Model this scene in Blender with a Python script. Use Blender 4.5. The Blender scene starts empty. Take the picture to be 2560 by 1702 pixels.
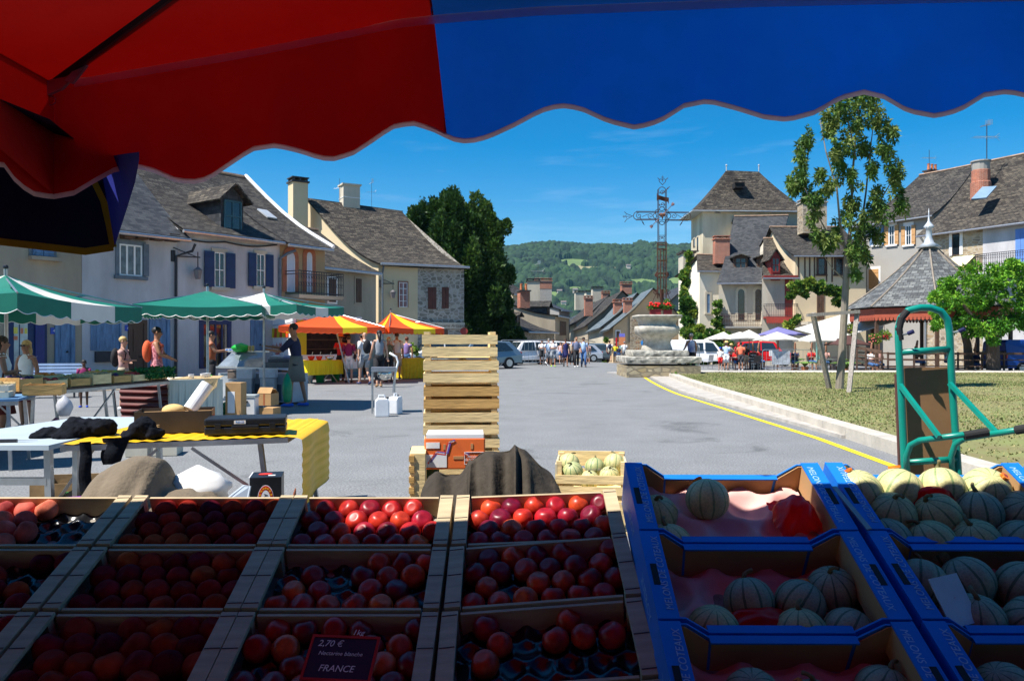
import bpy,math,random
import numpy as np
from mathutils import Vector as V,Matrix,Quaternion
random.seed(7)
sc=bpy.context.scene
COL=sc.collection
R=math.radians
F=1960.0;CU,CV,CH=1280.0,851.0,1.5
def W(u,v,d):return V(((u-CU)/F*d,d,CH-(v-CV)/F*d))
def GP(u,v,z=0.0):
 d=(CH-z)*F/(v-CV);return V(((u-CU)/F*d,d,z))
def XD(u,d,z=0.0):return V(((u-CU)/F*d,d,z))
# ---------------------------------------------------------------- materials
MATS={}
def mat(name,col,rough=.75,var=.12,scale=6.0,bump=0.0,metal=0.0,spec=.4,col2=None,detail=4,alpha=1,trans=0,bscale=None,translucent=0,stretch=None,sheen=0,rand=0):
 if name in MATS:return MATS[name]
 m=bpy.data.materials.new(name);m.use_nodes=True;nt=m.node_tree;N=nt.nodes;L=nt.links
 b=N['Principled BSDF'];MATS[name]=m
 b.inputs['Roughness'].default_value=rough;b.inputs['Metallic'].default_value=metal
 b.inputs['Specular IOR Level'].default_value=spec
 c=tuple(col)+(1,);b.inputs['Base Color'].default_value=c
 m.diffuse_color=c
 tc=N.new('ShaderNodeTexCoord')
 src=tc.outputs['Object']
 if stretch:
  mp=N.new('ShaderNodeMapping');mp.inputs['Scale'].default_value=stretch;L.new(src,mp.inputs[0]);src=mp.outputs[0]
 if var>0 or col2:
  n=N.new('ShaderNodeTexNoise');n.inputs['Scale'].default_value=scale;n.inputs['Detail'].default_value=detail
  n.inputs['Roughness'].default_value=.6;L.new(src,n.inputs['Vector'])
  r=N.new('ShaderNodeValToRGB');r.color_ramp.elements[0].position=.32;r.color_ramp.elements[1].position=.68
  lo=tuple(x*(1-var)for x in col);hi=tuple(min(1,x*(1+var))for x in(col2 or col))
  r.color_ramp.elements[0].color=lo+(1,);r.color_ramp.elements[1].color=hi+(1,)
  L.new(n.outputs['Fac'],r.inputs['Fac']);L.new(r.outputs['Color'],b.inputs['Base Color'])
 if bump>0:
  n2=N.new('ShaderNodeTexNoise');n2.inputs['Scale'].default_value=bscale or scale*3;n2.inputs['Detail'].default_value=5
  L.new(src,n2.inputs['Vector']);bp=N.new('ShaderNodeBump');bp.inputs['Strength'].default_value=bump;bp.inputs['Distance'].default_value=.03
  L.new(n2.outputs['Fac'],bp.inputs['Height']);L.new(bp.outputs['Normal'],b.inputs['Normal'])
 if rand:
  oi=N.new('ShaderNodeObjectInfo');h_=N.new('ShaderNodeHueSaturation');mr_=N.new('ShaderNodeMapRange');mr_.inputs['To Min'].default_value=1-rand;mr_.inputs['To Max'].default_value=1+rand*.6;L.new(oi.outputs['Random'],mr_.inputs['Value']);L.new(mr_.outputs[0],h_.inputs['Value'])
  m3=N.new('ShaderNodeMath');m3.operation='MULTIPLY_ADD';m3.inputs[1].default_value=.022;m3.inputs[2].default_value=.489;L.new(oi.outputs['Random'],m3.inputs[0]);L.new(m3.outputs[0],h_.inputs['Hue']);L.new(b.inputs['Base Color'].links[0].from_socket,h_.inputs['Color']);L.new(h_.outputs[0],b.inputs['Base Color'])
 if translucent:
  o=N['Material Output'];t=N.new('ShaderNodeBsdfTranslucent');mx=N.new('ShaderNodeMixShader');mx.inputs[0].default_value=translucent
  cs=b.inputs['Base Color'].links[0].from_socket if b.inputs['Base Color'].links else None
  if cs:L.new(cs,t.inputs['Color'])
  else:t.inputs['Color'].default_value=c
  L.new(b.outputs[0],mx.inputs[1]);L.new(t.outputs[0],mx.inputs[2]);L.new(mx.outputs[0],o.inputs['Surface'])
 return m
def uvmat(name,kind,cols,sx=1.0,sy=1.0,mortar=(.1,.1,.1),rough=.8,bump=.5,msize=.02,lichen=None):
 """surfaces laid in courses; uses the metric UVs that MB gives every face (u level, v up the slope)"""
 if name in MATS:return MATS[name]
 m=bpy.data.materials.new(name);m.use_nodes=True;nt=m.node_tree;N=nt.nodes;L=nt.links
 b=N['Principled BSDF'];MATS[name]=m;b.inputs['Roughness'].default_value=rough;b.inputs['Specular IOR Level'].default_value=.25
 m.diffuse_color=tuple(cols[0])+(1,)
 uv=N.new('ShaderNodeUVMap');uv.uv_map='UVMap'
 no=N.new('ShaderNodeTexNoise');no.inputs['Scale'].default_value=1.7;no.inputs['Detail'].default_value=3;L.new(uv.outputs[0],no.inputs['Vector'])
 va=N.new('ShaderNodeVectorMath');va.operation='MULTIPLY_ADD';L.new(no.outputs['Color'],va.inputs[0]);va.inputs[1].default_value=(.12,.12,0);L.new(uv.outputs[0],va.inputs[2])
 if kind=='slate':
  t=N.new('ShaderNodeTexBrick');t.offset=.5;t.inputs['Scale'].default_value=1
  t.inputs['Brick Width'].default_value=sx;t.inputs['Row Height'].default_value=sy;t.inputs['Mortar Size'].default_value=msize
  t.inputs['Mortar Smooth'].default_value=.3;t.inputs['Bias'].default_value=0
  t.inputs['Color1'].default_value=(0,0,0,1);t.inputs['Color2'].default_value=(1,1,1,1);t.inputs['Mortar'].default_value=(.5,.5,.5,1)
  L.new(va.outputs[0],t.inputs['Vector'])
  fac=t.outputs['Color'];h=t.outputs['Fac'];hinv=True
 else:
  mp=N.new('ShaderNodeMapping');mp.inputs['Scale'].default_value=(1/sx,1/sy,1);L.new(va.outputs[0],mp.inputs[0])
  t=N.new('ShaderNodeTexVoronoi');t.inputs['Scale'].default_value=1;t.inputs['Randomness'].default_value=.85;L.new(mp.outputs[0],t.inputs['Vector'])
  t2=N.new('ShaderNodeTexVoronoi');t2.feature='DISTANCE_TO_EDGE';t2.inputs['Scale'].default_value=1;t2.inputs['Randomness'].default_value=.85;L.new(mp.outputs[0],t2.inputs['Vector'])
  st=N.new('ShaderNodeMath');st.operation='LESS_THAN';st.inputs[1].default_value=msize*4;L.new(t2.outputs['Distance'],st.inputs[0])
  sp=N.new('ShaderNodeSeparateColor');L.new(t.outputs['Color'],sp.inputs[0]);fac=sp.outputs[0];h=st.outputs[0]
 r=N.new('ShaderNodeValToRGB');el=r.color_ramp.elements
 while len(el)<len(cols):el.new(.5)
 for i,c in enumerate(cols):el[i].position=i/(len(cols)-1);el[i].color=tuple(c)+(1,)
 L.new(fac,r.inputs['Fac'])
 big=N.new('ShaderNodeTexNoise');big.inputs['Scale'].default_value=.7;big.inputs['Detail'].default_value=6;big.inputs['Roughness'].default_value=.75;L.new(uv.outputs[0],big.inputs['Vector'])
 fine=N.new('ShaderNodeTexNoise');fine.inputs['Scale'].default_value=9;fine.inputs['Detail'].default_value=4;fine.inputs['Roughness'].default_value=.8;L.new(uv.outputs[0],fine.inputs['Vector'])
 mu=N.new('ShaderNodeMix');mu.data_type='RGBA';mu.blend_type='MULTIPLY';mu.inputs['Factor'].default_value=1
 rb=N.new('ShaderNodeValToRGB');rb.color_ramp.elements[0].position=.3;rb.color_ramp.elements[0].color=(.6,.6,.6,1);rb.color_ramp.elements[1].position=.7;rb.color_ramp.elements[1].color=(1.3,1.28,1.2,1)
 L.new(big.outputs['Fac'],rb.inputs['Fac']);L.new(r.outputs['Color'],mu.inputs[6]);L.new(rb.outputs['Color'],mu.inputs[7])
 out=mu.outputs[2]
 mm=N.new('ShaderNodeMix');mm.data_type='RGBA';L.new(h,mm.inputs['Factor']);L.new(out,mm.inputs[6]);mm.inputs[7].default_value=tuple(mortar)+(1,);out=mm.outputs[2]
 if lichen:
  lr=N.new('ShaderNodeValToRGB');lr.color_ramp.elements[0].position=.6;lr.color_ramp.elements[1].position=.68;L.new(fine.outputs['Fac'],lr.inputs['Fac'])
  ml=N.new('ShaderNodeMix');ml.data_type='RGBA';L.new(lr.outputs['Color'],ml.inputs['Factor']);L.new(out,ml.inputs[6]);ml.inputs[7].default_value=tuple(lichen)+(1,);out=ml.outputs[2]
 L.new(out,b.inputs['Base Color'])
 if bump:
  bp=N.new('ShaderNodeBump');bp.inputs['Strength'].default_value=bump;bp.inputs['Distance'].default_value=.04
  ad=N.new('ShaderNodeMath');ad.operation='SUBTRACT';L.new(fac if kind!='slate' else fine.outputs['Fac'],ad.inputs[0]);L.new(h,ad.inputs[1]);L.new(ad.outputs[0],bp.inputs['Height']);L.new(bp.outputs['Normal'],b.inputs['Normal'])
 return m
# ---------------------------------------------------------------- mesh builder
class MB:
 def __init__(s):s.v=[];s.f=[];s.m=[];s.mi=0
 def add(s,vs,fs):
  o=len(s.v);s.v+=[tuple(p)for p in vs]
  for f in fs:s.f.append(tuple(i+o for i in f));s.m.append(s.mi)
  return s
 def box(s,c,d,rz=0,rot=None):
  c=V(c);x,y,z=(k/2 for k in d)
  Mx=rot if rot is not None else Matrix.Rotation(rz,3,'Z')
  vs=[c+Mx@V((a*x,b*y,e*z))for a in(-1,1)for b in(-1,1)for e in(-1,1)]
  return s.add(vs,[(0,1,3,2),(4,6,7,5),(0,4,5,1),(2,3,7,6),(0,2,6,4),(1,5,7,3)])
 def beam(s,p,q,w,h=None,up=(0,0,1)):
  p,q=V(p),V(q);h=h or w;d=(q-p);L=d.length
  if L<1e-6:return s
  d=d/L;u=V(up)
  if abs(d.dot(u))>.98:u=V((0,1,0))if abs(d.y)<.9 else V((1,0,0))
  x=d.cross(u).normalized();z=x.cross(d)
  vs=[b+x*(i*w/2)+z*(j*h/2)for b in(p,q)for i,j in((-1,-1),(1,-1),(1,1),(-1,1))]
  return s.add(vs,[(3,2,1,0),(4,5,6,7),(0,1,5,4),(1,2,6,5),(2,3,7,6),(3,0,4,7)])
 def tube(s,pts,r,n=8,cap=True,closed=False,flat=1.0,axis=None):
  pts=[V(p)for p in pts];k=len(pts)
  rr=list(r)if isinstance(r,(list,tuple))else[r]*k
  vs=[];prev=None
  for i,p in enumerate(pts):
   a=pts[(i-1)%k]if(closed or i>0)else p;b=pts[(i+1)%k]if(closed or i<k-1)else p
   t=(b-a);t=t.normalized()if t.length>1e-9 else V((0,0,1))
   if prev is None:
    ref=V(axis)if axis else(V((0,0,1))if abs(t.z)<.9 else V((1,0,0)))
    x=t.cross(ref).normalized()
   else:x=(prev-t*prev.dot(t));x=x.normalized()if x.length>1e-6 else t.orthogonal().normalized()
   prev=x;y=t.cross(x)
   ri=rr[i];ra,rb=(ri if isinstance(ri,(tuple,list))else(ri,ri*flat))
   for j in range(n):
    an=2*math.pi*j/n;vs.append(p+x*(math.cos(an)*ra)+y*(math.sin(an)*rb))
  fs=[]
  for i in range(k if closed else k-1):
   for j in range(n):
    a=i*n+j;b=i*n+(j+1)%n;c=((i+1)%k)*n+(j+1)%n;d=((i+1)%k)*n+j;fs.append((a,b,c,d))
  if cap and not closed:fs.append(tuple(range(n-1,-1,-1)));fs.append(tuple((k-1)*n+j for j in range(n)))
  return s.add(vs,fs)
 def rings(s,rings,cap=True,closed=True):
  n=len(rings[0]);vs=[p for r in rings for p in r];fs=[]
  for i in range(len(rings)-1):
   for j in range(n if closed else n-1):fs.append((i*n+j,i*n+(j+1)%n,(i+1)*n+(j+1)%n,(i+1)*n+j))
  if cap:fs.append(tuple(range(n-1,-1,-1)));fs.append(tuple((len(rings)-1)*n+j for j in range(n)))
  return s.add(vs,fs)
 def lathe(s,prof,c=(0,0,0),n=20,sx=1,sy=1,rz=0,cap=True):
  c=V(c);rg=[]
  for r,z in prof:rg.append([c+V((math.cos(2*math.pi*j/n+rz)*r*sx,math.sin(2*math.pi*j/n+rz)*r*sy,z))for j in range(n)])
  return s.rings(rg,cap)
 def ball(s,c,r,n=10,m=7,rot=None):
  c=V(c);r=(r,r,r)if not hasattr(r,'__len__')else r;Q=rot if rot is not None else Matrix.Identity(3)
  vs=[c+Q@V((0,0,-r[2]))]
  for i in range(1,m):
   ph=-math.pi/2+math.pi*i/m
   for j in range(n):a=2*math.pi*j/n;vs.append(c+Q@V((r[0]*math.cos(ph)*math.cos(a),r[1]*math.cos(ph)*math.sin(a),r[2]*math.sin(ph))))
  vs.append(c+Q@V((0,0,r[2])));fs=[]
  for j in range(n):
   fs.append((0,1+(j+1)%n,1+j));fs.append((len(vs)-1,1+(m-2)*n+j,1+(m-2)*n+(j+1)%n))
  for i in range(m-2):
   for j in range(n):fs.append((1+i*n+j,1+i*n+(j+1)%n,1+(i+1)*n+(j+1)%n,1+(i+1)*n+j))
  return s.add(vs,fs)
 def slab(s,poly,t):
  """a flat polygon given a thickness vector or a number along its normal"""
  poly=[V(p)for p in poly]
  if not isinstance(t,V):
   nn=V((0,0,0))
   for i in range(len(poly)):nn+=poly[i].cross(poly[(i+1)%len(poly)])
   nn.normalize();t=nn*t
  k=len(poly);vs=poly+[p+t for p in poly]
  fs=[tuple(range(k-1,-1,-1)),tuple(range(k,2*k))]+[(i,(i+1)%k,k+(i+1)%k,k+i)for i in range(k)]
  return s.add(vs,fs)
 def quad(s,*p):return s.add(p,[tuple(range(len(p)))])
 def sheet(s,P,t=0):
  """grid of points P[i][j] as a cloth; thickness t"""
  a=len(P);b=len(P[0]);vs=[p for r in P for p in r]
  s.add(vs,[(i*b+j,i*b+j+1,(i+1)*b+j+1,(i+1)*b+j)for i in range(a-1)for j in range(b-1)])
  if t:
   vs2=[V(p)-V((0,0,t))for p in vs]
   s.add(vs2,[(i*b+j,(i+1)*b+j,(i+1)*b+j+1,i*b+j+1)for i in range(a-1)for j in range(b-1)])
  return s
 def build(s,name,mats,parent=None,smooth=False,world=False,bevel=0,sub=0,loc=None,auto=None):
  me=bpy.data.meshes.new(name)
  vs=s.v
  if world and parent is not None:
   iv=parent.matrix_basis.inverted();vs=[tuple(iv@V(p))for p in vs]
  me.from_pydata(vs,[],s.f);me.update()
  for m_ in(mats if isinstance(mats,(list,tuple))else[mats]):me.materials.append(m_)
  if any(s.m):me.polygons.foreach_set('material_index',s.m)
  if smooth:me.polygons.foreach_set('use_smooth',[True]*len(me.polygons))
  if len(me.polygons)<6000:metric_uv(me)
  o=bpy.data.objects.new(name,me);COL.objects.link(o)
  if parent is not None:o.parent=parent
  if loc is not None:o.location=loc
  if bevel:
   md=o.modifiers.new('bevel','BEVEL');md.width=bevel;md.segments=2;md.limit_method='ANGLE';md.angle_limit=R(40)
  if sub:md=o.modifiers.new('sub','SUBSURF');md.levels=sub;md.render_levels=sub
  if auto:me.shade_auto_smooth if False else None
  return o
def metric_uv(me):
 uvl=me.uv_layers.new(name='UVMap');vs=me.vertices;data=[0.0]*(2*len(me.loops))
 for p in me.polygons:
  n=p.normal;t=V((-n.y,n.x,0))if abs(n.z)<.97 else V((1,0,0));t.normalize()
  b=n.cross(t)
  for li in p.loop_indices:
   c=vs[me.loops[li].vertex_index].co;data[2*li]=c.dot(t);data[2*li+1]=c.dot(b)
 uvl.data.foreach_set('uv',data)
def tag(o,label=None,cat=None,group=None,kind=None):
 if label:o['label']=label
 if cat:o['category']=cat
 if group:o['group']=group
 if kind:o['kind']=kind
 return o
def thing(name,label,cat,loc=(0,0,0),rz=0,group=None,M=None):
 o=bpy.data.objects.new(name,None);COL.objects.link(o);o.empty_display_size=.2
 if M is not None:o.matrix_basis=M
 else:o.location=loc;o.rotation_euler=(0,0,rz)
 if M is None:o.matrix_basis=Matrix.Translation(V(loc))@Matrix.Rotation(rz,4,'Z')
 return tag(o,label,cat,group)
def dup(root,loc=None,rz=None,label=None,group=None,M=None,scale=None):
 r=root.copy();COL.objects.link(r)
 if M is not None:r.matrix_basis=M
 elif loc is not None:r.matrix_basis=Matrix.Translation(V(loc))@Matrix.Rotation(rz or 0,4,'Z')@Matrix.Scale(scale or 1,4)
 if label:r['label']=label
 if group:r['group']=group
 for ch in[c for c in KIDS(root)]:
  c=ch.copy();COL.objects.link(c);c.parent=r
  for g in KIDS(ch):d=g.copy();COL.objects.link(d);d.parent=c
 return r
def KIDS(o):return[c for c in o.children]
def text(s,size,M,m,parent=None,ext=.002,name='lettering',world=True,align='CENTER',shear=0):
 """lettering: M maps text space (x right, y up, z out) to the world"""
 cu=bpy.data.curves.new('t','FONT');cu.body=s;cu.size=size;cu.extrude=ext;cu.align_x=align;cu.align_y='CENTER';cu.shear=shear;cu.resolution_u=3
 to=bpy.data.objects.new('t',cu);COL.objects.link(to)
 me=bpy.data.meshes.new_from_object(to.evaluated_get(bpy.context.evaluated_depsgraph_get()));bpy.data.objects.remove(to);bpy.data.curves.remove(cu)
 T=M
 if world and parent is not None:T=parent.matrix_basis.inverted()@M
 me.transform(T);me.materials.clear();me.materials.append(m)
 o=bpy.data.objects.new(name,me);COL.objects.link(o)
 if parent is not None:o.parent=parent
 return o
def frame(o,x,y):
 x=V(x).normalized();z=x.cross(V(y)).normalized();y=z.cross(x)
 return Matrix(((x.x,y.x,z.x,o[0]),(x.y,y.y,z.y,o[1]),(x.z,y.z,z.z,o[2]),(0,0,0,1)))
def struct(mb,name,m,**k):return tag(mb.build(name,m,**k),kind='structure')
wood=mat('poplar wood',(.80,.60,.29),.7,.22,3,.15,stretch=(1,6,6))
wood_tan=mat('aged poplar wood',(.58,.34,.11),.7,.25,3,.15,stretch=(1,6,6))
greywood=mat('weathered wood',(.27,.24,.21),.85,.3,5,.3,stretch=(6,6,1))
brownwood=mat('brown timber',(.10,.055,.035),.75,.3,5,.1)
galv=mat('galvanised steel',(.42,.44,.46),.35,.15,8,0,metal=.8)
alu=mat('aluminium',(.55,.56,.58),.3,.1,6,metal=.85)
white_p=mat('white paint',(.80,.80,.80),.35,.04,3)
white_c=mat('white canvas',(.80,.79,.76),.8,.05,2,translucent=.15)
black_p=mat('black plastic',(.012,.013,.016),.35,.2,20)
rubber=mat('black rubber',(.015,.015,.015),.8)
glass_d=mat('dark window glass',(.015,.02,.028),.06,.3,1.5,spec=.8)
card=mat('brown cardboard',(.42,.25,.11),.85,.1,4)
blue_card=mat('blue printed card',(.008,.17,.62),.45,.08,5)
lblue_card=mat('light blue printed card',(.01,.36,.72),.4,.05,5)
rust=mat('rusty iron',(.085,.032,.02),.85,.4,12,.3)
dkiron=mat('dark iron',(.03,.03,.035),.6,.2,8)
# ---------------------------------------------------------------- camera, sun, sky
cam=bpy.data.cameras.new('camera');co=bpy.data.objects.new('camera',cam);COL.objects.link(co)
co.location=(0,0,CH);co.rotation_euler=(R(90),0,0);cam.sensor_width=36;cam.lens=36*F/2560;cam.clip_end=8000;cam.clip_start=.05
sc.camera=co
SUN=V((-.90,-.44,0)).normalized();ELEV=R(58)
tosun=V((SUN.x*math.cos(ELEV),SUN.y*math.cos(ELEV),math.sin(ELEV)))
sl=bpy.data.lights.new('sun','SUN');sl.energy=5.0;sl.angle=R(.5);sl.color=(1,.95,.87)
so=bpy.data.objects.new('sun',sl);COL.objects.link(so);so.rotation_euler=(-tosun).to_track_quat('-Z','Y').to_euler();so.location=(0,0,50)
w=bpy.data.worlds.new('World');sc.world=w;w.use_nodes=True;nt=w.node_tree;bg=nt.nodes['Background']
sk=nt.nodes.new('ShaderNodeTexSky');sk.sky_type='NISHITA';sk.sun_disc=False;sk.sun_elevation=ELEV
sk.sun_rotation=math.atan2(SUN.x,SUN.y);sk.altitude=300;sk.air_density=1.0;sk.dust_density=.3;sk.ozone_density=2.5
hs=nt.nodes.new('ShaderNodeHueSaturation');hs.inputs['Saturation'].default_value=1.62;hs.inputs['Hue'].default_value=.497
nt.links.new(sk.outputs[0],hs.inputs['Color'])
tc=nt.nodes.new('ShaderNodeTexCoord');mp=nt.nodes.new('ShaderNodeMapping');mp.inputs['Scale'].default_value=(1.2,1.2,9);mp.inputs['Rotation'].default_value=(.1,.25,0)
nz=nt.nodes.new('ShaderNodeTexNoise');nz.inputs['Scale'].default_value=2.2;nz.inputs['Detail'].default_value=7;nz.inputs['Roughness'].default_value=.62
rp=nt.nodes.new('ShaderNodeValToRGB');rp.color_ramp.elements[0].position=.54;rp.color_ramp.elements[1].position=.9;rp.color_ramp.elements[1].color=(.22,.22,.22,1)
mx=nt.nodes.new('ShaderNodeMix');mx.data_type='RGBA';mx.inputs[7].default_value=(9,10,11,1)
L_=nt.links;L_.new(tc.outputs['Generated'],mp.inputs[0]);L_.new(mp.outputs[0],nz.inputs['Vector']);L_.new(nz.outputs['Fac'],rp.inputs['Fac']);L_.new(rp.outputs['Color'],mx.inputs['Factor'])
L_.new(hs.outputs[0],mx.inputs[6]);L_.new(mx.outputs[2],bg.inputs['Color']);bg.inputs['Strength'].default_value=.082
vs_=sc.view_settings;vs_.view_transform='Standard';vs_.look='None';vs_.exposure=.84;vs_.gamma=1
sc.cycles.max_bounces=6
# ---------------------------------------------------------------- terrain
def sstep(a,b,x):t=max(0,min(1,(x-a)/(b-a)));return t*t*(3-2*t)
def gz(x,y):
 z=-.22*sstep(33,42,y)*sstep(6,11,x)
 if y>52:z-=.02*(y-52)
 if y>80:z-=.11*(y-80)
 if y>330:z+=.11*(y-330)*1.0
 if y>330:z-=.02*(y-330)
 return max(z,-46)
asph=mat('asphalt',(.19,.195,.20),.9,.10,1.1,.25,bscale=60,detail=8)
def asphalt_nodes(m):
 nt=m.node_tree;N=nt.nodes;L=nt.links;b=N['Principled BSDF'];src=b.inputs['Base Color'].links[0].from_socket
 tc=N.new('ShaderNodeTexCoord');n=N.new('ShaderNodeTexNoise');n.inputs['Scale'].default_value=45;n.inputs['Detail'].default_value=3;L.new(tc.outputs['Object'],n.inputs['Vector'])
 r=N.new('ShaderNodeValToRGB');r.color_ramp.elements[0].position=.3;r.color_ramp.elements[0].color=(.55,.55,.56,1);r.color_ramp.elements[1].position=.66;r.color_ramp.elements[1].color=(1.3,1.3,1.28,1)
 L.new(n.outputs['Fac'],r.inputs['Fac'])
 n3=N.new('ShaderNodeTexNoise');n3.inputs['Scale'].default_value=.55;n3.inputs['Detail'].default_value=9;n3.inputs['Roughness'].default_value=.7;n3.inputs['Distortion'].default_value=.6;L.new(tc.outputs['Object'],n3.inputs['Vector'])
 r3=N.new('ShaderNodeValToRGB');r3.color_ramp.elements[0].position=.33;r3.color_ramp.elements[0].color=(.62,.62,.62,1);r3.color_ramp.elements[1].position=.42;r3.color_ramp.elements[1].color=(1,1,1,1);L.new(n3.outputs['Fac'],r3.inputs['Fac'])
 m1=N.new('ShaderNodeMix');m1.data_type='RGBA';m1.blend_type='MULTIPLY';m1.inputs['Factor'].default_value=1;L.new(src,m1.inputs[6]);L.new(r.outputs['Color'],m1.inputs[7])
 m2=N.new('ShaderNodeMix');m2.data_type='RGBA';m2.blend_type='MULTIPLY';m2.inputs['Factor'].default_value=1;L.new(m1.outputs[2],m2.inputs[6]);L.new(r3.outputs['Color'],m2.inputs[7])
 L.new(m2.outputs[2],b.inputs['Base Color'])
asphalt_nodes(asph)
earth=mat('dry earth and grass',(.10,.12,.05),.95,.3,.05)
def grid_sheet(xs,ys,dz):
 return[[(x,y,gz(x,y)+dz)for x in xs]for y in ys]
def lin(a,b,n):return[a+(b-a)*i/(n-1)for i in range(n)]
g=MB();g.sheet(grid_sheet(lin(-900,900,41),lin(-40,30,6)+lin(34,90,22)+lin(100,950,30),-.25));struct(g,'ground',earth)
g=MB();g.sheet(grid_sheet(lin(-40,-2,8)+lin(0,16,17)+lin(20,60,8),lin(-12,32,12)+lin(33,66,34),0));g.sheet(grid_sheet(lin(-7,16,8),lin(66,200,60),.004));struct(g,'road',asph)
cob=uvmat('cobbles','rubble',[(.30,.22,.15),(.42,.33,.24),(.5,.42,.33),(.34,.28,.22)],.14,.1,(.16,.12,.09),msize=.03)
dirL=V((.716,1,0)).normalized();nL=V((dirL.y,-dirL.x,0));A0=V((-13.56,25.8,0))
g=MB();g.slab([A0-dirL*14,A0-dirL*14+nL*2.6,A0+dirL*13+nL*2.6,A0+dirL*13],.012);struct(g,'pavement',cob)
stone_k=mat('kerb concrete',(.47,.43,.37),.85,.16,2.5,.2,bscale=30)
def kx(y):return 5.0+.05*(y-10)+(.0 if y<24 else.012*(y-24)**1.5)
ys=[i*1.0 for i in range(3,33)]
def lawn_edge(y):return kx(y)+.32
g=MB()
for y0,y1 in zip(ys[:-1],ys[1:]):
 a,b=kx(y0),kx(y1)
 g.slab([(a,y0+.004,-.01),(a+.3,y0+.004,-.01),(b+.3,y1-.004,-.01),(b,y1-.004,-.01)],.185)
struct(g,'kerb',stone_k)
g=MB()
for y0,y1 in zip(ys[9:-1],ys[10:]):
 wd0=min(.75,.06+.07*(y0-12));wd1=min(.75,.06+.07*(y1-12))
 g.slab([(kx(y0)-wd0,y0,-.01),(kx(y0)-.003,y0,-.01),(kx(y1)-.003,y1,-.01),(kx(y1)-wd1,y1,-.01)],.065)
struct(g,'low_kerb',mat('kerb stone',(.40,.37,.33),.85,.2,3,.2))
yel=mat('yellow road paint',(.78,.60,.02),.7,.15,9)
g=MB();P=[]
for y in ys+[34,36,38]:c=(kx(y)-.42-(max(0,min(.55,.055*(y-12)))))if y>12 else kx(y)-.42;P.append((c,y))
P[-1]=(P[-1][0]-.4,37.6)
for(a,ya),(b,yb)in zip(P[:-1],P[1:]):g.quad((a-.06,ya,.006),(a+.06,ya,.006),(b+.06,yb,.006),(b-.06,yb,.006))
struct(g,'road_marking',yel)
LY0,LY1=3.0,33.2
dry=mat('dry lawn soil',(.24,.20,.09),.95,.25,1.2,.2,col2=(.15,.17,.055))
g=MB();rows=[]
for y in lin(LY0,LY1,16):x0=lawn_edge(min(y,32));rows.append([(x,y,.150)for x in lin(x0-.025,32,8)])
g.sheet(rows);struct(g,'lawn',dry)
rg=random.Random(3);g=MB()
def patch(x,y):return math.sin(x*.9+1.3*math.sin(y*.5))+math.sin(y*.8+x*.35+2)
n=0
while n<66000:
 y=LY0+(LY1-LY0)*rg.random()**.8
 x=5.2+26*rg.random()
 if x<lawn_edge(y)-.0 or x>.75*y+2 or y<6:continue
 p=patch(x,y)
 if p<-.3 and rg.random()<.6:continue
 n+=1;a=rg.random()*6.28;h=rg.uniform(.015,.036)*(1.2 if p>.4 else 1);wd=rg.uniform(.008,.02);lx,ly=rg.uniform(-.03,.03),rg.uniform(-.03,.03)
 g.mi=(0 if rg.random()<.34+.16*p else 1)if rg.random()<.62 else 2
 dx,dy=math.cos(a)*wd,math.sin(a)*wd
 g.add([(x-dx,y-dy,.150),(x+dx,y+dy,.150),(x+lx,y+ly,.150+h)],[(0,1,2)])
gm=[mat('grass green',(.11,.16,.04),.8,.2,3),mat('straw grass',(.27,.235,.10),.8,.2,3),mat('olive grass',(.17,.195,.06),.8,.2,3)]
tag(g.build('grass',gm),'short lawn grass, green with straw-coloured dry patches','grass',kind='stuff')
g=MB();g.slab([(7.2,33.2,.0),(34,33.2,.0),(34,36.2,.0),(7.6,36.2,.0)],.12);struct(g,'path',mat('pale concrete path',(.52,.47,.40),.85,.1,2,.1))
g=MB();g.slab([(5.5,32.02,.0),(7.17,32.02,.0),(7.4,36.2,.0),(4.4,36.2,.0)],.05);struct(g,'pavement',mat('stone paving',(.36,.34,.32),.85,.2,2,.1))
# ---------------------------------------------------------------- far hill
def hill_z(x,y):
 t=sstep(880,1650,y)
 top=187+4*math.sin(x*.012+1)+3*math.sin(x*.03)+(10 if x>250 else 0)*1
 return-46+(top+46)*(t**.8)+5*math.sin(x*.02+y*.015)*t
fields=[(1430,656,46,9),(1437,668,22,5),(1475,672,36,6),(1535,671,34,3.5),(1600,706,44,9),(1690,705,26,12),(1436,724,24,8),(1382,738,18,9),(1300,740,26,10),(1420,745,14,5),(1640,716,20,5)]
def in_field(x,y,z):
 u=CU+F*x/y;v=CV-(z-CH)/y*F
 for i,(a,b,ra,rb)in enumerate(fields):
  if((u-a)/ra)**2+((v-b-.12*(u-a)*0)/rb)**2<1:return i+1
 return 0
NX,NY=250,210;X0,X1,Y0,Y1=-420,760,850,1700
xs=np.linspace(X0,X1,NX);yv=np.linspace(Y0,Y1,NY)
H=np.array([[hill_z(x,y)for x in xs]for y in yv])
g=MB();g.v=[(xs[i],yv[j],H[j,i])for j in range(NY)for i in range(NX)]
fc=[];fmi=[]
isf=np.array([[in_field(xs[i],yv[j],H[j,i])for i in range(NX)]for j in range(NY)])
for j in range(NY-1):
 for i in range(NX-1):fc.append((j*NX+i,j*NX+i+1,(j+1)*NX+i+1,(j+1)*NX+i));fmi.append(1 if isf[j,i]in(2,3,4)else 0)
g.f=fc;g.m=fmi
meadow=mat('hill meadow',(.11,.17,.05),.9,.15,.02);stubble=mat('hay field',(.25,.23,.12),.9,.15,.02)
struct(g,'hills',[meadow,stubble],smooth=True)
rng=np.random.RandomState(5);FX,FY=620,330
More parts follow.
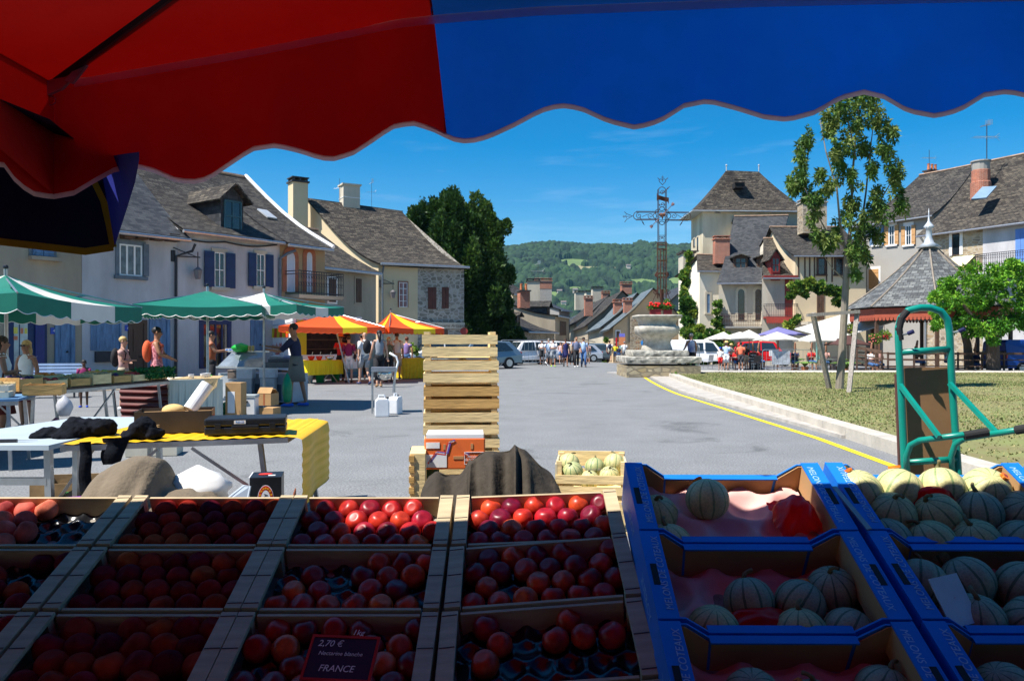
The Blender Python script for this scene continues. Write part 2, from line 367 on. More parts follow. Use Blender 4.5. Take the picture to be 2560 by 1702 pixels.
fx=np.linspace(X0,X1,FX);fy=np.linspace(Y0+20,Y1-5,FY);B=np.zeros((FY,FX));dxg=fx[1]-fx[0];dyg=fy[1]-fy[0]
for k in range(15000):
 cx=rng.uniform(X0,X1);cy=rng.uniform(Y0+20,Y1-5);rr=rng.uniform(4.5,9);hh=rng.uniform(5,13)
 i0,i1=int((cx-rr-X0)/dxg),int((cx+rr-X0)/dxg)+2;j0,j1=int((cy-rr-Y0-20)/dyg),int((cy+rr-Y0-20)/dyg)+2
 i0,j0=max(0,i0),max(0,j0);i1,j1=min(FX,i1),min(FY,j1)
 if i1<=i0 or j1<=j0:continue
 q=1-((fx[i0:i1][None,:]-cx)**2+(fy[j0:j1][:,None]-cy)**2)/rr**2
 B[j0:j1,i0:i1]=np.maximum(B[j0:j1,i0:i1],hh*np.sqrt(np.clip(q,0,1)))
g=MB();Hf=np.array([[hill_z(x,y)for x in fx]for y in fy])
Ff=np.array([[in_field(fx[i],fy[j],Hf[j,i])for i in range(FX)]for j in range(FY)])
Z=Hf+B*1.0+1.0;Z[Ff>0]=Hf[Ff>0]-3
g.v=[(fx[i],fy[j],Z[j,i])for j in range(FY)for i in range(FX)]
g.f=[(j*FX+i,j*FX+i+1,(j+1)*FX+i+1,(j+1)*FX+i)for j in range(FY-1)for i in range(FX-1)];g.m=[0]*len(g.f)
tag(g.build('forest',mat('far forest',(.009,.030,.010),.95,.5,.03,col2=(.020,.048,.013),detail=8)),'dark green forest covering the far hillside between small meadows','forest',kind='stuff')
hr=random.Random(2)
for k,(u,v)in enumerate([(1398,742),(1437,738),(1569,679),(1408,772),(1350,760)]):
 d=1150 if v>700 else 1330
 for yy in range(900,1690,6):
  x=(u-CU)/F*yy
  if CH-(v-CV)/F*yy<=hill_z(x,yy):d=yy;break
 p=V(((u-CU)/F*d,d-8,hill_z((u-CU)/F*d,d)+4))
 t=thing('farmhouse',['cream farmhouse at the foot of the wooded hill','small white farmhouse below the round meadow','white farmhouse beside the narrow hay field','grey farmhouse low on the hillside above the roofs','tan farmhouse half hidden among hillside trees'][k],'house',p)
 t.matrix_basis=t.matrix_basis@Matrix.Scale(.6,4);MB().box((0,0,2),(12,8,9)).build('wall',mat('far cream wall',(.6,.52,.42)),t)
 MB().slab([(-7,-5,6.5),(7,-5,6.5),(7,0,10),(-7,0,10)],.4).slab([(-7,0,10),(7,0,10),(7,5,6.5),(-7,5,6.5)],.4).build('roof',mat('far slate',(.16,.13,.12)),t)
hz=MB();hz.box((150,800,148),(1500,1880,400))
hm=bpy.data.materials.new('haze');hm.use_nodes=True;nt=hm.node_tree;nt.nodes.remove(nt.nodes['Principled BSDF'])
pv=nt.nodes.new('ShaderNodeVolumePrincipled');pv.inputs['Density'].default_value=.00007;pv.inputs['Color'].default_value=(.30,.62,1,1);pv.inputs['Anisotropy'].default_value=.1
nt.links.new(pv.outputs[0],nt.nodes['Material Output'].inputs['Volume'])
HAZE=tag(hz.build('haze',hm),kind='stuff')
# ---------------------------------------------------------------- buildings
slate=uvmat('slate roof','slate',[(.025,.023,.023),(.055,.05,.048),(.095,.088,.078)],.26,.17,(.022,.02,.02),.85,.8,.016,lichen=(.19,.17,.135))
slate_dk=uvmat('smooth slate roof','slate',[(.03,.034,.04),(.055,.058,.066),(.078,.082,.088)],.24,.15,(.03,.03,.035),.6,.3,.01)
slate_bl=uvmat('blue slate roof','slate',[(.09,.12,.14),(.14,.17,.19),(.19,.22,.24)],.24,.15,(.06,.07,.08),.55,.3,.01)
slate_old=uvmat('lichened slate roof','slate',[(.03,.026,.023),(.07,.062,.053),(.125,.108,.086)],.3,.19,(.025,.02,.02),.88,.9,.02,lichen=(.25,.215,.165))
rubble=uvmat('rubble wall','rubble',[(.30,.22,.14),(.42,.33,.22),(.22,.18,.14),(.5,.42,.30)],.38,.2,(.42,.36,.28),msize=.022)
rubble_gr=uvmat('grey rubble wall','rubble',[(.22,.20,.17),(.34,.31,.27),(.16,.15,.13),(.40,.37,.32)],.34,.2,(.40,.37,.33),msize=.024)
brick_r=uvmat('red brick','slate',[(.36,.10,.05),(.46,.15,.08)],.22,.075,(.45,.35,.3),msize=.01)
pl_white=mat('grey white plaster',(.46,.45,.46),.9,.22,.9,.15,bscale=8,detail=8,stretch=(1,1,.35))
pl_cream=mat('cream plaster',(.62,.50,.32),.9,.09,.4,.15,bscale=8,detail=8)
pl_beige=mat('beige plaster',(.36,.30,.22),.9,.20,.8,.15,bscale=8,detail=8,stretch=(1,1,.35))
pl_tower=mat('weathered cream render',(.56,.47,.32),.9,.2,.5,.15,bscale=6,detail=9,col2=(.62,.56,.42),stretch=(1,1,.35))
pl_grey=mat('grey render',(.34,.325,.30),.9,.07,.5,.1,bscale=10,detail=8)
pl_pale=mat('pale render',(.50,.45,.36),.9,.2,.8,.1,bscale=10,detail=8,stretch=(1,1,.35))
trim_w=mat('white window trim',(.78,.78,.76),.6,.05,3)
blue_sh=mat('navy blue shutter paint',(.008,.028,.10),.5,.15,3)
ltblue_sh=mat('pale blue shutter paint',(.11,.20,.33),.6,.3,4,stretch=(3,3,.5))
brown_sh=mat('brown shutter wood',(.10,.055,.035),.7,.2,4,stretch=(5,5,1))
red_sh=mat('red-brown shutter wood',(.24,.07,.035),.7,.2,4)
tan_sh=mat('tan shutter wood',(.50,.28,.12),.7,.2,4,stretch=(5,5,1))
grey_sh=mat('grey shutter paint',(.12,.15,.18),.6,.2,4)
lead=mat('zinc flashing',(.50,.53,.56),.4,.15,2,metal=.3)
redpaint=mat('oxblood paint',(.22,.025,.02),.55,.2,3)
ivory=mat('interior curtain',(.45,.44,.42),.9,.2,6,stretch=(8,8,1))
class Fac:
 """an upright plane: P a point, d its level direction; n points at the viewer"""
 def __init__(s,P,d):
  s.P=V((P[0],P[1],0));s.d=V((d[0],d[1],0)).normalized();s.n=V((s.d.y,-s.d.x,0))
 def at(s,u):k=(u-CU)/F;return(k*s.P.y-s.P.x)/(s.d.x-k*s.d.y)
 def dist(s,u):return(s.P+s.d*s.at(u)).y
 def z(s,u,v):return CH-(v-CV)/F*s.dist(u)
 def pt(s,q,z,out=0.0):return s.P+s.d*q+V((0,0,z))+s.n*out
 def px(s,u,v,out=0.0):return s.pt(s.at(u),s.z(u,v),out)
 def box(s,mb,q0,q1,z0,z1,o0,o1):
  c=s.pt((q0+q1)/2,(z0+z1)/2,(o0+o1)/2);Mx=Matrix((s.d,s.n,V((0,0,1)))).transposed()
  return mb.box(c,(abs(q1-q0),abs(o1-o0),abs(z1-z0)),rot=Mx)
def window(root,f,u0,u1,v0,v1,sh=None,shw=.55,trim=None,sill=True,kind='window',arch=False,fr=None,glass=None,panes=2,rows=2,open_sh=True,tw=.12,px=True,label=None):
 if px:q0,q1=f.at(u0),f.at(u1);um=(u0+u1)/2;z1,z0=f.z(um,v0),f.z(um,v1)
 else:q0,q1,z0,z1=u0,u1,v0,v1
 wd,ht=q1-q0,z1-z0;M_=MB()
 trim=trim or trim_w;fr=fr or trim_w
 if arch:
  pts=[(q0-tw,z0),(q0-tw,z1-wd/2)]+[((q0+q1)/2-math.cos(a)*(wd/2+tw),z1-wd/2+math.sin(a)*(wd/2+tw)*1.15)for a in lin(0,math.pi,11)]+[(q1+tw,z0)]
  M_.slab([f.pt(a,b,.03)for a,b in pts],f.n*-.025)
  o=M_.build(kind,trim,root,world=True)
  pts=[(q0,z0),(q0,z1-wd/2)]+[((q0+q1)/2-math.cos(a)*wd/2,z1-wd/2+math.sin(a)*wd/2*1.15)for a in lin(0,math.pi,11)]+[(q1,z0)]
  pb=MB();pb.slab([f.pt(a,b,.036)for a,b in pts],f.n*-.012)
 else:
  f.box(M_,q0-tw,q1+tw,z1+.002,z1+tw*1.3,0,.05);f.box(M_,q0-tw,q0-.001,z0,z1,0,.05);f.box(M_,q1+.001,q1+tw,z0,z1,0,.05)
  if sill:f.box(M_,q0-tw-.05,q1+tw+.05,z0-.12,z0-.002,0,.12)
  o=M_.build(kind,trim,root,world=True)
  pb=MB();f.box(pb,q0,q1,z0,z1,0,.012)
 pb.build('pane',glass or glass_d,o,world=False)if False else sub(pb,'pane',glass or glass_d,o,root)
 fb=MB();t=min(.05,wd*.07)
 top=z1-(wd/2*1.1 if arch else 0)
 f.box(fb,q0,q0+t,z0+t,top,.012,.04);f.box(fb,q1-t,q1,z0+t,top,.012,.04);f.box(fb,q0,q1,z0,z0+t-.001,.012,.04)
 if not arch:f.box(fb,q0+t,q1-t,z1-t,z1,.012,.04)
 for i in range(1,panes):x=q0+wd*i/panes;f.box(fb,x-t*.6,x+t*.6,z0+t,top-t,.0125,.038)
 for i in range(1,rows):z=z0+ht*i/rows;f.box(fb,q0+t,q1-t,z-.015,z+.015,.013,.030)
 sub(fb,'frame',fr,o,root)
 if sh:
  for sd in(-1,1):
   sb=MB();e=q0 if sd<0 else q1;w_=wd*shw
   a,b=(e-w_-tw*.3,e-tw*.3)if sd<0 else(e+tw*.3,e+w_+tw*.3)
   f.box(sb,a,b,z0-.02,z1+.02,.055,.095)
   for k in range(3):zz=z0+ht*(.12+.38*k);f.box(sb,a+.04,b-.04,zz,zz+.07,.095,.11)
   sub(sb,'shutter',sh,o,root)
 if label:o['label']=label
 return o
def sub(mb,name,m,parent,root):
 """a sub-part: vertices given in the world; parent sits at the root's origin"""
 iv=root.matrix_basis.inverted();mb.v=[tuple(iv@V(p))for p in mb.v]
 return mb.build(name,m,parent)
def closed_sh(root,f,u0,u1,v0,v1,m,trim=None,kind='window',px=True,tw=.1):
 if px:q0,q1=f.at(u0),f.at(u1);um=(u0+u1)/2;z1,z0=f.z(um,v0),f.z(um,v1)
 else:q0,q1,z0,z1=u0,u1,v0,v1
 a=MB();f.box(a,q0-tw,q1+tw,z0-tw*.8,z1+tw*1.2,0,.03);o=a.build(kind,trim or trim_w,root,world=True)
 md=(q0+q1)/2
 for x0,x1 in((q0,md-.008),(md+.008,q1)):
  s_=MB();f.box(s_,x0,x1,z0,z1,.03,.065)
  n=max(2,int((x1-x0)/.13))
  for k in range(1,n):xx=x0+(x1-x0)*k/n;f.box(s_,xx-.006,xx+.006,z0,z1,.065,.07)
  for k in(.15,.8):zz=z0+(z1-z0)*k;f.box(s_,x0+.02,x1-.02,zz,zz+.06,.07,.085)
  sub(s_,'shutter',m,o,root)
 return o
def door(root,f,u0,u1,v0,v1,m,trim=None,px=True,arch=False,tw=.12):
 if px:q0,q1=f.at(u0),f.at(u1);um=(u0+u1)/2;z1,z0=f.z(um,v0),f.z(um,v1)
 else:q0,q1,z0,z1=u0,u1,v0,v1
 a=MB();f.box(a,q0-tw,q0,z0,z1+tw,0,.06);f.box(a,q1,q1+tw,z0,z1+tw,0,.06);f.box(a,q0,q1,z1,z1+tw,0,.06);f.box(a,q0,q1,z0,z1,0,.02)
 for k in(.08,.55):f.box(a,q0+(q1-q0)*.15,q1-(q1-q0)*.15,z0+(z1-z0)*k,z0+(z1-z0)*(k+.35),.02,.035)
 o=a.build('door',m,root,world=True)
 hb=MB();hb.ball(f.pt(q1-.12,z0+1.0,.06),.035,8,6);sub(hb,'handle',dkiron,o,root)
 return o
def curve_slope(E0,E1,R0,R1,n=7,sag=.12):
 """rows of points from the eave to the ridge, sagging like a bell-cast roof"""
 rows=[]
 for i in range(n):
  t=i/(n-1);s_=-sag*math.sin(math.pi*t)*(1-.35*t)*1.25
  rows.append([E0.lerp(R0,t)+V((0,0,s_)),E0.lerp(R0,t).lerp(E1.lerp(R1,t),.33)+V((0,0,s_-.03)),E0.lerp(R0,t).lerp(E1.lerp(R1,t),.66)+V((0,0,s_-.02)),E1.lerp(R1,t)+V((0,0,s_))])
 return rows
def gable_house(name,label,f,q0,q1,ez,depth,rz,wall,roof,base=-.3,over=.35,sag=.15,ridge_in=(0,0),side=.2,cat='house',group=None,rmat=None,back=None,gmat=None):
 """front wall on the plane f between q0 and q1; ridge parallel to it, depth back"""
 root=thing(name,label,cat,f.pt((q0+q1)/2,0),group=group);B=MB();dn=-f.n
 half=depth/2 if back is None else back
 a,b=f.pt(q0,base),f.pt(q1,base);up=V((0,0,1))
 aT,bT=f.pt(q0,ez),f.pt(q1,ez);rA,rB=aT+dn*half+up*(rz-ez)+f.d*ridge_in[0],bT+dn*half+up*(rz-ez)+f.d*ridge_in[1]
 a2,b2=a+dn*depth,b+dn*depth;a2T,b2T=aT+dn*depth,bT+dn*depth
 B.quad(a,b,bT,aT);B.quad(b2,a2,a2T,b2T)
 def gpoly(bs,t,r,b2_,t2):
  pts=[bs,t];
  for k in(.25,.5,.75):pts.append(t.lerp(r,k)-up*sag*math.sin(math.pi*k)*(1-.35*k)*1.25)
  pts.append(r);
  for k in(.75,.5,.25):pts.append(t2.lerp(r,k)-up*sag*math.sin(math.pi*k)*(1-.35*k)*1.25)
  return pts+[t2,b2_]
 B.quad(*gpoly(a,aT,rA,a2,a2T)[::-1]);B.quad(*gpoly(b,bT,rB,b2,b2T))
 B.mi=0;B.build('wall',wall,root,world=True)
 Rf=MB();sl_=(rz-ez)/half
 for sg,e0,e1 in((1,aT,bT),(-1,a2T,b2T)):
  o_=f.n*sg*over-up*over*sl_*.6
  E0=e0+o_-f.d*side+up*.10;E1=e1+o_+f.d*side+up*.10
  RA=rA-f.d*side+up*.12;RB=rB+f.d*side+up*.12
  rows=curve_slope(E0,E1,RA,RB,7,sag)
  if sg<0:rows=[r[::-1]for r in rows]
  Rf.sheet(rows,.09)
  Rf.slab([rows[0][0],rows[0][-1],rows[0][-1]-up*.09,rows[0][0]-up*.09],.01)
 ro=Rf.build('roof',roof,root,world=True)
 gt=MB();p,q=aT+f.n*(over+.04)-up*over*sl_*.6+up*.0-f.d*side,bT+f.n*(over+.04)-up*over*sl_*.6+f.d*side
 gt.tube([p,q],.065,8);gt.build('gutter',galv,root,world=True)
 rd=MB();rd.tube([rA-f.d*side+up*.14,rA.lerp(rB,.5)+up*.12,rB+f.d*side+up*.14],.09,6);sub(rd,'ridge_tile',mat('ridge tiles',(.30,.20,.14),.8,.3,4),ro,root)
 return root
def chimney(root,c,w,d,h,m,rz=0,pots=0,capm=None):
 b=MB();Q=Matrix.Rotation(rz,3,'Z');c=V(c)
 b.box(c+V((0,0,h/2)),(w,d,h),rz);o=b.build('chimney',m,root,world=True)
 k=MB();k.box(c+V((0,0,h+.05)),(w+.16,d+.16,.1),rz)
 if not pots:
  k.box(c+V((0,0,h+.29)),(w+.12,d+.12,.06),rz)
  for sx in(-1,0,1):k.box(c+Q@V((sx*(w/2-.06),-(d/2-.05),h+.2))*1,(.1,.1,.2),rz);k.box(c+Q@V((sx*(w/2-.06),(d/2-.05),h+.2)),(.1,.1,.2),rz)
 sub(k,'cap',capm or slate_dk,o,root)
 for i in range(pots):
  p=MB();x=(i-(pots-1)/2)*w/max(1,pots)*1.0;p.lathe([(.12,0),(.10,.2),(.09,.45),(.12,.5),(.10,.52)],c+Q@V((x,0,h+.1)),10);sub(p,'chimney_pot',mat('terracotta',(.50,.17,.07),.8,.15,5),o,root)
 return o
def antenna(label,p,h=1.6,kind=0,rz=0,loc_z=None,s=1.0):
 t=thing('tv_antenna',label,'antenna',p,rz)
 MB().tube([(0,0,0),(0,0,h)],.022*s).build('mast',dkiron,t)
 a=MB();a.tube([(-.75*s,0,h*.62),(.6*s,0,h*.66)],.012*s,6)
 for i in range(9):x=-.7+i*.15;a.tube([(x*s,-.28*s,h*.625+.0),(x*s,.28*s,h*.625)],.008*s,5)
 a.tube([(.45*s,0,h*.65),(.7*s,0,h*.75)],.01*s,5);a.tube([(.45*s,0,h*.65),(.7*s,0,h*.56)],.01*s,5)
 a.build('lower_aerial',alu,t)
 if kind:
  b=MB();b.tube([(-.35*s,0,h*.92),(.2*s,0,h*1.0)],.025*s,6)
  for i in range(5):x=-.0+i*.06;b.tube([(x*s,-.1*s,h*.97),(x*s,-.1*s,h*1.12)],.01*s,5);b.tube([(x*s,.1*s,h*.97),(x*s,.1*s,h*1.12)],.01*s,5)
  b.build('upper_aerial',alu,t)
 return t
def balcony(root,f,q0,q1,z,out,slabm,railm,h=.95,pat=1):
 b=MB();f.box(b,q0,q1,z-.14,z,0,out);o=b.build('balcony',slabm,root,world=True)
 r=MB()
 for zz in(z+.08,z+h-.12,z+h):r.beam(f.pt(q0,zz,out-.04),f.pt(q1,zz,out-.04),.035);r.beam(f.pt(q0,zz,.03),f.pt(q0,zz,out-.04),.03);r.beam(f.pt(q1,zz,.03),f.pt(q1,zz,out-.04),.03)
 n=int((q1-q0)/.13)
 for i in range(n+1):
  x=q0+(q1-q0)*i/n;r.beam(f.pt(x,z,out-.04),f.pt(x,z+h,out-.04),.018)
  if pat and i<n:
   xm=x+(q1-q0)/n/2;c=f.pt(xm,z+h*.45,out-.04);r.tube([c+f.d*(.05*math.cos(a))+V((0,0,.09*math.sin(a)))for a in lin(0,2*math.pi*.9,7)],.008,4);c=f.pt(xm,z+h*.75,out-.04);r.tube([c+f.d*(.05*math.cos(a))+V((0,0,.06*math.sin(a)))for a in lin(0,2*math.pi*.9,7)],.008,4)
 sub(r,'railing',railm,o,root);return o
def lantern(name,label,f,u,v,arm=.8):
 p=f.px(u,v,.02);t=thing(name,label,'wall lamp',p);b=MB()
 e=p+f.n*.25+f.d*arm*.9
 b.beam(p,p+V((0,0,.01))+f.n*.25+f.d*arm,.04);b.beam(p+V((0,0,.3)),e,.03);b.box(p,(.12,.12,.4));b.beam(e+V((0,0,.2)),e-V((0,0,.35)),.03)
 b.build('bracket',dkiron,t,world=True)
 MB().lathe([(.10,0),(.16,.3),(.17,.32),(.03,.44)],e-V((0,0,.78)),6).build('lantern',mat('lantern glass and iron',(.16,.15,.16),.4),t,world=True)
 return t
FL_=Fac(A0,dirL)
qA0,qB0,qC0,qD0,qE0=FL_.at(-420),FL_.at(205),FL_.at(445),FL_.at(700),FL_.at(812)
hA=gable_house('beige_house','beige rendered house at the far left end of the terrace with deep blue shopfront',FL_,qA0,qB0-.01,5.4,9,8.3,pl_beige,slate)
closed_sh(hA,FL_,80,132,598,640,ltblue_sh,trim=grey_sh)
b=MB();FL_.box(b,FL_.at(70),FL_.at(148),FL_.z(110,652),FL_.z(110,643),0,.25);b.build('sill',pl_beige,hA,world=True)
b=MB();q0,q1=FL_.at(12),FL_.at(115);z0,z1=.05,FL_.z(60,775)
FL_.box(b,q0,q1,z0,z1+.15,0,.07);sf=b.build('shopfront',blue_sh,hA,world=True)
b=MB();FL_.box(b,FL_.at(32),FL_.at(44),z0+.5,z1-.15,.07,.085);FL_.box(b,FL_.at(47),FL_.at(66),z0+.5,z1-.15,.07,.085);sub(b,'pane',mat('bright shop glass',(.45,.52,.50),.2,.3,2),sf,hA)
b=MB()
for u0,u1,v0,v1,k in((31,41,818,834,0),(48,55,820,834,1),(58,65,820,834,0),(31,41,840,850,1)):
 b.mi=k;FL_.box(b,FL_.at(u0),FL_.at(u1),FL_.z(45,v1),FL_.z(45,v0),.085,.09)
sub(b,'poster',[mat('yellow poster',(.7,.6,.1),.7,.1,30),mat('red poster',(.6,.2,.1),.7,.1,30)],sf,hA)
b=MB();FL_.box(b,FL_.at(84),FL_.at(107),.3,z1,.072,.13);sub(b,'shutter',mat('deep blue gloss',(.006,.018,.15),.35,.1,3),sf,hA)
door(hA,FL_,146,176,802,958,ltblue_sh,trim=pl_beige)
hB=gable_house('grey_white_house','grey-white terrace house with dark beam ends under its eave and one grey-shuttered window',FL_,qB0,qC0-.01,5.28,8,8.6,pl_white,slate_dk,over=.45)
window(hB,FL_,297,354,612,690,fr=trim_w,trim=grey_sh,panes=3,rows=1,glass=mat('grey curtained glass',(.12,.14,.15),.15,.4,4))
b=MB();FL_.box(b,FL_.at(356),FL_.at(369),FL_.z(360,690),FL_.z(360,611),.05,.10);b.build('shutter',grey_sh,hB,world=True)
for k,u in enumerate((312,345,386,424)):
 b=MB();FL_.box(b,FL_.at(u-13),FL_.at(u+13),FL_.z(u,598+(u-312)*.06),FL_.z(u,580+(u-312)*.06),.0,.35);b.build('beam_end',brownwood,hB,world=True)
door(hB,FL_,230,298,799,876,ltblue_sh,tw=.05);b=MB();FL_.box(b,FL_.at(236),FL_.at(292),FL_.z(260,905),FL_.z(260,878),.0,.12);b.build('window_guard',dkiron,hB,world=True)
door(hB,FL_,328,358,808,965,brown_sh);door(hB,FL_,380,416,800,962,ltblue_sh)
lantern('wall_lantern','black iron wall lantern on a bracket below the pale blue-shuttered terrace, nearer and larger one',FL_,432,640,.9)
for u,v,t_ in((134,827,'number plate on the beige house'),(319,820,'number plate beside the brown door')):
 p=thing('house_number_plate','small blue enamel '+t_,'house number',FL_.px(u,v,.03));b=MB();FL_.box(b,FL_.at(u)-.1,FL_.at(u)+.1,FL_.z(u,v)-.1,FL_.z(u,v)+.1,.0,.03);b.build('plate',mat('blue enamel',(.01,.06,.4),.3),p,world=True)
 text('4' if u<200 else '6',.13,frame(FL_.px(u,v,.032),FL_.d,(0,0,1)),white_p,p)
hC=gable_house('blue_shuttered_house','white plastered terrace house with two navy-shuttered upper windows and a slate dormer',FL_,qC0,qD0-.01,5.5,11,9.0,pl_white,slate,over=.3,side=0,sag=.25)
hD=gable_house('balcony_house','ochre end-of-terrace house with brick-arched tall windows and an iron balcony',FL_,qD0,qE0,5.5,11,9.0,mat('ochre shaded render',(.38,.27,.15),.9,.1,.5),slate,over=.5,side=0,sag=.25)
b=MB();e=FL_.pt(qE0,5.5);r_=e-FL_.n*5.5+V((0,0,3.5));pts=[e+FL_.n*.55-V((0,0,.1))+V((0,0,.05))]+[e.lerp(r_,k)+V((0,0,.22-.25*math.sin(math.pi*k)*(1-.35*k)*1.25))for k in(.15,.3,.5,.7,.85,1)]
b.tube(pts,.09,6);b.build('verge_flashing',white_p,hD,world=True)
window(hC,FL_,535,560,632,718,sh=blue_sh,shw=.95,trim=pl_pale,glass=glass_d);window(hC,FL_,640,660,636,716,sh=blue_sh,shw=.95,trim=pl_pale)
window(hC,FL_,505,570,808,920,trim=blue_sh,fr=blue_sh,panes=4,rows=1,sill=False);door(hC,FL_,632,655,806,925,ltblue_sh,trim=pl_white)
for u0,u1 in((716,736),(766,779)):window(hD,FL_,u0,u1,632,730,trim=mat('brick arch',(.36,.13,.07),.8,.15,8),arch=True,fr=trim_w,panes=1,rows=1,glass=mat('white closed blind',(.55,.58,.66),.6,.1,4,stretch=(9,9,1)),tw=.2)
balcony(hD,FL_,FL_.at(712),FL_.at(824),FL_.z(765,740),.9,pl_beige,dkiron)
closed_sh(hD,FL_,822,838,697,755,brown_sh)
def dormer(root,f,u,v_sill,w,h,dep,sill_back,wallm,roofm,winm,fr,gab=.45):
 q=f.at(u);z=f.z(u,v_sill);p=f.pt(q,z,-sill_back);d,n=f.d,f.n;up=V((0,0,1));b=MB()
 A=[p-d*w/2,p+d*w/2,p+d*w/2+up*h,p-d*w/2+up*h]
 bk=[x-n*dep for x in A]
 b.quad(A[0]-up*.6,A[1]-up*.6,A[2],p+up*(h+gab*w),A[3]);b.quad(A[1]-up*.6,bk[1]-up*.6,bk[2],A[2]);b.quad(bk[0]-up*.6,A[0]-up*.6,A[3],bk[3])
 o=b.build('dormer',wallm,root,world=True);r=MB();ap=p+up*(h+gab*w)
 for sg in(-1,1):
  e=p+d*sg*(w/2+.22)+up*(h-.22*2*gab);poly=[e+n*.3,ap+n*.3+up*.05,ap-n*(dep+.8)+up*.05,e-n*dep*.9]
  r.slab(poly if sg<0 else poly[::-1],.07)
 sub(r,'dormer_roof',roofm,o,root)
 wn=MB();ff=Fac((p+n*.012)[:2],d);c=(p+up*h*.48+n*.02);Mx=Matrix((d,n,up)).transposed()
 wn.box(c,(w*.72,.03,h*.86),rot=Mx);sub(wn,'dormer_pane',glass_d,o,root)
 fb=MB();
 for s_ in(-.36,0,.36):fb.box(c+d*w*s_+n*.03,(.06,.04,h*.86),rot=Mx)
 for s_ in(-.43,0,.43):fb.box(c+up*h*s_+n*.028,(w*.72,.04,.06),rot=Mx)
 sub(fb,'dormer_frame',fr,o,root);return o
dormer(hC,FL_,602,580,1.0,1.35,2.6,.55,slate_dk,slate_old,None,mat('teal window frame',(.03,.10,.13),.5))
for u,v in((668,545),):
 p=W(u,v,33.6);s_=MB();sl_=V((0,0,1));b=MB();b.slab([p,p+FL_.d*.5,p+FL_.d*.5-FL_.n*.7+V((0,0,.42)),p-FL_.n*.7+V((0,0,.42))],.06);b.build('skylight',lead,hC,world=True)
p=MB();a,c=FL_.px(432,588,.3),FL_.px(700,610,.3)
def droop(a,b,s,n=12):a,b=V(a),V(b);return[a.lerp(b,i/n)-V((0,0,s*math.sin(math.pi*i/n)))for i in range(n+1)]
p.tube(droop(FL_.px(440,590,.06),FL_.px(560,605,.06),.1)+droop(FL_.px(560,605,.06),FL_.px(690,612,.06),.12),.03,5);p.build('wall_cable',dkiron,hC,world=True)
p=MB();x=FL_.at(697);p.tube([FL_.pt(FL_.at(722),5.15,.45),FL_.pt(x+.25,5.0,.2),FL_.pt(x,4.8,.08),FL_.pt(x,.1,.08)],.06,8);p.build('downpipe',grey_sh,hC,world=True)
p=MB();x=FL_.at(436);p.tube([FL_.pt(x+.5,4.95,.5),FL_.pt(x+.45,4.7,.4),FL_.pt(x,4.5,.1),FL_.pt(x,.1,.08)],.05,8);p.build('downpipe',dkiron,hB,world=True)
FE=Fac(XD(800,35.5),(.62,1));sE0,sE1=FE.at(815),FE.at(940)
hE=gable_house('link_house','low beige house between the balcony house and the cream gable, one narrow brown shutter',FE,FE.at(785),sE1,4.85,8,7.1,pl_beige,slate_old,over=.3,side=0)
closed_sh(hE,FE,889,902,697,756,brown_sh,trim=pl_beige)
fa,fb_=XD(946,43),XD(1160,45.6);FF=Fac(fa,(fb_-fa));L1=(fb_-fa).length
hF=thing('gable_house','cream gabled house with two big chimneys, plaster left half and rubble stone right half','house',fa+FF.d*2)
up=V((0,0,1));eL,eR=W(946,660,43),W(1160,669,45.6);rL,rR=W(770,499,47.5),W(1003,531,50.2)
bkL=rL+(rL-eL)*1.0;bkL.z=eL.z;bkR=rR+(rR-eR);bkR.z=eR.z
def grnd(p,z=-.3):return V((p.x,p.y,z))
mL=eL.lerp(eR,.445)
b=MB();b.quad(grnd(eL),grnd(mL),mL,eL)
gp=[grnd(eL),eL]+[eL.lerp(rL,k)-up*.55*math.sin(math.pi*k)*(1.15-.6*k)for k in(.15,.3,.45,.6,.75,.9)]+[rL]+[bkL.lerp(rL,k)-up*.3*math.sin(math.pi*k)for k in(.75,.5,.25)]+[bkL,grnd(bkL)]
b.quad(*gp[::-1]);b.build('plaster_wall',pl_cream,hF,world=True)
b=MB();b.quad(grnd(mL),grnd(eR),eR,mL);b.quad(grnd(eR),grnd(bkR),bkR,rR,eR);b.build('stone_wall',rubble_gr,hF,world=True)
rows=[];o_=FF.n*.35-up*.12
for k in lin(0,1,9):
 s_=up*(.10-.55*math.sin(math.pi*k)*(1.15-.6*k));l,r_=(eL+o_).lerp(rL,k)+s_,(eR+o_+FF.d*.15).lerp(rR,k)+s_
 if k>0:l=l-FF.d*.12
 rows.append([l,l.lerp(r_,.33)-up*.04,l.lerp(r_,.66)-up*.03,r_])
b=MB();b.sheet(rows,.1);r2=[[rL.lerp(bkL,k)+up*.1-FF.d*.12,rR.lerp(bkR,k)+up*.1+FF.d*.15]for k in lin(0,1,4)];b.sheet([r[::-1]for r in r2][::-1],.1)
rf=b.build('roof',slate_old,hF,world=True)
b=MB();b.tube([rows[0][0]+FF.n*.05,rows[0][-1]+FF.n*.05],.07,8);b.build('gutter',galv,hF,world=True)
b=MB();b.tube([eL+FF.n*.3-up*.1+FF.d*.2,eL+FF.n*.1-up*.5+FF.d*.2,grnd(eL,0)+FF.n*.1+FF.d*.2],.055,8);b.build('downpipe',grey_sh,hF,world=True)
window(hF,FF,997,1018,706,768,trim=red_sh,fr=trim_w,panes=2,rows=4,glass=mat('red curtained glass',(.25,.12,.12),.3,.3,5),tw=.05,sill=False)
closed_sh(hF,FF,1069,1090,718,773,mat('dark red-brown shutter',(.10,.035,.025),.7,.2,4),trim=rubble_gr);closed_sh(hF,FF,1104,1121,718,771,MATS['dark red-brown shutter'],trim=rubble_gr)
b=MB();FF.box(b,FF.at(1080),FF.at(1118),0,2.1,0,.1);b.build('shopfront',brown_sh,hF,world=True)
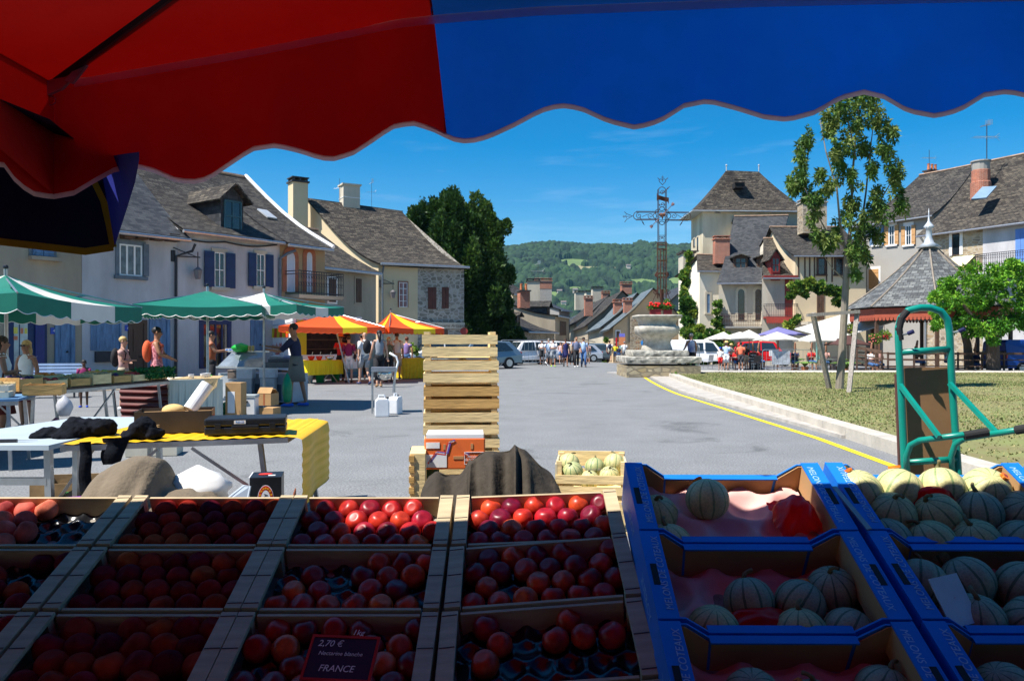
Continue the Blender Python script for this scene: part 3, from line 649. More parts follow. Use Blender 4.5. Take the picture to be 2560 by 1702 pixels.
sg=thing('bakery_sign','cream shop board with brown lettering over the bakery in the stone house','sign',FF.px(1100,812,.15))
b=MB();FF.box(b,FF.at(1040),FF.at(1159),FF.z(1100,821),FF.z(1100,806),.10,.16);b.build('board',pl_pale,sg,world=True)
text('Au Pain - Pâtisserie Artisanale',.26,frame(FF.px(1104,814,.165),FF.d,up),brown_sh,sg,shear=.2)
chimney(hF,W(745,575,46.5)-up*0,.9,.9,2.75,pl_cream,.6)
c=W(874,521,48.8);chimney(hF,c-up*1.4,1.05,.9,2.75,pl_pale,.5,-1,capm=pl_pale)
b=MB();Mx=None;c2=W(874,497,48.8)
b.box((c2.x,c2.y,c2.z),(1.09,.94,.04),.5);b.build('band',white_p,hF,world=True)
antenna('thin television aerial on a mast beside the broad chimney of the cream gable house',W(849,513,48.6),1.65,0,0,s=.5)
antenna('faint television aerial behind the ridge of the cream gable house',W(929,525,56),2.0,1,.3,s=.5)
lantern('wall_lantern','small iron wall lantern on the plaster half of the cream gable house',FF,951,709,.7)
# ---------------------------------------------------------------- right side
TF=Fac(XD(1757,68),(1,.06));tq1=TF.at(2001);tz=TF.z(1870,519)
tower=thing('tower_house','square cream tower house with a steep bell-shaped slate roof and two finials','tower',TF.pt(tq1/2,0))
ld=V((-1.25,5.2,0));p0,p1=TF.pt(0,-1),TF.pt(tq1,-1);H_=up*(tz+1)
p3=XD(1728,72.5,-1);p2=p1+(p3-p0)
b=MB();b.quad(p0,p1,p1+H_,p0+H_);b.quad(p3,p0,p0+H_,p3+H_);b.quad(p1,p2,p2+H_,p1+H_);b.quad(p2,p3,p3+H_,p2+H_);b.build('wall',pl_tower,tower,world=True)
cen=(p0+p1+p2+p3)/4+H_;zt=CH+(851-426)/F*71;rows=[]
ra,rb=W(1816,426,70.6),W(1897,426,71.2)
cs=[p0+H_,p1+H_,p2+H_,p3+H_]
def expand(c,e):v_=(c-cen);v_.z=0;return c+v_.normalized()*e
base_=[expand(c,1.15)for c in cs];top_=[ra,rb,rb+V((0,.2,0)),ra+V((0,.2,0))]
for k in lin(0,1,9):
 kk=k;zz=base_[0].z-.35+(ra.z-base_[0].z+.35)*(kk**1.28);ring=[]
 for c,t_ in zip(base_,top_):q=c.lerp(t_,kk);ring.append(V((q.x,q.y,zz)))
 rows.append(ring)
b=MB();b.rings(rows);b.build('roof',slate_old,tower,world=True)
b=MB();b.rings([[expand(c,1.2)-up*.42 for c in cs],[expand(c,1.2)-up*.35 for c in cs]]);b.build('eave_board',lead,tower,world=True)
for p_ in(ra,rb):b=MB();b.tube([p_-up*.1,p_+up*.45],.05,6);b.ball(p_+up*.45,.09,8,5);b.build('finial',lead,tower,world=True)
b=MB();c=W(1848,464,68.9);b.box(c-V((0,-.25,0)),(.85,.9,.45));b.build('roof_opening',mat('dark opening',(.01,.01,.01),.9),tower,world=True);b=MB();b.slab([c+V((-.6,-.35,.42)),c+V((.5,-.35,.38)),c+V((.6,.9,.62)),c+V((-.5,.9,.66))],.07);b.build('hood',slate_old,tower,world=True)
closed_sh(tower,TF,1789,1799,523,532,brown_sh,trim=pl_grey)
LF=Fac(p3[:2],(p0-p3));
for u0,v0,v1 in((1743,593,628),(1734,597,618)):window(tower,LF,u0,u0+4,v0,v1,trim=pl_pale,fr=brown_sh,panes=1,rows=1,sill=False,tw=.08)
b=MB();c=XD(1716,70,0);b.box((c.x,c.y,4.1),(1.0,2,10.2));tw_=thing('vine_clad_wing','narrow grey wall beside the tower, hung with green creeper','house',c);b.build('wall',pl_pale,tw_,world=True)
bb=MB();bb.box((c.x,c.y,9.3),(1.3,2.3,.2));bb.build('roof',slate,tw_,world=True)
WF=Fac(XD(1749,64),(1,.10));zw=WF.z(1770,677)
hW=gable_house('white_wing','narrow white wing at the foot of the tower with a red brick chimney',WF,WF.at(1749),WF.at(1800),zw,5.5,zw+1.5,mat('bright lime render',(.72,.66,.54),.9,.08,.6),slate_old,base=-1,over=.3,side=.3,ridge_in=(1.0,1.6))
window(hW,WF,1767,1774,735,782,trim=pl_pale,fr=ltblue_sh,glass=ltblue_sh,panes=1,rows=2,tw=.15)
chimney(hW,W(1803,660,65),1.2,.8,2.0,brick_r,.0,0,capm=brick_r)
GF=Fac(XD(1797,62.5),(1,-.12));zg=GF.z(1850,697)
hG=gable_house('arched_window_house','house with two arched windows, rusty balcony and long dark slate roof with dormers',GF,GF.at(1797),GF.at(1905),zg,11,W(1990,545,67.8).z,pl_pale,slate_dk,base=-1,over=.7,side=.25,sag=.5,ridge_in=(2.3,3.0))
for u0,u1 in((1845,1861),(1888,1903)):window(hG,GF,u0,u1,724,800,trim=mat('pale arch stone',(.6,.54,.42),.85),arch=True,fr=brown_sh,panes=1,rows=3,tw=.2)
balcony(hG,GF,GF.at(1799),GF.at(1906),GF.z(1850,816),.8,pl_grey,rust)
for u,v in((1858,668),(1918,668)):dormer(hG,GF,u,v,1.1,.9,1.5,1.15,brown_sh,slate_old,None,brown_sh,gab=.15)
GI=Fac(XD(1905,60.0),(1,-.05))
hH=gable_house('red_trimmed_house','narrow house with oxblood red fascia, red pointed dormer and red-fronted balcony',GI,GI.at(1905),GI.at(1990),GI.z(1945,689),9,GI.z(1945,689)+3.3,pl_pale,slate_old,base=-1,over=.6,side=.1,sag=.3,ridge_in=(1.4,1.0))
b=MB();GI.box(b,GI.at(1905),GI.at(1990),GI.z(1945,697),GI.z(1945,690),.05,.6);b.build('fascia',redpaint,hH,world=True)
dormer(hH,GI,1938,682,.7,1.2,2.2,-.1,redpaint,slate_old,None,redpaint,gab=.7)
balcony(hH,GI,GI.at(1908),GI.at(1986),GI.z(1945,792),.9,redpaint,dkiron,pat=0)
b=MB();q0,q1=GI.at(1908),GI.at(1986);zz=GI.z(1945,794);GI.box(b,q0,q1,zz-.35,zz,.9,.93)
for i in range(14):x=q0+(q1-q0)*(i+.5)/14;b.slab([GI.pt(x-.09,zz-.35,.9),GI.pt(x,zz-.5,.9),GI.pt(x+.09,zz-.35,.9)],GI.n*.03)
b.build('valance_board',mat('red painted board',(.42,.06,.04),.6),hH,world=True)
b=MB();GI.box(b,GI.at(1962),GI.at(1983),GI.z(1970,790),GI.z(1970,698),0,.05);b.build('door',redpaint,hH,world=True)
IF_=Fac(XD(1990,59.3),(1,.0));zi=IF_.z(2050,637)
hI=gable_house('half_timbered_house','half-timbered cream upper storey over a stone terrace, two dark windows, greenery on its wall',IF_,IF_.at(1988),IF_.at(2165),zi,10,zi+2.7,mat('timbered cream render',(.66,.54,.36),.9,.08,.6),slate,base=-1,over=.55,side=.3,sag=.3)
for k,u in enumerate((1996,2012,2024,2036,2066,2080,2118,2130,2140)):
 b=MB();x=IF_.at(u);IF_.box(b,x-.045,x+.045,IF_.z(u,705),zi,0,.05);b.build('timber_post',brownwood,hI,world=True)
for u0,u1 in((2045,2062),(2089,2107)):window(hI,IF_,u0,u1,646,686,trim=brownwood,fr=brownwood,panes=1,rows=2)
b=MB();IF_.box(b,IF_.at(2000),IF_.at(2135),IF_.z(2060,812),IF_.z(2060,805),0,1.6);b.build('terrace_floor',pl_pale,hI,world=True)
door(hI,IF_,2046,2056,728,800,brownwood)
b=MB();c=W(2030,560,62.4)
chimney(hI,W(2030,585,62.5),1.9,1.2,2.4,rubble,0,0,capm=rubble_gr)
ja,jb=XD(2140,62.2),XD(2318,57);JF=Fac(ja,jb-ja);zj=JF.z(2240,549)
hJ=gable_house('grey_rendered_house','tall grey-rendered house with three white-shuttered top windows under a long slate roof',JF,JF.at(2140),JF.at(2335),zj,10,W(2420,430,61).z,pl_grey,slate,base=-1,over=.4,side=.15,sag=.35,ridge_in=(2.2,0))
for u in(2193,2230,2272):window(hJ,JF,u-6,u+6,565,612,trim=white_p,fr=trim_w,sh=[tan_sh,ltblue_sh,tan_sh][(u//37)%3]if False else(tan_sh if u>2200 else ltblue_sh),shw=.8,tw=.22)
closed_sh(hJ,JF,2173,2197,673,722,tan_sh,tw=.16)
b=MB();b.slab([W(2292,455,62.0),W(2380,440,60.6),W(2330,462,58.9),W(2262,480,60.0)],.05)
b=MB();p_=W(2330,462,59.6);
chimney(hJ,W(2330,452,62.5),1.15,.6,.7,brick_r,.4,3)
b=MB();b.ball(W(2363,434,63),(.35,.12,.35),12,8);b.build('satellite_dish',white_p,hJ,world=True)
antenna('television aerial on the triple-pot brick chimney of the grey house',W(2323,430,62.5),1.75,0,.2,s=.9)
ka,kb=XD(2300,53),XD(2575,46.5);KF=Fac(ka,kb-ka);zk=KF.z(2430,567)
hK=gable_house('stone_corner_house','rubble-stone and white-plaster house at the far right edge with a big lichened slate roof',KF,KF.at(2312),KF.at(2720),zk,12,W(2500,416,54.5).z+.3,rubble,slate_old,base=-1,over=.5,side=.25,sag=.35)
b=MB();KF.box(b,KF.at(2458),KF.at(2720),-1,zk-.02,0,.04);b.build('plaster_front',pl_white,hK,world=True)
window(hK,KF,2381,2400,584,638,trim=white_p,fr=brown_sh,panes=1,rows=1,tw=.2,sill=False)
closed_sh(hK,KF,2540,2566,572,660,mat('sky blue shutter',(.12,.25,.60),.6,.1,3));
balcony(hK,KF,KF.at(2464),KF.at(2640),KF.z(2510,680),1.2,pl_white,dkiron,h=1.1)
b=MB();b.tube([KF.pt(KF.at(2312),zk-.3,.45),KF.pt(KF.at(2316),zk-.8,.1),KF.pt(KF.at(2316),0,.1)],.07,8);b.build('downpipe',galv,hK,world=True)
aw=thing('awning','small striped yellow-white awning on the stone house behind the pavilion roof','awning',KF.px(2410,660));b=MB();q0,q1=KF.at(2385),KF.at(2440)
b.slab([KF.pt(q0,KF.z(2410,640),.05),KF.pt(q1,KF.z(2410,640),.05),KF.pt(q1,KF.z(2410,668),1.1),KF.pt(q0,KF.z(2410,668),1.1)],.03);b.build('cloth',mat('pale yellow awning',(.72,.70,.42),.8),aw,world=True)
b=MB();KF.box(b,q0,q1,KF.z(2410,684),KF.z(2410,669),1.1,1.12);b.build('valance',mat('ochre valance',(.55,.42,.1),.8),aw,world=True)
cK=W(2452,470,52.5);b=MB();b.lathe([(.62,-.8),(.62,.35),(.56,.4),(.56,1.15),(.5,1.2),(.5,1.55)],cK,14);o=b.build('chimney',brick_r,hK,world=True);b=MB();b.lathe([(.52,1.2),(.55,1.7),(.62,1.72),(.62,1.8)],cK,14);sub(b,'cap',pl_grey,o,hK)
antenna('tall television aerial on the round brick chimney at far right',W(2467,400,52.5),2.4,1,.1,s=1.3)
b=MB();p_=KF.px(2455,500,0);c=W(2438,497,51.2);
b=MB();n_=KF.n;b.slab([W(2428,500,50.0),W(2466,497,49.4),W(2492,468,50.4),W(2456,470,51.0)],.08);b.build('skylight',mat('skylight glass',(.2,.3,.4),.2,.1,2),hK,world=True)
# ---------------------------------------------------------------- the street going down, centre
def town(name,label,u0,d0,u1,d1,ve,vr,depth,wall,roof,base=-9,**k):
 """a house whose eave corner u0,ve stands at d0 and whose front runs to u1 at d1; the ridge is seen at vr"""
 a,b_=XD(u0,d0),XD(u1,d1);f=Fac(a,b_-a);ez=CH-(ve-CV)/F*d0
 dm=(d0+d1)/2-f.n.y*depth/2;rz=CH-(vr-CV)/F*dm
 h=gable_house(name,label,f,0,(b_-a).length,ez,depth,rz,wall,roof,base=base,over=.3,side=.15,**k);return h,f
t1,f1=town('street_house','stone house at the top of the street on the left with small dormer',1312,58,1386,66,828,768,9,rubble,slate,sag=.3)
chimney(t1,W(1309,770,62),.8,.8,1.3,brick_r,.3,2)
dormer(t1,f1,1335,815,1.0,.8,1.2,1.3,slate_dk,slate_old,None,brown_sh,gab=.2)
t2,f2=town('street_house','taller house with dark shutters behind the first one on the left of the street',1388,70,1422,78,789,738,13,pl_beige,slate,sag=.4)
closed_sh(t2,f2,1399,1414,803,838,brown_sh,trim=pl_beige)
dormer(t2,f2,1397,790,1.6,.9,2.0,1.0,slate_dk,slate,None,brown_sh,gab=.25)
chimney(t2,W(1333,765,78),1.3,1.0,2.4,pl_pale,0,0);chimney(t2,W(1357,760,80),1.7,1.0,2.3,mat('grey chimney render',(.42,.40,.37),.9),.1,0,capm=brick_r)
b=MB();c=W(1357,713,80);b.box(c+V((0,-.0,-.05)),(1.74,1.04,.7),.1);b.build('brick_band',brick_r,t2,world=True)
t2b,f2b=town('street_house','grey slate-roofed house lower down the street with a hipped dormer, left of the gap',1398,92,1424,96,775,742,8,pl_grey,slate_dk)
t2c,f2c=town('street_house','cream gabled house showing over the roofs beside the tall brick-topped chimney',1282,92,1330,96,735,702,7,pl_cream,slate)
antenna('television aerial over the street chimneys on the left',W(1345,712,80),2.2,1,.2,s=1.0)
def rowh(label,ue,ve,ur,vr,d,dl,wall,roof,nm='street_house',w=None):
 """street-side eave running away down the street; eave corner (ue,ve), ridge corner (ur,vr) of the near gable"""
 E=W(ue,ve,d);Rr=W(ur,vr,d+1.0);h=thing(nm,label,'house',E*1.0-V((0,0,E.z)));run=V((-.11*dl,dl,-.06*dl));half=Rr-E;bk=Rr+V((half.x,half.y,-half.z))
 b=MB();z0=-10
 b.quad(grnd(bk,z0),grnd(E,z0),E,Rr,bk)if False else b.quad(grnd(E,z0),grnd(bk,z0),bk,Rr,E);b.quad(grnd(E+run,z0),grnd(E,z0),E,E+run);b.quad(grnd(bk,z0),grnd(bk+run,z0),bk+run,bk);b.build('wall',wall,h,world=True)
 r=MB();o1=V((-.4,0,-.25));up_=up*.1
 rr=[[E+o1+up_+V((0,-.3,0)),E+o1+run+up_],[E.lerp(Rr,.5)+up_-up*.25+V((0,-.3,0)),E.lerp(Rr,.5)+run+up_-up*.25],[Rr+up_+V((0,-.3,0)),Rr+run+up_]]
 r.sheet([x[::-1]for x in rr],.12);r.sheet([[Rr+up_+V((0,-.3,0)),Rr+run+up_][::-1],[bk+up_+V((0,-.3,0)),bk+run+up_][::-1]],.12)
 r.build('roof',roof,h,world=True);return h
r1=rowh('tan rendered house nearest on the right of the street with blue slate roof',1533,818,1632,722,72,4,mat('tan render',(.56,.42,.27),.9,.08,.5),slate_bl)
F1=Fac(W(1533,818,72)[:2],(1,.14))
closed_sh(r1,Fac(XD(1520,73.5)[:2],(.4,1))if False else F1,1585,1597,796,824,mat('orange-brown shutter',(.45,.18,.07),.7),px=True);closed_sh(r1,F1,1588,1598,852,876,MATS['orange-brown shutter'])
b=MB();F1.box(b,F1.at(1575),F1.at(1640),-4,F1.z(1600,790),.02,.07);b.build('stone_front',rubble,r1,world=True)
r2=rowh('second house down the right of the street, blue-grey slate and pale gable coping',1509,815,1592,734,77,7,pl_pale,slate_bl)
r3=rowh('third house down the right of the street, dark old slates and long balcony',1470,812,1556,728,85,8,pl_beige,slate)
r4=rowh('lower dark-roofed house far down the right of the street',1441,806,1522,740,94,14,pl_pale,slate,)
r5=rowh('small far house at the bottom of the street gap',1432,828,1490,765,112,20,pl_beige,slate_dk)
for(u,v,d,w_,h_,m_,hh)in((1471,790,90,.9,2.0,brick_r,r3),(1448,775,118,1.3,2.6,pl_pale,r4),(1480,752,115,2.0,1.2,pl_pale,r4),(1493,755,108,1.5,1.8,mat('chimney cream',(.5,.44,.35)),r4),(1514,752,104,1.0,1.0,brick_r,r4),(1565,735,92,1.2,1.1,brick_r,r3),(1544,786,79,.8,1.2,brick_r,r2),(1569,782,74,.75,1.1,brick_r,r1)):
 chimney(hh,W(u,v,d),w_,w_*.7,h_,m_,.1,0,capm=brick_r if m_ is brick_r else slate_dk)
antenna('small aerial on the row of roofs right of the street',W(1556,735,92),1.6,0,.4,s=.7)
b=MB();fb3=Fac(W(1455,812,91)[:2],(-.2,1));
for k in range(0,1):
 p_=W(1462,868,84);q_=W(1508,880,76);b.slab([p_,q_,q_+V((-.8,0,0)),p_+V((-.8,0,0))],.15);b.beam(p_+V((-.8,0,1)),q_+V((-.8,0,1)),.05)
 for i in range(15):c=p_.lerp(q_,i/14)+V((-.8,0,0));b.beam(c,c+up,.03)
b.build('balcony',dkiron,r3,world=True)
r0=rowh('dark-roofed house wedged between the iron cross and the creeper',1610,800,1725,708,82,8,pl_grey,slate_dk)
r00=rowh('stone cottage behind the stone basin with old lichened roof',1572,795,1650,742,66,5,rubble,slate_old)if False else None
for k,(u0,u1,v0,v1)in enumerate(((1528,1535,824,852),)):closed_sh(r1,F1,1541,1549,828,855,brown_sh)
# ---------------------------------------------------------------- the fruit display under the market parasol
UPV=V((0,0,1));XV=V((1,0,0))
slope=V((0,-.269,-.1026));sd=slope.normalized();RP=slope.length
slopeM=V((-.004,-.297,-.140));sm=slopeM.normalized()
def disp(u0,back,row,col,tilt=0.0):
 """frame at the back left top corner of a crate: x along, y down the slope, z out"""
 pass
NB=V((-.19,2.646,.986))
PW=.54
ctr=thing('display_counter','sloping trestle counter under the crates of peaches and melons','counter',(0,2,0))
b=MB();nrm=sd.cross(XV);nrm=-nrm if nrm.z<0 else nrm
b0=V((-2.9,2.66,.986-.115));b.slab([b0,b0+V((3.24,0,0)),b0+V((3.24,0,0))+slope*4.2,b0+slope*4.2],-.03)
b0=V((.36,2.45,1.1245-.20));b.slab([b0,b0+V((2.4,0,0)),b0+V((2.4,0,0))+slopeM*4.0,b0+slopeM*4.0],-.03);b.build('board',greywood,ctr,world=True)
for x,y,z in((-2.7,2.6,.83),(-1.2,2.6,.83),(.25,2.6,.83),(.5,2.42,.86),(1.6,2.42,.86),(2.6,2.42,.86),(-2.7,1.55,.44),(-1.2,1.55,.44),(.25,1.55,.44),(1.6,1.3,.33),(2.6,1.3,.33)):
 MB().box((x,y,z/2),(.05,.05,z)).build('leg',greywood,ctr,world=True)
fruit_wood=mat('pale crate wood',(.46,.36,.22),.7,.2,4,.1,stretch=(1,6,6))
tray_m=mat('black pulp tray',(.012,.013,.016),.25,.2,10,spec=.7)
peach=[mat('peach skin '+n,c,.8,.5,9,col2=c2,spec=.08,rand=.4)for n,c,c2 in(('crimson',(.17,.006,.009),(.29,.016,.012)),('wine',(.08,.004,.012),(.17,.007,.014)),('orange',(.24,.014,.008),(.34,.04,.012)),('rose',(.50,.08,.06),(.66,.16,.11)))]
nect=[mat('nectarine skin '+n,c,.36,.5,14,col2=c2,spec=.35,rand=.4)for n,c,c2 in(('crimson',(.33,.005,.009),(.50,.022,.014)),('wine',(.13,.003,.013),(.26,.007,.018)),('orange',(.40,.014,.008),(.58,.07,.02)))]
stapm=dkiron
def crate_proto():
 """50 x 30 cm fruit crate; origin at the back left top corner, x right, y towards the customer side, z up"""
 t=thing('fruit_crate','x','crate');w,d,h=PW-.006,RP-.012,.10
 for x in(0,w-.045):
  b=MB();b.box((x+.0225,d/2,-.006),(.043,d-.004,.012));b.build('top_rail',fruit_wood,t)
  e=MB();e.box((x+(.006 if x==0 else.039),d/2,-.055),(.010,d-.004,.084));e.build('end_panel',fruit_wood,t)
 for y in(.006,d-.006):
  b=MB();b.box((w/2,y,-.045),(w-.1,.009,.075));b.build('side_slat',fruit_wood,t)
 for x in(.03,w-.03):
  for y in(.028,d-.028):MB().box((x,y,-.055),(.026,.026,.082)).build('corner_post',fruit_wood,t)
 MB().box((w/2,d/2,-h),(w-.01,d-.01,.006)).build('base',fruit_wood,t)
 for x in(.022,w-.022):
  for y in(.02,d*.5,d-.02):MB().beam((x-.02,y,.0005),(x+.02,y+.002,.0005),.0022).build('staple',stapm,t)
 return t
def tray_proto(w,d,nx,ny,dx,dy,r,dep,m,label,name='fruit_tray',cat='tray'):
 """moulded tray with a hollow under every fruit, hexagonal rows"""
 NXX,NYY=64,34;P=[]
 for j in range(NYY+1):
  row=[]
  for i in range(NXX+1):
   x,y=w*i/NXX,d*j/NYY;z=0
   jj=(y-dy[0])/dy[1]
   best=9
   for jr in(math.floor(jj),math.floor(jj)+1):
    off=dx[0]+(dx[1]/2 if jr%2 else 0)
    ii=round((x-off)/dx[1]);best=min(best,math.hypot(x-off-ii*dx[1],y-dy[0]-jr*dy[1]))
   if best<r:z=-dep*(1-(best/r)**2)
   z+=.004*math.sin(x*60)*math.sin(y*70)
   row.append((x,y,z))
  P.append(row)
 b=MB();b.sheet(P,.002);o=b.build(name,m,smooth=True);return o
def fruit_mesh(r,mats,seed,kind='peach'):
 rr=random.Random(seed);b=MB();n,m=16,10;vs=[V((0,0,-r*.93))]
 for i in range(1,m):
  ph=-math.pi/2+math.pi*i/m
  for j in range(n):
   a=2*math.pi*j/n;q=r*(1-.055*math.exp(-(a/.28)**2)*math.cos(ph)**1-.055*math.exp(-((a-2*math.pi)/.28)**2)*math.cos(ph))
   vs.append(V((q*math.cos(ph)*math.cos(a),q*math.cos(ph)*math.sin(a),r*.94*math.sin(ph)-(.14*r if i==m-1 else 0))))
 vs.append(V((0,0,r*.72)));f=[]
 for j in range(n):f.append((0,1+(j+1)%n,1+j));f.append((len(vs)-1,1+(m-2)*n+j,1+(m-2)*n+(j+1)%n))
 for i in range(m-2):
  for j in range(n):f.append((1+i*n+j,1+i*n+(j+1)%n,1+(i+1)*n+(j+1)%n,1+(i+1)*n+j))
 b.add(vs,f);me_o=b.build(kind,mats,smooth=True);return me_o
PR=.036
fruit_protos={}
def get_fruit(kind,mi):
 k=(kind,mi)
 if k not in fruit_protos:
  o=fruit_mesh(PR,(peach if kind=='peach' else nect)[mi],mi,kind);fruit_protos[k]=o.data;bpy.data.objects.remove(o)
 return fruit_protos[k]
crate0=crate_proto();used0=[False]
traym=tray_proto(PW-.08,RP-.03,6,4,(.035,.073),(.038,.0635),.036,.022,tray_m,'').data
for o in list(bpy.data.objects):
 if o.data is traym:bpy.data.objects.remove(o)
fr=random.Random(11)
cols={0:(-.19-3*PW,0,'far left'),1:(-.19-2*PW+.005,0,'second from left'),2:(-.19-PW,0,'third from left'),3:(-.19+.006,.045,'right-hand')}
NF=[0]
for ci,(x0,tilt,cn)in cols.items():
 for ri in range(4):
  org=V((x0,NB.y,NB.z))+slope*ri+V((0,0,.0))
  up_t=(tilt+.01*0)*(1 if ri else.5);xa=V((PW,0,up_t)).normalized();ya=sd;za=xa.cross(ya);za=-za if za.z<0 else za
  Mt=Matrix(((xa.x,ya.x,za.x,org.x),(xa.y,ya.y,za.y,org.y),(xa.z,ya.z,za.z,org.z),(0,0,0,1)))
  Q=Matrix(((xa.x,-ya.x,za.x),(xa.y,-ya.y,za.y),(xa.z,-ya.z,za.z))).to_4x4();Q.translation=org+ya*RP*1.0
  rn=['back','second','third','front'][ri]
  lab='shallow poplar crate, %s crate of the %s row of the peach display'%(cn,rn)
  if not used0[0]:c=crate0;c.matrix_basis=Q;used0[0]=True;c['label']=lab;c['group']='fruit crates on the sloping counter'
  else:c=dup(crate0,M=Q,label=lab,group='fruit crates on the sloping counter')
  tr=bpy.data.objects.new('fruit_tray',traym);COL.objects.link(tr);tr.matrix_basis=Q@Matrix.Translation((.04,.015,-.062))
  tag(tr,'black dimpled fruit tray inside the %s crate of the %s row'%(cn,rn),'tray','fruit trays in the crates')
  kind='peach' if ci in(0,1)else 'nectarine'
  lit=ci==3 and ri==0
  for jr in range(4):
   nx=6
   for ix in range(nx):
    x=.04+.035+ix*.073+(.0365 if jr%2 else 0);y=.015+.038+jr*.0635
    if x>PW-.045:continue
    keep=1.0
    if ci==0 and ri==0:keep=1.0 if(ix<3)else 0.0
    elif ri==0:keep=1.0
    elif ci==1 and ri==1:keep=1.0
    elif ci==1 and ri==2:keep=.9
    elif ci==2 and ri==1:keep=.9 if not(jr==3 and ix<3)else 0
    elif ci==3 and ri==1:keep=.72
    elif ci==3 and ri==2:keep=.35 if jr>0 else.1
    elif ci==0:keep=.7 if jr>1 else.4
    else:keep=.75
    if ci==2 and ri==0 and jr==3 and ix==5:keep=0
    if fr.random()>keep:continue
    if kind=='peach':mi=fr.choice([0,0,1,0,2])if not(ci==0 and ri==0)else 3
    else:mi=fr.choice([0,0,1,1,2])if lit or ri==0 else fr.choice([0,0,2,1])
    o=bpy.data.objects.new(kind,get_fruit(kind,mi));COL.objects.link(o);s_=fr.uniform(.94,1.06)
    big=1.14 if(ci<2 and ri==2)else 1
    o.matrix_basis=Q@Matrix.Translation((x+fr.uniform(-.003,.003),y+fr.uniform(-.003,.003),-.040+.012*0+fr.uniform(-.002,.002)))@Matrix.Rotation(fr.uniform(0,6.28),4,'Z')@Matrix.Rotation(fr.uniform(-.7,.7),4,'X')@Matrix.Rotation(fr.uniform(-.7,.7),4,'Y')@Matrix.Scale(s_*big,4)
    tag(o,('ripe %s lying in the %s crate of the %s row'%('fuzzy red peach' if kind=='peach' else 'smooth red nectarine',cn,rn)),kind,'%ss in the %s crate, %s row'%(kind,cn,rn));NF[0]+=1
    if jr==3 and ix%2==0 and fr.random()<0:pass
# ---------------------------------------------------------------- melons
rind=None
def melon_mat(name,base,stripe,lobe=10):
 m=bpy.data.materials.new(name);m.use_nodes=True;nt=m.node_tree;N=nt.nodes;L=nt.links;b=N['Principled BSDF'];b.inputs['Roughness'].default_value=.55
 tc=N.new('ShaderNodeTexCoord');sp=N.new('ShaderNodeSeparateXYZ');L.new(tc.outputs['Object'],sp.inputs[0])
 at=N.new('ShaderNodeMath');at.operation='ARCTAN2';L.new(sp.outputs[1],at.inputs[0]);L.new(sp.outputs[0],at.inputs[1])
 nz=N.new('ShaderNodeTexNoise');nz.inputs['Scale'].default_value=30;nz.inputs['Detail'].default_value=4;L.new(tc.outputs['Object'],nz.inputs['Vector'])
 mu=N.new('ShaderNodeMath');mu.operation='MULTIPLY';mu.inputs[1].default_value=lobe;L.new(at.outputs[0],mu.inputs[0])
 ad=N.new('ShaderNodeMath');ad.operation='MULTIPLY_ADD';ad.inputs[1].default_value=.7;L.new(nz.outputs['Fac'],ad.inputs[0]);L.new(mu.outputs[0],ad.inputs[2])
 co_=N.new('ShaderNodeMath');co_.operation='COSINE';L.new(ad.outputs[0],co_.inputs[0])
 r=N.new('ShaderNodeValToRGB');r.color_ramp.elements[0].position=.80;r.color_ramp.elements[0].color=tuple(base)+(1,);r.color_ramp.elements[1].position=.93;r.color_ramp.elements[1].color=tuple(stripe)+(1,)
 L.new(co_.outputs[0],r.inputs['Fac'])
 n2=N.new('ShaderNodeTexVoronoi');n2.feature='DISTANCE_TO_EDGE';n2.inputs['Scale'].default_value=90;L.new(tc.outputs['Object'],n2.inputs['Vector'])
 r2=N.new('ShaderNodeValToRGB');r2.color_ramp.elements[0].color=(1.25,1.2,1.1,1);r2.color_ramp.elements[1].position=.18;r2.color_ramp.elements[1].color=(.9,.92,.88,1);L.new(n2.outputs['Distance'],r2.inputs['Fac'])
 mx=N.new('ShaderNodeMix');mx.data_type='RGBA';mx.blend_type='MULTIPLY';mx.inputs['Factor'].default_value=.8;L.new(r.outputs['Color'],mx.inputs[6]);L.new(r2.outputs['Color'],mx.inputs[7]);L.new(mx.outputs[2],b.inputs['Base Color'])
 bp=N.new('ShaderNodeBump');bp.inputs['Strength'].default_value=.25;bp.inputs['Distance'].default_value=.003;L.new(n2.outputs['Distance'],bp.inputs['Height']);L.new(bp.outputs['Normal'],b.inputs['Normal'])
 MATS[name]=m;return m
rinds=[melon_mat('pale green melon rind',(.40,.42,.20),(.12,.21,.09)),melon_mat('sunlit melon rind',(.52,.49,.24),(.22,.29,.12)),melon_mat('shaded melon rind',(.27,.31,.20),(.07,.13,.07))]  # cream rind for melons in sun, greyish for shade: light put in colour
stemm=mat('dry melon stem',(.16,.14,.06),.8);stickm=mat('orange fruit sticker',(.85,.22,.02),.5,.2,60);stick2=mat('dark sticker print',(.30,.04,.02),.5)
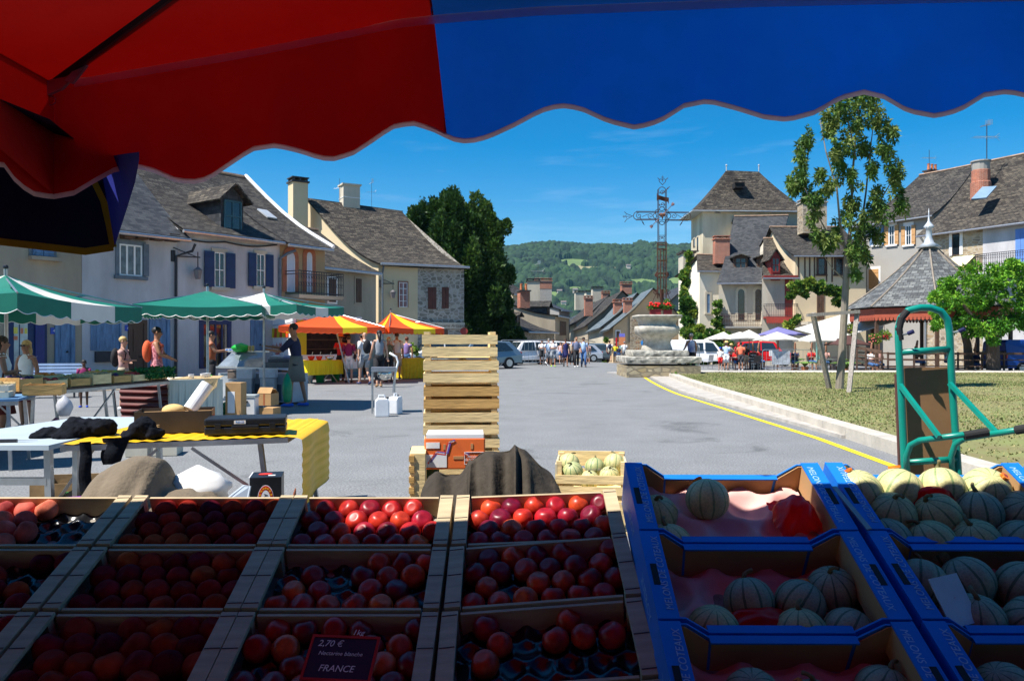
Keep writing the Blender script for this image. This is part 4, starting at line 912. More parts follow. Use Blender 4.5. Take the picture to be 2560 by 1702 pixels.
def melon_parts(r,mi,stem=True,sticker=False,seed=0):
 b=MB();n,m=40,14;lob=10;vs=[V((0,0,-r*.92))]
 for i in range(1,m):
  ph=-math.pi/2+math.pi*i/m
  for j in range(n):
   a=2*math.pi*j/n;q=r*(1-.022*(.5+.5*math.cos(lob*a))*math.cos(ph));vs.append(V((q*math.cos(ph)*math.cos(a),q*math.cos(ph)*math.sin(a),r*.93*math.sin(ph))))
 vs.append(V((0,0,r*.90)));f=[]
 for j in range(n):f.append((0,1+(j+1)%n,1+j));f.append((len(vs)-1,1+(m-2)*n+j,1+(m-2)*n+(j+1)%n))
 for i in range(m-2):
  for j in range(n):f.append((1+i*n+j,1+i*n+(j+1)%n,1+(i+1)*n+(j+1)%n,1+(i+1)*n+j))
 b.add(vs,f);me=b.build('rind',rinds[mi],smooth=True);d=[('rind',me.data)];bpy.data.objects.remove(me)
 if stem:b=MB();b.tube([(0,0,r*.88),(0,.004,r*1.02),(.008,.01,r*1.12),(.022,.012,r*1.16)],[.008,.006,.005,.005],7);o=b.build('stem',stemm,smooth=True);d.append(('stem',o.data));bpy.data.objects.remove(o)
 if sticker:
  b=MB();c=V((math.cos(.6)*.55,math.sin(.6)*.45,.74)).normalized();x=c.orthogonal().normalized();y=c.cross(x)
  ring=[(c*r*1.0+x*math.cos(a)*.017*(1+.12*math.cos(5*a))+y*math.sin(a)*.013-c*.0035)for a in lin(0,2*math.pi*15/16,16)]
  b.slab(ring,c*.007);b.mi=1;b.slab([(c*r*1.0+x*math.cos(a)*.009+y*math.sin(a)*.006+c*.0036)for a in lin(0,2*math.pi*9/10,10)],c*.0006)
  o=b.build('sticker',[stickm,stick2]);d.append(('sticker',o.data));bpy.data.objects.remove(o)
 return d
MP={}
def melon(p,r,mi,label,group=None,stem=True,sticker=False,tilt=(0,0,0)):
 k=(mi,stem,sticker)
 if k not in MP:MP[k]=melon_parts(.07,*k)
 t=thing('melon',label,'melon',group=group,M=Matrix.Translation(V(p))@Matrix.Rotation(tilt[2],4,'Z')@Matrix.Rotation(tilt[0],4,'X')@Matrix.Rotation(tilt[1],4,'Y')@Matrix.Scale(r/.07,4))
 for n_,me in MP[k]:o=bpy.data.objects.new(n_,me);COL.objects.link(o);o.parent=t
 return t
bprint=mat('pale print ink',(.30,.48,.70),.6)
MX0=V((.352,2.445,1.1245));MW,MH=.60,.16;MPIT=slopeM.length
zaM=XV.cross(-sm);zaM=zaM if zaM.z>0 else-zaM
def melon_box(x0,row,label,rot=0):
 org=V((MX0.x+x0,MX0.y,MX0.z))+slopeM*(row+1)
 Q=Matrix(((1,-sm.x,zaM.x),(0,-sm.y,zaM.y),(0,-sm.z,zaM.z))).to_4x4();Q.translation=org
 t=thing('melon_box',label,'box',M=Q,group='blue melon boxes on the counter');w,d,h=MW,MPIT-.006,MH
 b=MB();b.box((w/2,d/2,-h),(w-.002,d-.002,.005));b.build('base',card,t)
 for sx in(0,1):
  xo=0 if not sx else w;s_=1 if not sx else-1
  b=MB();b.box((xo+s_*.003,d/2,-h/2),(.005,d,h));b.box((xo+s_*.0275,d/2,-.003),(.052,d-.002,.005));b.mi=1;b.box((xo+s_*.052,d/2,-.045),(.003,d-.01,.078))
  b.mi=2;b.box((xo+s_*.018,d*.47,.0002),(.016,.075,.0018));o=b.build('side_wall',[blue_card,card,mat('hand hole shadow',(.01,.01,.012))],t)
  Tm=Q@Matrix.Translation((xo+s_*.036,d*.5,.0004))@Matrix.Rotation(R(90)if sx==0 else R(-90),4,'Z')@Matrix.Rotation(0,4,'X')
  lt=text('MELONS DE COTEAUX',.026,Tm@Matrix.Scale(1,4),bprint,None,ext=.0004,shear=.15);lt.parent=t;lt.data.transform(t.matrix_basis.inverted())
  lt=text('QUERCY',.045,Q@Matrix.Translation((xo-s_*.0005,d*.5,-h*.5))@Matrix(((0,0,-s_,0),(-s_,0,0,0),(0,1,0,0),(0,0,0,1))),bprint,None,ext=.0003,shear=.15);lt.parent=t;lt.data.transform(t.matrix_basis.inverted())
 for sy in(0,1):
  yo=.003 if not sy else d-.003;s_=1 if not sy else-1
  b=MB();b.box((w/2,yo,-h+.055),(w-.012,.005,.11));b.box((w/2,yo+s_*.010,-h+.112),(w-.25,.024,.005));b.mi=1;b.box((w/2,yo+s_*.004,-h+.05),(w-.25,.003,.098));b.build('end_wall',[blue_card,card],t)
  for sx in(0,1):
   xo=.006 if not sx else w-.006;k=1 if not sx else-1
   b=MB();b.slab([(xo,yo+s_*.001,-h+.01),(xo+k*.13,yo+s_*.001,-h+.01),(xo+k*.125,yo+s_*.001,-.05),(xo+k*.062,yo+s_*.001,-.004),(xo,yo+s_*.001,-.004)],V((0,s_*.005,0)))
   b.mi=1;b.slab([(xo,yo+s_*.0075,-h+.01),(xo+k*.122,yo+s_*.0075,-h+.01),(xo+k*.118,yo+s_*.0075,-.055),(xo+k*.057,yo+s_*.0075,-.008),(xo,yo+s_*.0075,-.008)],V((0,s_*.003,0)))
   b.build('corner_flap',[blue_card,card],t)
 return t,Q
pink=mat('pink moulded tray',(.72,.40,.36),.8,.06,10)
pk=tray_proto(MW-.12,MPIT-.03,4,2,(.085,.145),(.075,.125),.066,.035,pink,'').data
for o in list(bpy.data.objects):
 if o.data is pk:bpy.data.objects.remove(o)
tissue=mat('crumpled red tissue plastic',(.75,.012,.008),.3,.2,10,translucent=.35)
def crumple(label,M_,sx,sy,sz,seed,nm='tissue'):
 rr=random.Random(seed);P=[];N_=13
 for j in range(N_):
  row=[]
  for i in range(N_):
   x,y=i/(N_-1)-.5,j/(N_-1)-.5;e=max(0,1-(4*(x*x+y*y))**1.2)
   row.append(V(((x*(1+.12*rr.uniform(-1,1)))*sx,(y*(1+.12*rr.uniform(-1,1)))*sy,sz*(e*.9+rr.uniform(-.16,.16)))))
  P.append(row)
 b=MB();b.sheet(P);o=b.build(nm,tissue,smooth=True,sub=1);o.matrix_basis=M_;return tag(o,label,'tissue')
mr=random.Random(4)
cname={0:'left',1:'right'};rname=['back','middle','front','nearest']
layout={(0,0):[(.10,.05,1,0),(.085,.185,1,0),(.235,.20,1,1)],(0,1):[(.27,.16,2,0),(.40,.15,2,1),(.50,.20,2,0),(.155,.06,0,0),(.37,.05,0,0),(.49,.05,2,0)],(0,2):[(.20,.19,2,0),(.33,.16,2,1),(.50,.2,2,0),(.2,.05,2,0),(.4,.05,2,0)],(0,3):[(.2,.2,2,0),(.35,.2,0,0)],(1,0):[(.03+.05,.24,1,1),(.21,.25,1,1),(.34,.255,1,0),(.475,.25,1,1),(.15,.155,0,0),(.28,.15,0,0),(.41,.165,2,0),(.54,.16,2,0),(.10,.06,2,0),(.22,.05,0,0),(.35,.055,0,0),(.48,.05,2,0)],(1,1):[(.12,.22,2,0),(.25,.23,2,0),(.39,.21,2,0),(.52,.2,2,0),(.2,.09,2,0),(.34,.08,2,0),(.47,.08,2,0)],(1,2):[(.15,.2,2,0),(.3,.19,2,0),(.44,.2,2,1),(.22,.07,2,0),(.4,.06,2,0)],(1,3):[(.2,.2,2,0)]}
for c_ in(0,1,2):
 for r_ in range(4):
  if c_==2 and r_>1:continue
  x0=c_*.623
  cn={0:'left',1:'middle',2:'far right'}[c_]
  t,Q=melon_box(x0,r_,'blue printed cardboard melon box, %s column, %s row'%(cn,rname[r_]))
  if c_==2:continue
  tr=bpy.data.objects.new('melon_tray',pk);COL.objects.link(tr);tr.matrix_basis=Q@Matrix.Translation((.06,.015,-.085 if c_==0 and r_==0 else-.125))
  tag(tr,'pink moulded melon tray in the %s-row box of the %s column'%(rname[r_],cn),'tray','pink trays in the melon boxes')
  for k,(x,y,mi,stk)in enumerate(layout[(c_,r_)]):
   zz=-.10 if(c_,r_)!=(1,0)else(-.055 if y>.2 else(-.075 if y>.1 else-.095))
   zz=-.05 if(c_,r_)==(0,0)and k==2 else zz
   pos=['left end','beside its left neighbour','middle','right of middle','right end','front left','front middle','front right','front corner','nearest left','nearest middle','nearest right'][k]if len(layout[(c_,r_)])>3 else['by the back corner','against the side wall','alone on the pink tray'][k]
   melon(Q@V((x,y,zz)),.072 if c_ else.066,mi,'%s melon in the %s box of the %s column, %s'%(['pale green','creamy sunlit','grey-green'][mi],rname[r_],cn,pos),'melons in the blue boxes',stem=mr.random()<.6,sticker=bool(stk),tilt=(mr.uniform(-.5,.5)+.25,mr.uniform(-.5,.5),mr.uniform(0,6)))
  if(c_,r_)==(0,0):crumple('crumpled glossy red tissue in the right corner of the sunlit pink tray',Q@Matrix.Translation((.475,.12,-.055)),.13,.15,.075,3)
  if(c_,r_)==(0,1):crumple('dark red tissue between the melons in the shaded middle box',Q@Matrix.Translation((.28,.09,-.11)),.2,.12,.05,5)
  if(c_,r_)==(1,0):crumple('red tissue peeping out between the sunlit melons',Q@Matrix.Translation((.285,.20,-.05)),.15,.07,.05,8)
def price_card(p,rx,rz,lines,label,m_,rim,size=(.15,.10)):
 Mx=Matrix.Translation(V(p))@Matrix.Rotation(rz,4,'Z')@Matrix.Rotation(rx,4,'X');t=thing('price_tag',label,'price tag',M=Mx)
 b=MB();b.box((0,0,0),(size[0],size[1],.003));b.build('slate',m_,t)
 if rim:
  b=MB();w_,h_=size
  for s_ in(-1,1):b.box((s_*w_/2,0,.0),(.006,h_+.006,.006));b.box((0,s_*h_/2,0),(w_-.006,.006,.006))
  b.build('rim',rim,t)
 b=MB();b.tube([(0,-size[1]*.3,-.004),(0,-size[1]*.5,-.05),(0,-size[1]*.62,-.09)],.0015,5);b.build('pin',dkiron,t)
 for s_,sz,x,y in lines:lt=text(s_,sz,Matrix.Translation((x,y,.0022)),mat('chalk',(.75,.78,.80),.9),None,ext=.0003,align='LEFT',shear=.2);lt.parent=t
 return t
pt=W(852,1645,1.78)
price_card(pt,R(38),R(-6),[('1kg',.020,.012,.064),('2,70 €',.022,-.062,.034),('Nectarine blanche',.014,-.055,.010),('FRANCE',.022,-.045,-.026)],'dark price slate with red rim and chalk writing among the nearest nectarines',mat('dark slate',(.012,.015,.05),.5),mat('red rim',(.5,.02,.02),.5),(.155,.105))
price_card(W(845,1642,1.78)+V((.03,.06,.035)),R(60),R(-6),[],'small round-topped slate tab reading over the price slate edge',MATS['dark slate'],None,(.06,.03))if False else None
t=price_card(W(2385,1500,1.93),R(60),R(28),[('°',.02,.0,.0)],'pale blue-white card seen from behind, pinned at the middle of the melon boxes',mat('pale card',(.42,.55,.62),.6),None,(.11,.12))
b=MB();b.slab([W(2080,1215,2.32),W(2092,1215,2.32),W(2180,1320,2.13),W(2168,1322,2.13)],.004);tag(b.build('glass_edge',mat('clear card sleeve',(.25,.35,.35),.2)),'thin clear price card edge standing between the two melon columns','price tag')
# ---------------------------------------------------------------- the parasols overhead
def cloth(name,col,tl):return mat(name,col,.75,.10,2.5,.30,translucent=tl,bscale=7)
redc=cloth('red parasol cloth',(.55,.006,.003),.08);redv=cloth('brightened red valance cloth',(.62,.006,.004),.34);bluev=cloth('brightened blue valance cloth',(.004,.20,.90),.55);bluec=cloth('blue parasol cloth',(.006,.11,.46),.10);navyc=cloth('navy parasol cloth',(.006,.008,.06),.0);braid_m=mat('braid edging',(.75,.50,.48),.8,.1,20,translucent=.5)  # valances: same cloth as the roof, coloured brighter to look lit through
seam_m=mat('seam tape',(.88,.72,.70),.7,.05,10,translucent=.6);yellow_b=mat('yellow braid',(.62,.42,.01),.8,.1,20)
def interp(T,x):
 for(a,b),(c,d)in zip(T[:-1],T[1:]):
  if x<=c:return b+(d-b)*(x-a)/(c-a)
 return T[-1][1]
DV=2.12
rail=[(-200,330),(135,212),(200,205),(600,136),(1000,58),(1090,48),(1340,28),(1900,6),(2560,-8),(3300,-15),(4200,10)]
low=[(-200,560),(0,395),(30,440),(75,480),(130,490),(185,480),(240,447),(290,420),(340,412),(390,425),(440,448),(480,452),(520,444),(570,410),(630,370),(690,361),(750,375),(800,392),(830,396),(880,382),(930,350),(980,315),(1030,305),(1080,320),(1130,345),(1170,352),(1220,340),(1290,308),(1350,275),(1400,261),(1450,268),(1520,300),(1590,317),(1650,300),(1710,262),(1770,250),(1840,268),(1910,290),(1970,297),(2040,278),(2100,242),(2160,228),(2210,240),(2270,275),(2340,288),(2400,272),(2460,235),(2520,226),(2600,245),(2680,280),(2750,288),(2850,250),(2950,230),(3100,280),(3300,285),(3500,230),(3700,280),(4200,260)]
par=thing('market_parasol','big red and blue market parasol overhead with scalloped valance, right above the fruit','parasol',(.9,.5,0))
def dval(u):return DV-.00028*max(0,min(u,1400)-900)if u>130 else DV-(130-u)*.0012
us=list(range(-40,3960,25))
def ystr(u,t):return.012*math.sin(u*.018)*t+.006*math.sin(u*.05+2)*t
B_={0:MB(),1:MB()}
us_r=[u for u in us if u<1085]+[1085];us_b=[1085]+[u for u in us if u>1085]
def split_u(v):return 1085+32*((v-48)/300)
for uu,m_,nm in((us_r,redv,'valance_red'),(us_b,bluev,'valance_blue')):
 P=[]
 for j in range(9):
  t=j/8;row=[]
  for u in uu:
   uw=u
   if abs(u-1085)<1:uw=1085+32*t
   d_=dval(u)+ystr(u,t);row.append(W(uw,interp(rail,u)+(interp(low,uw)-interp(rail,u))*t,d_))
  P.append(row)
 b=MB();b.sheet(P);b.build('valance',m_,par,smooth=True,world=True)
br=MB();P=[[W(u,interp(low,u)-4,dval(u)+ystr(u,1)-.003)for u in us],[W(u,interp(low,u)+9,dval(u)+ystr(u,1)-.004)for u in us]];br.sheet(P,0);br.build('braid',braid_m,par,smooth=True,world=True)
sm_=MB();P=[[W(u,interp(rail,u)-10,dval(u)-.014)for u in us if u>180],[W(u,interp(rail,u)+12,dval(u)-.014)for u in us if u>180]];sm_.sheet(P);sm_.build('seam_band',seam_m,par,smooth=True,world=True)
corner=W(135,205,DV);fr_end=W(3900,0,DV);apex=V((1.55,.35,3.05));bl=V((-1.25,-2.35,2.2));brr=V((4.3,-2.35,2.3))
front=[W(u,interp(rail,u)+5,dval(u)+.012)for u in us if u>=135]
fr_red=[p for p in front if p.x<=(1090-CU)/F*DV];fr_blue=[p for p in front if p.x>=(1070-CU)/F*DV]
def fan(pts,ap,m_,inset=.0):
 P=[]
 for j in range(7):t=j/6*.999;P.append([p.lerp(ap,t)-V((0,0,.05*math.sin(math.pi*t)))for p in pts])
 b=MB();b.sheet(P);b.build('canopy',m_,par,smooth=True,world=True)
def edge_at(x):
 for a_,c_ in zip(front[:-1],front[1:]):
  if x<=c_.x:return a_.lerp(c_,max(0,(x-a_.x)/max(1e-6,c_.x-a_.x)))
 return front[-1]
XS=W(1085,48,dval(1085)).x;E0,E1=front[0],front[-1]
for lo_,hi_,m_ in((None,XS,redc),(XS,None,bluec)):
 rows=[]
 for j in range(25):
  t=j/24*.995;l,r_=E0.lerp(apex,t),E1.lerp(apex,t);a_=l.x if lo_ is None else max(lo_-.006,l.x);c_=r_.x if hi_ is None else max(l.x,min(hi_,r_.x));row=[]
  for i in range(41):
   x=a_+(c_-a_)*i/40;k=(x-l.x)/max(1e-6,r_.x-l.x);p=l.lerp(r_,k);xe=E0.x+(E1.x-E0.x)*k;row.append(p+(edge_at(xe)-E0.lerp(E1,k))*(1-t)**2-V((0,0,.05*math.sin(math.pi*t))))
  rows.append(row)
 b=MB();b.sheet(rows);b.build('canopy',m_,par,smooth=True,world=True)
fan([E0.lerp(bl,k/8)for k in range(9)][::-1],apex,redc);fan([bl.lerp(brr,k/8)for k in range(9)][::-1],apex,bluec);fan([brr.lerp(front[-1],k/8)for k in range(9)][::-1],apex,bluec)
P=[]
for j in range(6):
 t=j/5;row=[]
 for i in range(41):
  k=i/40;p=corner.lerp(bl,k);row.append(p-V((0,0,(.27+.035*math.sin(k*62+1.6))*t)))
 P.append(row)
b=MB();b.sheet(P);b.build('valance',redc,par,smooth=True,world=True)
rib=MB();rib.tube([corner+V((0,-.01,-.0)),corner.lerp(apex,.5)-V((0,0,.06)),apex-V((0,0,.1))],.016,8);rib.build('rib',dkiron,par,world=True)
for e in(bl,brr,front[-1]):rib=MB();rib.tube([e,apex-V((0,0,.1))],.014,8);rib.build('rib',dkiron,par,world=True)
pk_=MB();c=W(150,205,DV-.02)
pk_.slab([W(95,222,DV-.02),W(130,178,DV-.02),W(165,175,DV-.03),W(190,195,DV-.04),W(160,225,DV-.03),W(125,240,DV-.02)],V((0,-.012,0)));pk_.slab([W(165,205,DV-.05),W(205,160,DV-.06),W(222,166,DV-.06),W(185,212,DV-.05)],V((0,-.01,0)));pk_.build('corner_pocket',mat('pocket webbing',(.45,.30,.27),.8,.2,8),par,world=True)
rg_=MB();rg_.tube([W(126,252,DV-.02)+V((.014*math.cos(a),0,.012*math.sin(a)))for a in lin(0,6.0,14)],.0018,5);rg_.build('ring',galv,par,world=True)
hub=MB();q=W(1345,22,DV-.01);hub.box(q,(.07,.02,.035));hub.tube([q+V((-.03,0,-.012)),q+V((0,-.01,-.028)),q+V((.03,0,-.012))],.006,6);hub.build('frame_clip',galv,par,world=True)
pl=MB();pl.tube([V((1.55,.35,0)),V((1.55,.35,3.05))],.024,10)if False else pl.tube([V((1.55,-.9,0)),V((1.55,-.9,2.55))],.024,10);pl.build('pole',galv,par,world=True)
nv=thing('navy_parasol','dark navy parasol with yellow braided edge hanging in the left corner','parasol',(-2.8,.8,0));ND=2.32
cn=W(286,618,ND);tp=W(345,405,ND+.02);tl_=W(238,455,ND)
b=MB();P=[]
leftend=V((-4.6,2.15,1.83));
bot=[cn,W(215,629,ND),W(140,620,ND-.0),W(0,604,ND-.01),V((-2.3,2.26,1.79)),V((-3.2,2.2,1.83)),leftend];topz=[W(250,400,ND),W(215,385,ND),W(120,380,ND),W(0,370,ND),V((-2.3,2.26,2.10)),V((-3.2,2.2,2.12)),V((-4.6,2.15,2.1))]
def sm_line(L,n=6):
 out=[]
 for a,c in zip(L[:-1],L[1:]):out+=[a.lerp(c,i/n)for i in range(n)]
 return out+[L[-1]]
bo,to=sm_line(bot),sm_line(topz)
b.sheet([[a.lerp(c,t)for a,c in zip(bo,to)]for t in lin(0,1,6)]);b.build('valance',navyc,nv,smooth=True,world=True)
side_b=[cn,W(300,575,ND-.08),W(318,520,ND-.18),W(338,455,ND-.3),W(348,400,ND-.38)]
side_t=[W(250,400,ND),W(262,395,ND-.1),W(280,390,ND-.2),W(310,385,ND-.3),W(348,380,ND-.38)]
b=MB();so_=sm_line(side_b,4);st_=sm_line(side_t,4);b.sheet([[a.lerp(c,t)for a,c in zip(so_,st_)]for t in lin(0,1,5)]);b.build('valance',cloth('bright navy cloth',(.01,.02,.30),.12),nv,smooth=True,world=True)
b=MB();b.sheet([[p-V((0,.004,.011))for p in bo],[p+V((0,-.004,.010))for p in bo]]);e2=sm_line([cn,W(275,560,ND),W(262,505,ND),W(238,455,ND)],5);b.sheet([[p+V((-.011,-.005,0))for p in e2],[p+V((.010,-.006,0))for p in e2]]);b.build('braid',yellow_b,nv,world=True)
ap2=V((-3.0,.7,2.75));far=[V((-1.30,2.0,2.08)),V((-1.30,-2.3,2.08)),V((-4.6,-2.3,2.1)),V((-4.6,2.15,2.1))]
for pts in(topz[:1]+[V((-1.15,1.95,2.05))],[V((-1.3,1.95,2.06)),far[1]],[far[1],far[2]],[far[2],far[3]],[p for p in topz][::-1]):
 L__=sm_line(pts,5);P=[[p.lerp(ap2,t*.999)for p in L__]for t in lin(0,1,5)];b=MB();b.sheet(P);b.build('canopy',navyc,nv,smooth=True,world=True)
b=MB();b.tube([(-3,.7,0),(-3,.7,2.75)],.022,10);b.build('pole',galv,nv,world=True)
vn=thing('unseen_blocker_van','dark stallholder van parked behind the fruit stall','van',(0,-3.6,0))  # van shape added out of view, blocks sky and bounce light on the display
b=MB();prof=[(-7.5,.45),(7.5,.45),(7.5,3.1),(7.2,3.25),(-7.2,3.25),(-7.5,3.1)];b.slab([V((x,-2.4,z))for x,z in prof],V((0,-2.1,0)));b.build('body',mat('dark blocker paint',(.015,.02,.03),.4),vn,world=True,bevel=.05)
for x in(-5.5,5.2):
 b=MB();b.tube([(x,-2.42,.42),(x,-2.65,.42)],.42,20);b.build('wheel',rubber,vn,world=True)
for k,(xa_,xb_,m_,lb)in enumerate(((4.35,9.0,bluec,'blue parasol over the next stall on the right'),(-9.4,-4.7,navyc,'navy parasol over the next stall on the left'))):  # two out-of-view parasols added at the sides to keep the display dark
 t=thing('market_parasol',lb,'parasol',((xa_+xb_)/2,0,0));ap3=V(((xa_+xb_)/2,0,2.9));c4=[V((xa_,1.8,2.15)),V((xb_,1.8,2.15)),V((xb_,-2.3,2.15)),V((xa_,-2.3,2.15))]
 b=MB()
 for i in range(4):b.add([c4[i],c4[(i+1)%4],ap3],[(0,1,2)]);q,r_=c4[i],c4[(i+1)%4];b.quad(q,r_,r_-V((0,0,.25)),q-V((0,0,.25)))
 b.build('canopy',m_,t,world=True);b=MB();b.tube([(ap3.x,0,0),ap3],.024,8);b.build('pole',galv,t,world=True)
# ---------------------------------------------------------------- things beyond the counter
def trestle(name,label,cat,c,L,Wd,z,rz,topm,legm=galv,group=None,thick=.03):
 t=thing(name,label,cat,(c[0],c[1],0),rz,group)
 MB().box((0,0,z-thick/2),(L,Wd,thick)).build('tabletop',topm,t)
 b=MB();b.box((0,-Wd/2+.02,z-thick-.025),(L-.02,.03,.045));b.box((0,Wd/2-.02,z-thick-.025),(L-.02,.03,.045));b.build('apron',legm,t)
 for sx in(-1,1):
  x=sx*(L/2-.12)
  for sy in(-1,1):b=MB();b.beam((x,sy*(Wd/2-.06),z-thick),(x+sx*.04,sy*(Wd/2-.0),0),.035);b.build('leg',legm,t)
  b=MB();b.beam((x+sx*.02,-Wd/2+.02,z*.35),(x+sx*.02,Wd/2-.02,z*.35),.03);b.build('cross_bar',legm,t)
  for sy in(-1,1):b=MB();b.beam((x-sx*.35,sy*(Wd/2-.04),z-thick-.02),(x+sx*.025,sy*(Wd/2-.02),z*.42),.02);b.build('brace',legm,t)
 return t
def frame4(q):
 c=sum(q,V((0,0,0)))/4;d=q[1]-q[0];return c,d.length,(q[3]-q[0]).length,math.atan2(d.y,d.x)
def bag(label,c,r,m,seed,name='plastic_bag',cat='bag',knot=True):
 rr=random.Random(seed);b=MB();n,mm=18,10;rg_=[]
 for i in range(mm):
  t=i/(mm-1);q=math.sin(math.pi*min(1,.12+t*.88))**.55
  if t>.75:q*=1-(t-.75)*2.6
  rg_.append([V(c)+V((math.cos(2*math.pi*j/n)*r[0]*max(.06,q)*(1+rr.uniform(-.12,.12)),math.sin(2*math.pi*j/n)*r[1]*max(.06,q)*(1+rr.uniform(-.12,.12)),r[2]*t))for j in range(n)])
 b.rings(rg_);return tag(b.build(name,m,smooth=True),label,cat)
def carton(label,c,d,rz,m,open_=0,tape=True,name='cardboard_box',cat='box',z0=None,group=None,tm=None,lb=None):
 t=thing(name,label,cat,c,rz,group);w_,dd,h=d
 if open_:
  b=MB();k=.008
  for sy in(-1,1):b.box((0,sy*(dd/2-k/2),h/2),(w_,k,h))
  for sx in(-1,1):b.box((sx*(w_/2-k/2),0,h/2),(k,dd-2*k,h))
  b.box((0,0,k/2),(w_-2*k,dd-2*k,k));b.build('body',m,t)
  for sy in(-1,1):
   a=R(50 if sy<0 else 35);b=MB();b.slab([(-w_/2,sy*dd/2,h),(w_/2,sy*dd/2,h),(w_/2,sy*(dd/2)-sy*math.cos(a)*dd*.5,h+math.sin(a)*dd*.5),(-w_/2,sy*(dd/2)-sy*math.cos(a)*dd*.5,h+math.sin(a)*dd*.5)],.006)
   if open_==2:b.build('flap',m,t)
 else:MB().box((0,0,h/2),d).build('body',m,t,bevel=.004)
 if tape:b=MB();b.box((0,-dd/2-.001,h/2),(w_*.13,.002,h));b.build('tape',tm or mat('brown tape',(.36,.12,.05),.4),t)
 if lb:b=MB();b.box((-w_*.12,-dd/2-.0015,h*.5),(w_*.45,.003,h*.55));b.build('paper_label',white_p,t)
 return t
# ---- big nested crate stack in the middle
def tall_crate(t,w_,d,h,m,band=2):
 for y in(-d/2,d/2):
  for k in range(band):zc=h*(.28+.48*k);MB().box((0,y,zc),(w_,.008,h*.36)).build('side_slat',m,t)
 for x in(-w_/2+.006,w_/2-.006):
  for k in range(band):MB().box((x,0,h*(.28+.48*k)),(.010,d-.012,h*.36)).build('end_slat',m,t)
 for x in(-1,1):
  for y in(-1,1):b=MB();b.slab([(x*(w_/2-.012),y*(d/2-.005),.0),(x*(w_/2-.05),y*(d/2-.005),0),(x*(w_/2-.012),y*(d/2-.045),0)],V((0,0,h*1.06)));b.build('corner_post',m,t)
 for k in range(4):MB().box((0,-d/2+d*(k+.5)/4,h*.05),(w_-.03,d/4-.02,.006)).build('bottom_slat',m,t)
SD=5.2;sp0=XD(1153,SD+.16);hC_=.172
st_l=['topmost pale crate of the tall crate stack','second crate from the top of the tall stack','third crate from the top of the tall stack, darker tan wood','fourth crate from the top of the tall stack','fifth crate down the tall stack, just behind the orange carton','sixth crate down the tall stack','seventh crate down the tall stack','eighth crate down the tall stack','bottom crate of the tall stack']
pr=None;rs=random.Random(9)
for k in range(9):
 z=(8-k)*hC_;m_=wood_tan if k==2 else wood
 t=thing('stacked_crate','pale slatted wooden crate, '+st_l[k]if k!=2 else 'tan slatted wooden crate, '+st_l[k],'crate',sp0+V((rs.uniform(-.006,.006)+.002*k-.01,rs.uniform(-.006,.006),z)),R(5+rs.uniform(-1,1)),'crates in the tall stack')
 tall_crate(t,.50,.32,hC_,m_)
# ---- orange carton, coat, side crates
oc=thing('orange_carton','orange fruit carton with white top edge and tricolour ribbon, standing on its side','box',W(1137,1173,4.62),R(3));s_=4.62/F
w_,h_=152*s_,78*s_;org=mat('orange carton print',(.80,.16,.035),.5,.06,6)
MB().box((0,.13,h_/2),(w_,.26,h_)).build('body',org,oc,bevel=.008);MB().box((0,.128,h_+.010),(w_-.02,.25,.022)).build('top_edge',white_p,oc)
for x,z,a,c in((-w_*.36,h_*.72,.08,.035),(-w_*.30,h_*.22,.12,.075)):MB().box((x,-.002,z+.01),(a,.003,c)).build('paper_label',white_p,oc)
for x,z,a,c in((-w_*.17,h_*.72,.014,.032),(w_*.28,h_*.74,.014,.032),(w_*.06,h_*.38,.06,.018)):MB().box((x,-.0015,z+.0),(a,.003,c)).build('hand_hole',mat('hole tan',(.50,.25,.10)),oc)
rib_p=[(-w_*.42,.04),(-w_*.30,.10),(-w_*.14,h_*.5),(-w_*.09,h_*.86),(-w_*.02,h_*.92),(w_*.07,h_*.72),(w_*.16,h_*.52),(w_*.22,h_*.46)]
for dz_,m_ in((0,white_p),(.009,mat('ribbon violet',(.12,.06,.40),.5)),(-.009,mat('ribbon red',(.7,.05,.05),.5))):
 b=MB();P=[V((x+dz_*.8,-.003,z+dz_*.5))for x,z in rib_p]
 for a,c in zip(P[:-1],P[1:]):b.beam(a,c,.0012,.010,up=(0,1,0))if False else b.slab([a+V((-.003,0,.004)),a+V((.004,0,-.004)),c+V((.004,0,-.004)),c+V((-.003,0,.004))],V((0,-.001,0)))
 b.build('ribbon',m_,oc)
b=MB();
for p_,q_ in(((.12*0+w_*.16,.03),(w_*.49,.03)),((w_*.16,h_*.55),(w_*.49,h_*.55)),((w_*.16,.03),(w_*.16,h_*.55))):b.beam((p_[0],-.002,p_[1]),(q_[0],-.002,q_[1]),.003)
b.build('printed_frame',white_p,oc)
text('PRODUITS\nSÉLECTIONNÉS',.018,oc.matrix_basis@Matrix.Translation((w_*.33,-.0035,h_*.35))@Matrix.Rotation(R(90),4,'X'),white_p,oc,ext=.0003)
for(u,v,d,w1,d1,h1,m_,lb,rz)in((1045,1260,4.5,.09,.3,.30,wood,'pale slatted crate standing on end left of the orange carton',5),(1062,1235,4.75,.17,.3,.25,mat('dark green carton',(.02,.07,.04),.6),'dark green carton tilted behind the orange carton',8)):
 t=thing('side_crate' if m_ is wood else 'green_carton',lb,'crate' if m_ is wood else 'box',W(u,v,d),R(rz));b=MB();b.box((0,.1,h1/2),(w1,d1,h1));b.build('body',m_,t,bevel=.004)
 if m_ is wood:
  for k in range(5):MB().box((-w1/2+.01,-.055,.03+k*.06),(.03,.012,.035)).build('end_block',wood_tan,t)
b=MB();base=thing('crate_base','wooden crates under the brown jacket behind the sunlit nectarines','crate',XD(1200,4.55),R(4));tall_crate(base,.62,.4,.36,wood);
coatm=mat('brown waxed cotton',(.045,.036,.026),.8,.25,9,.3,bscale=40,spec=.2)
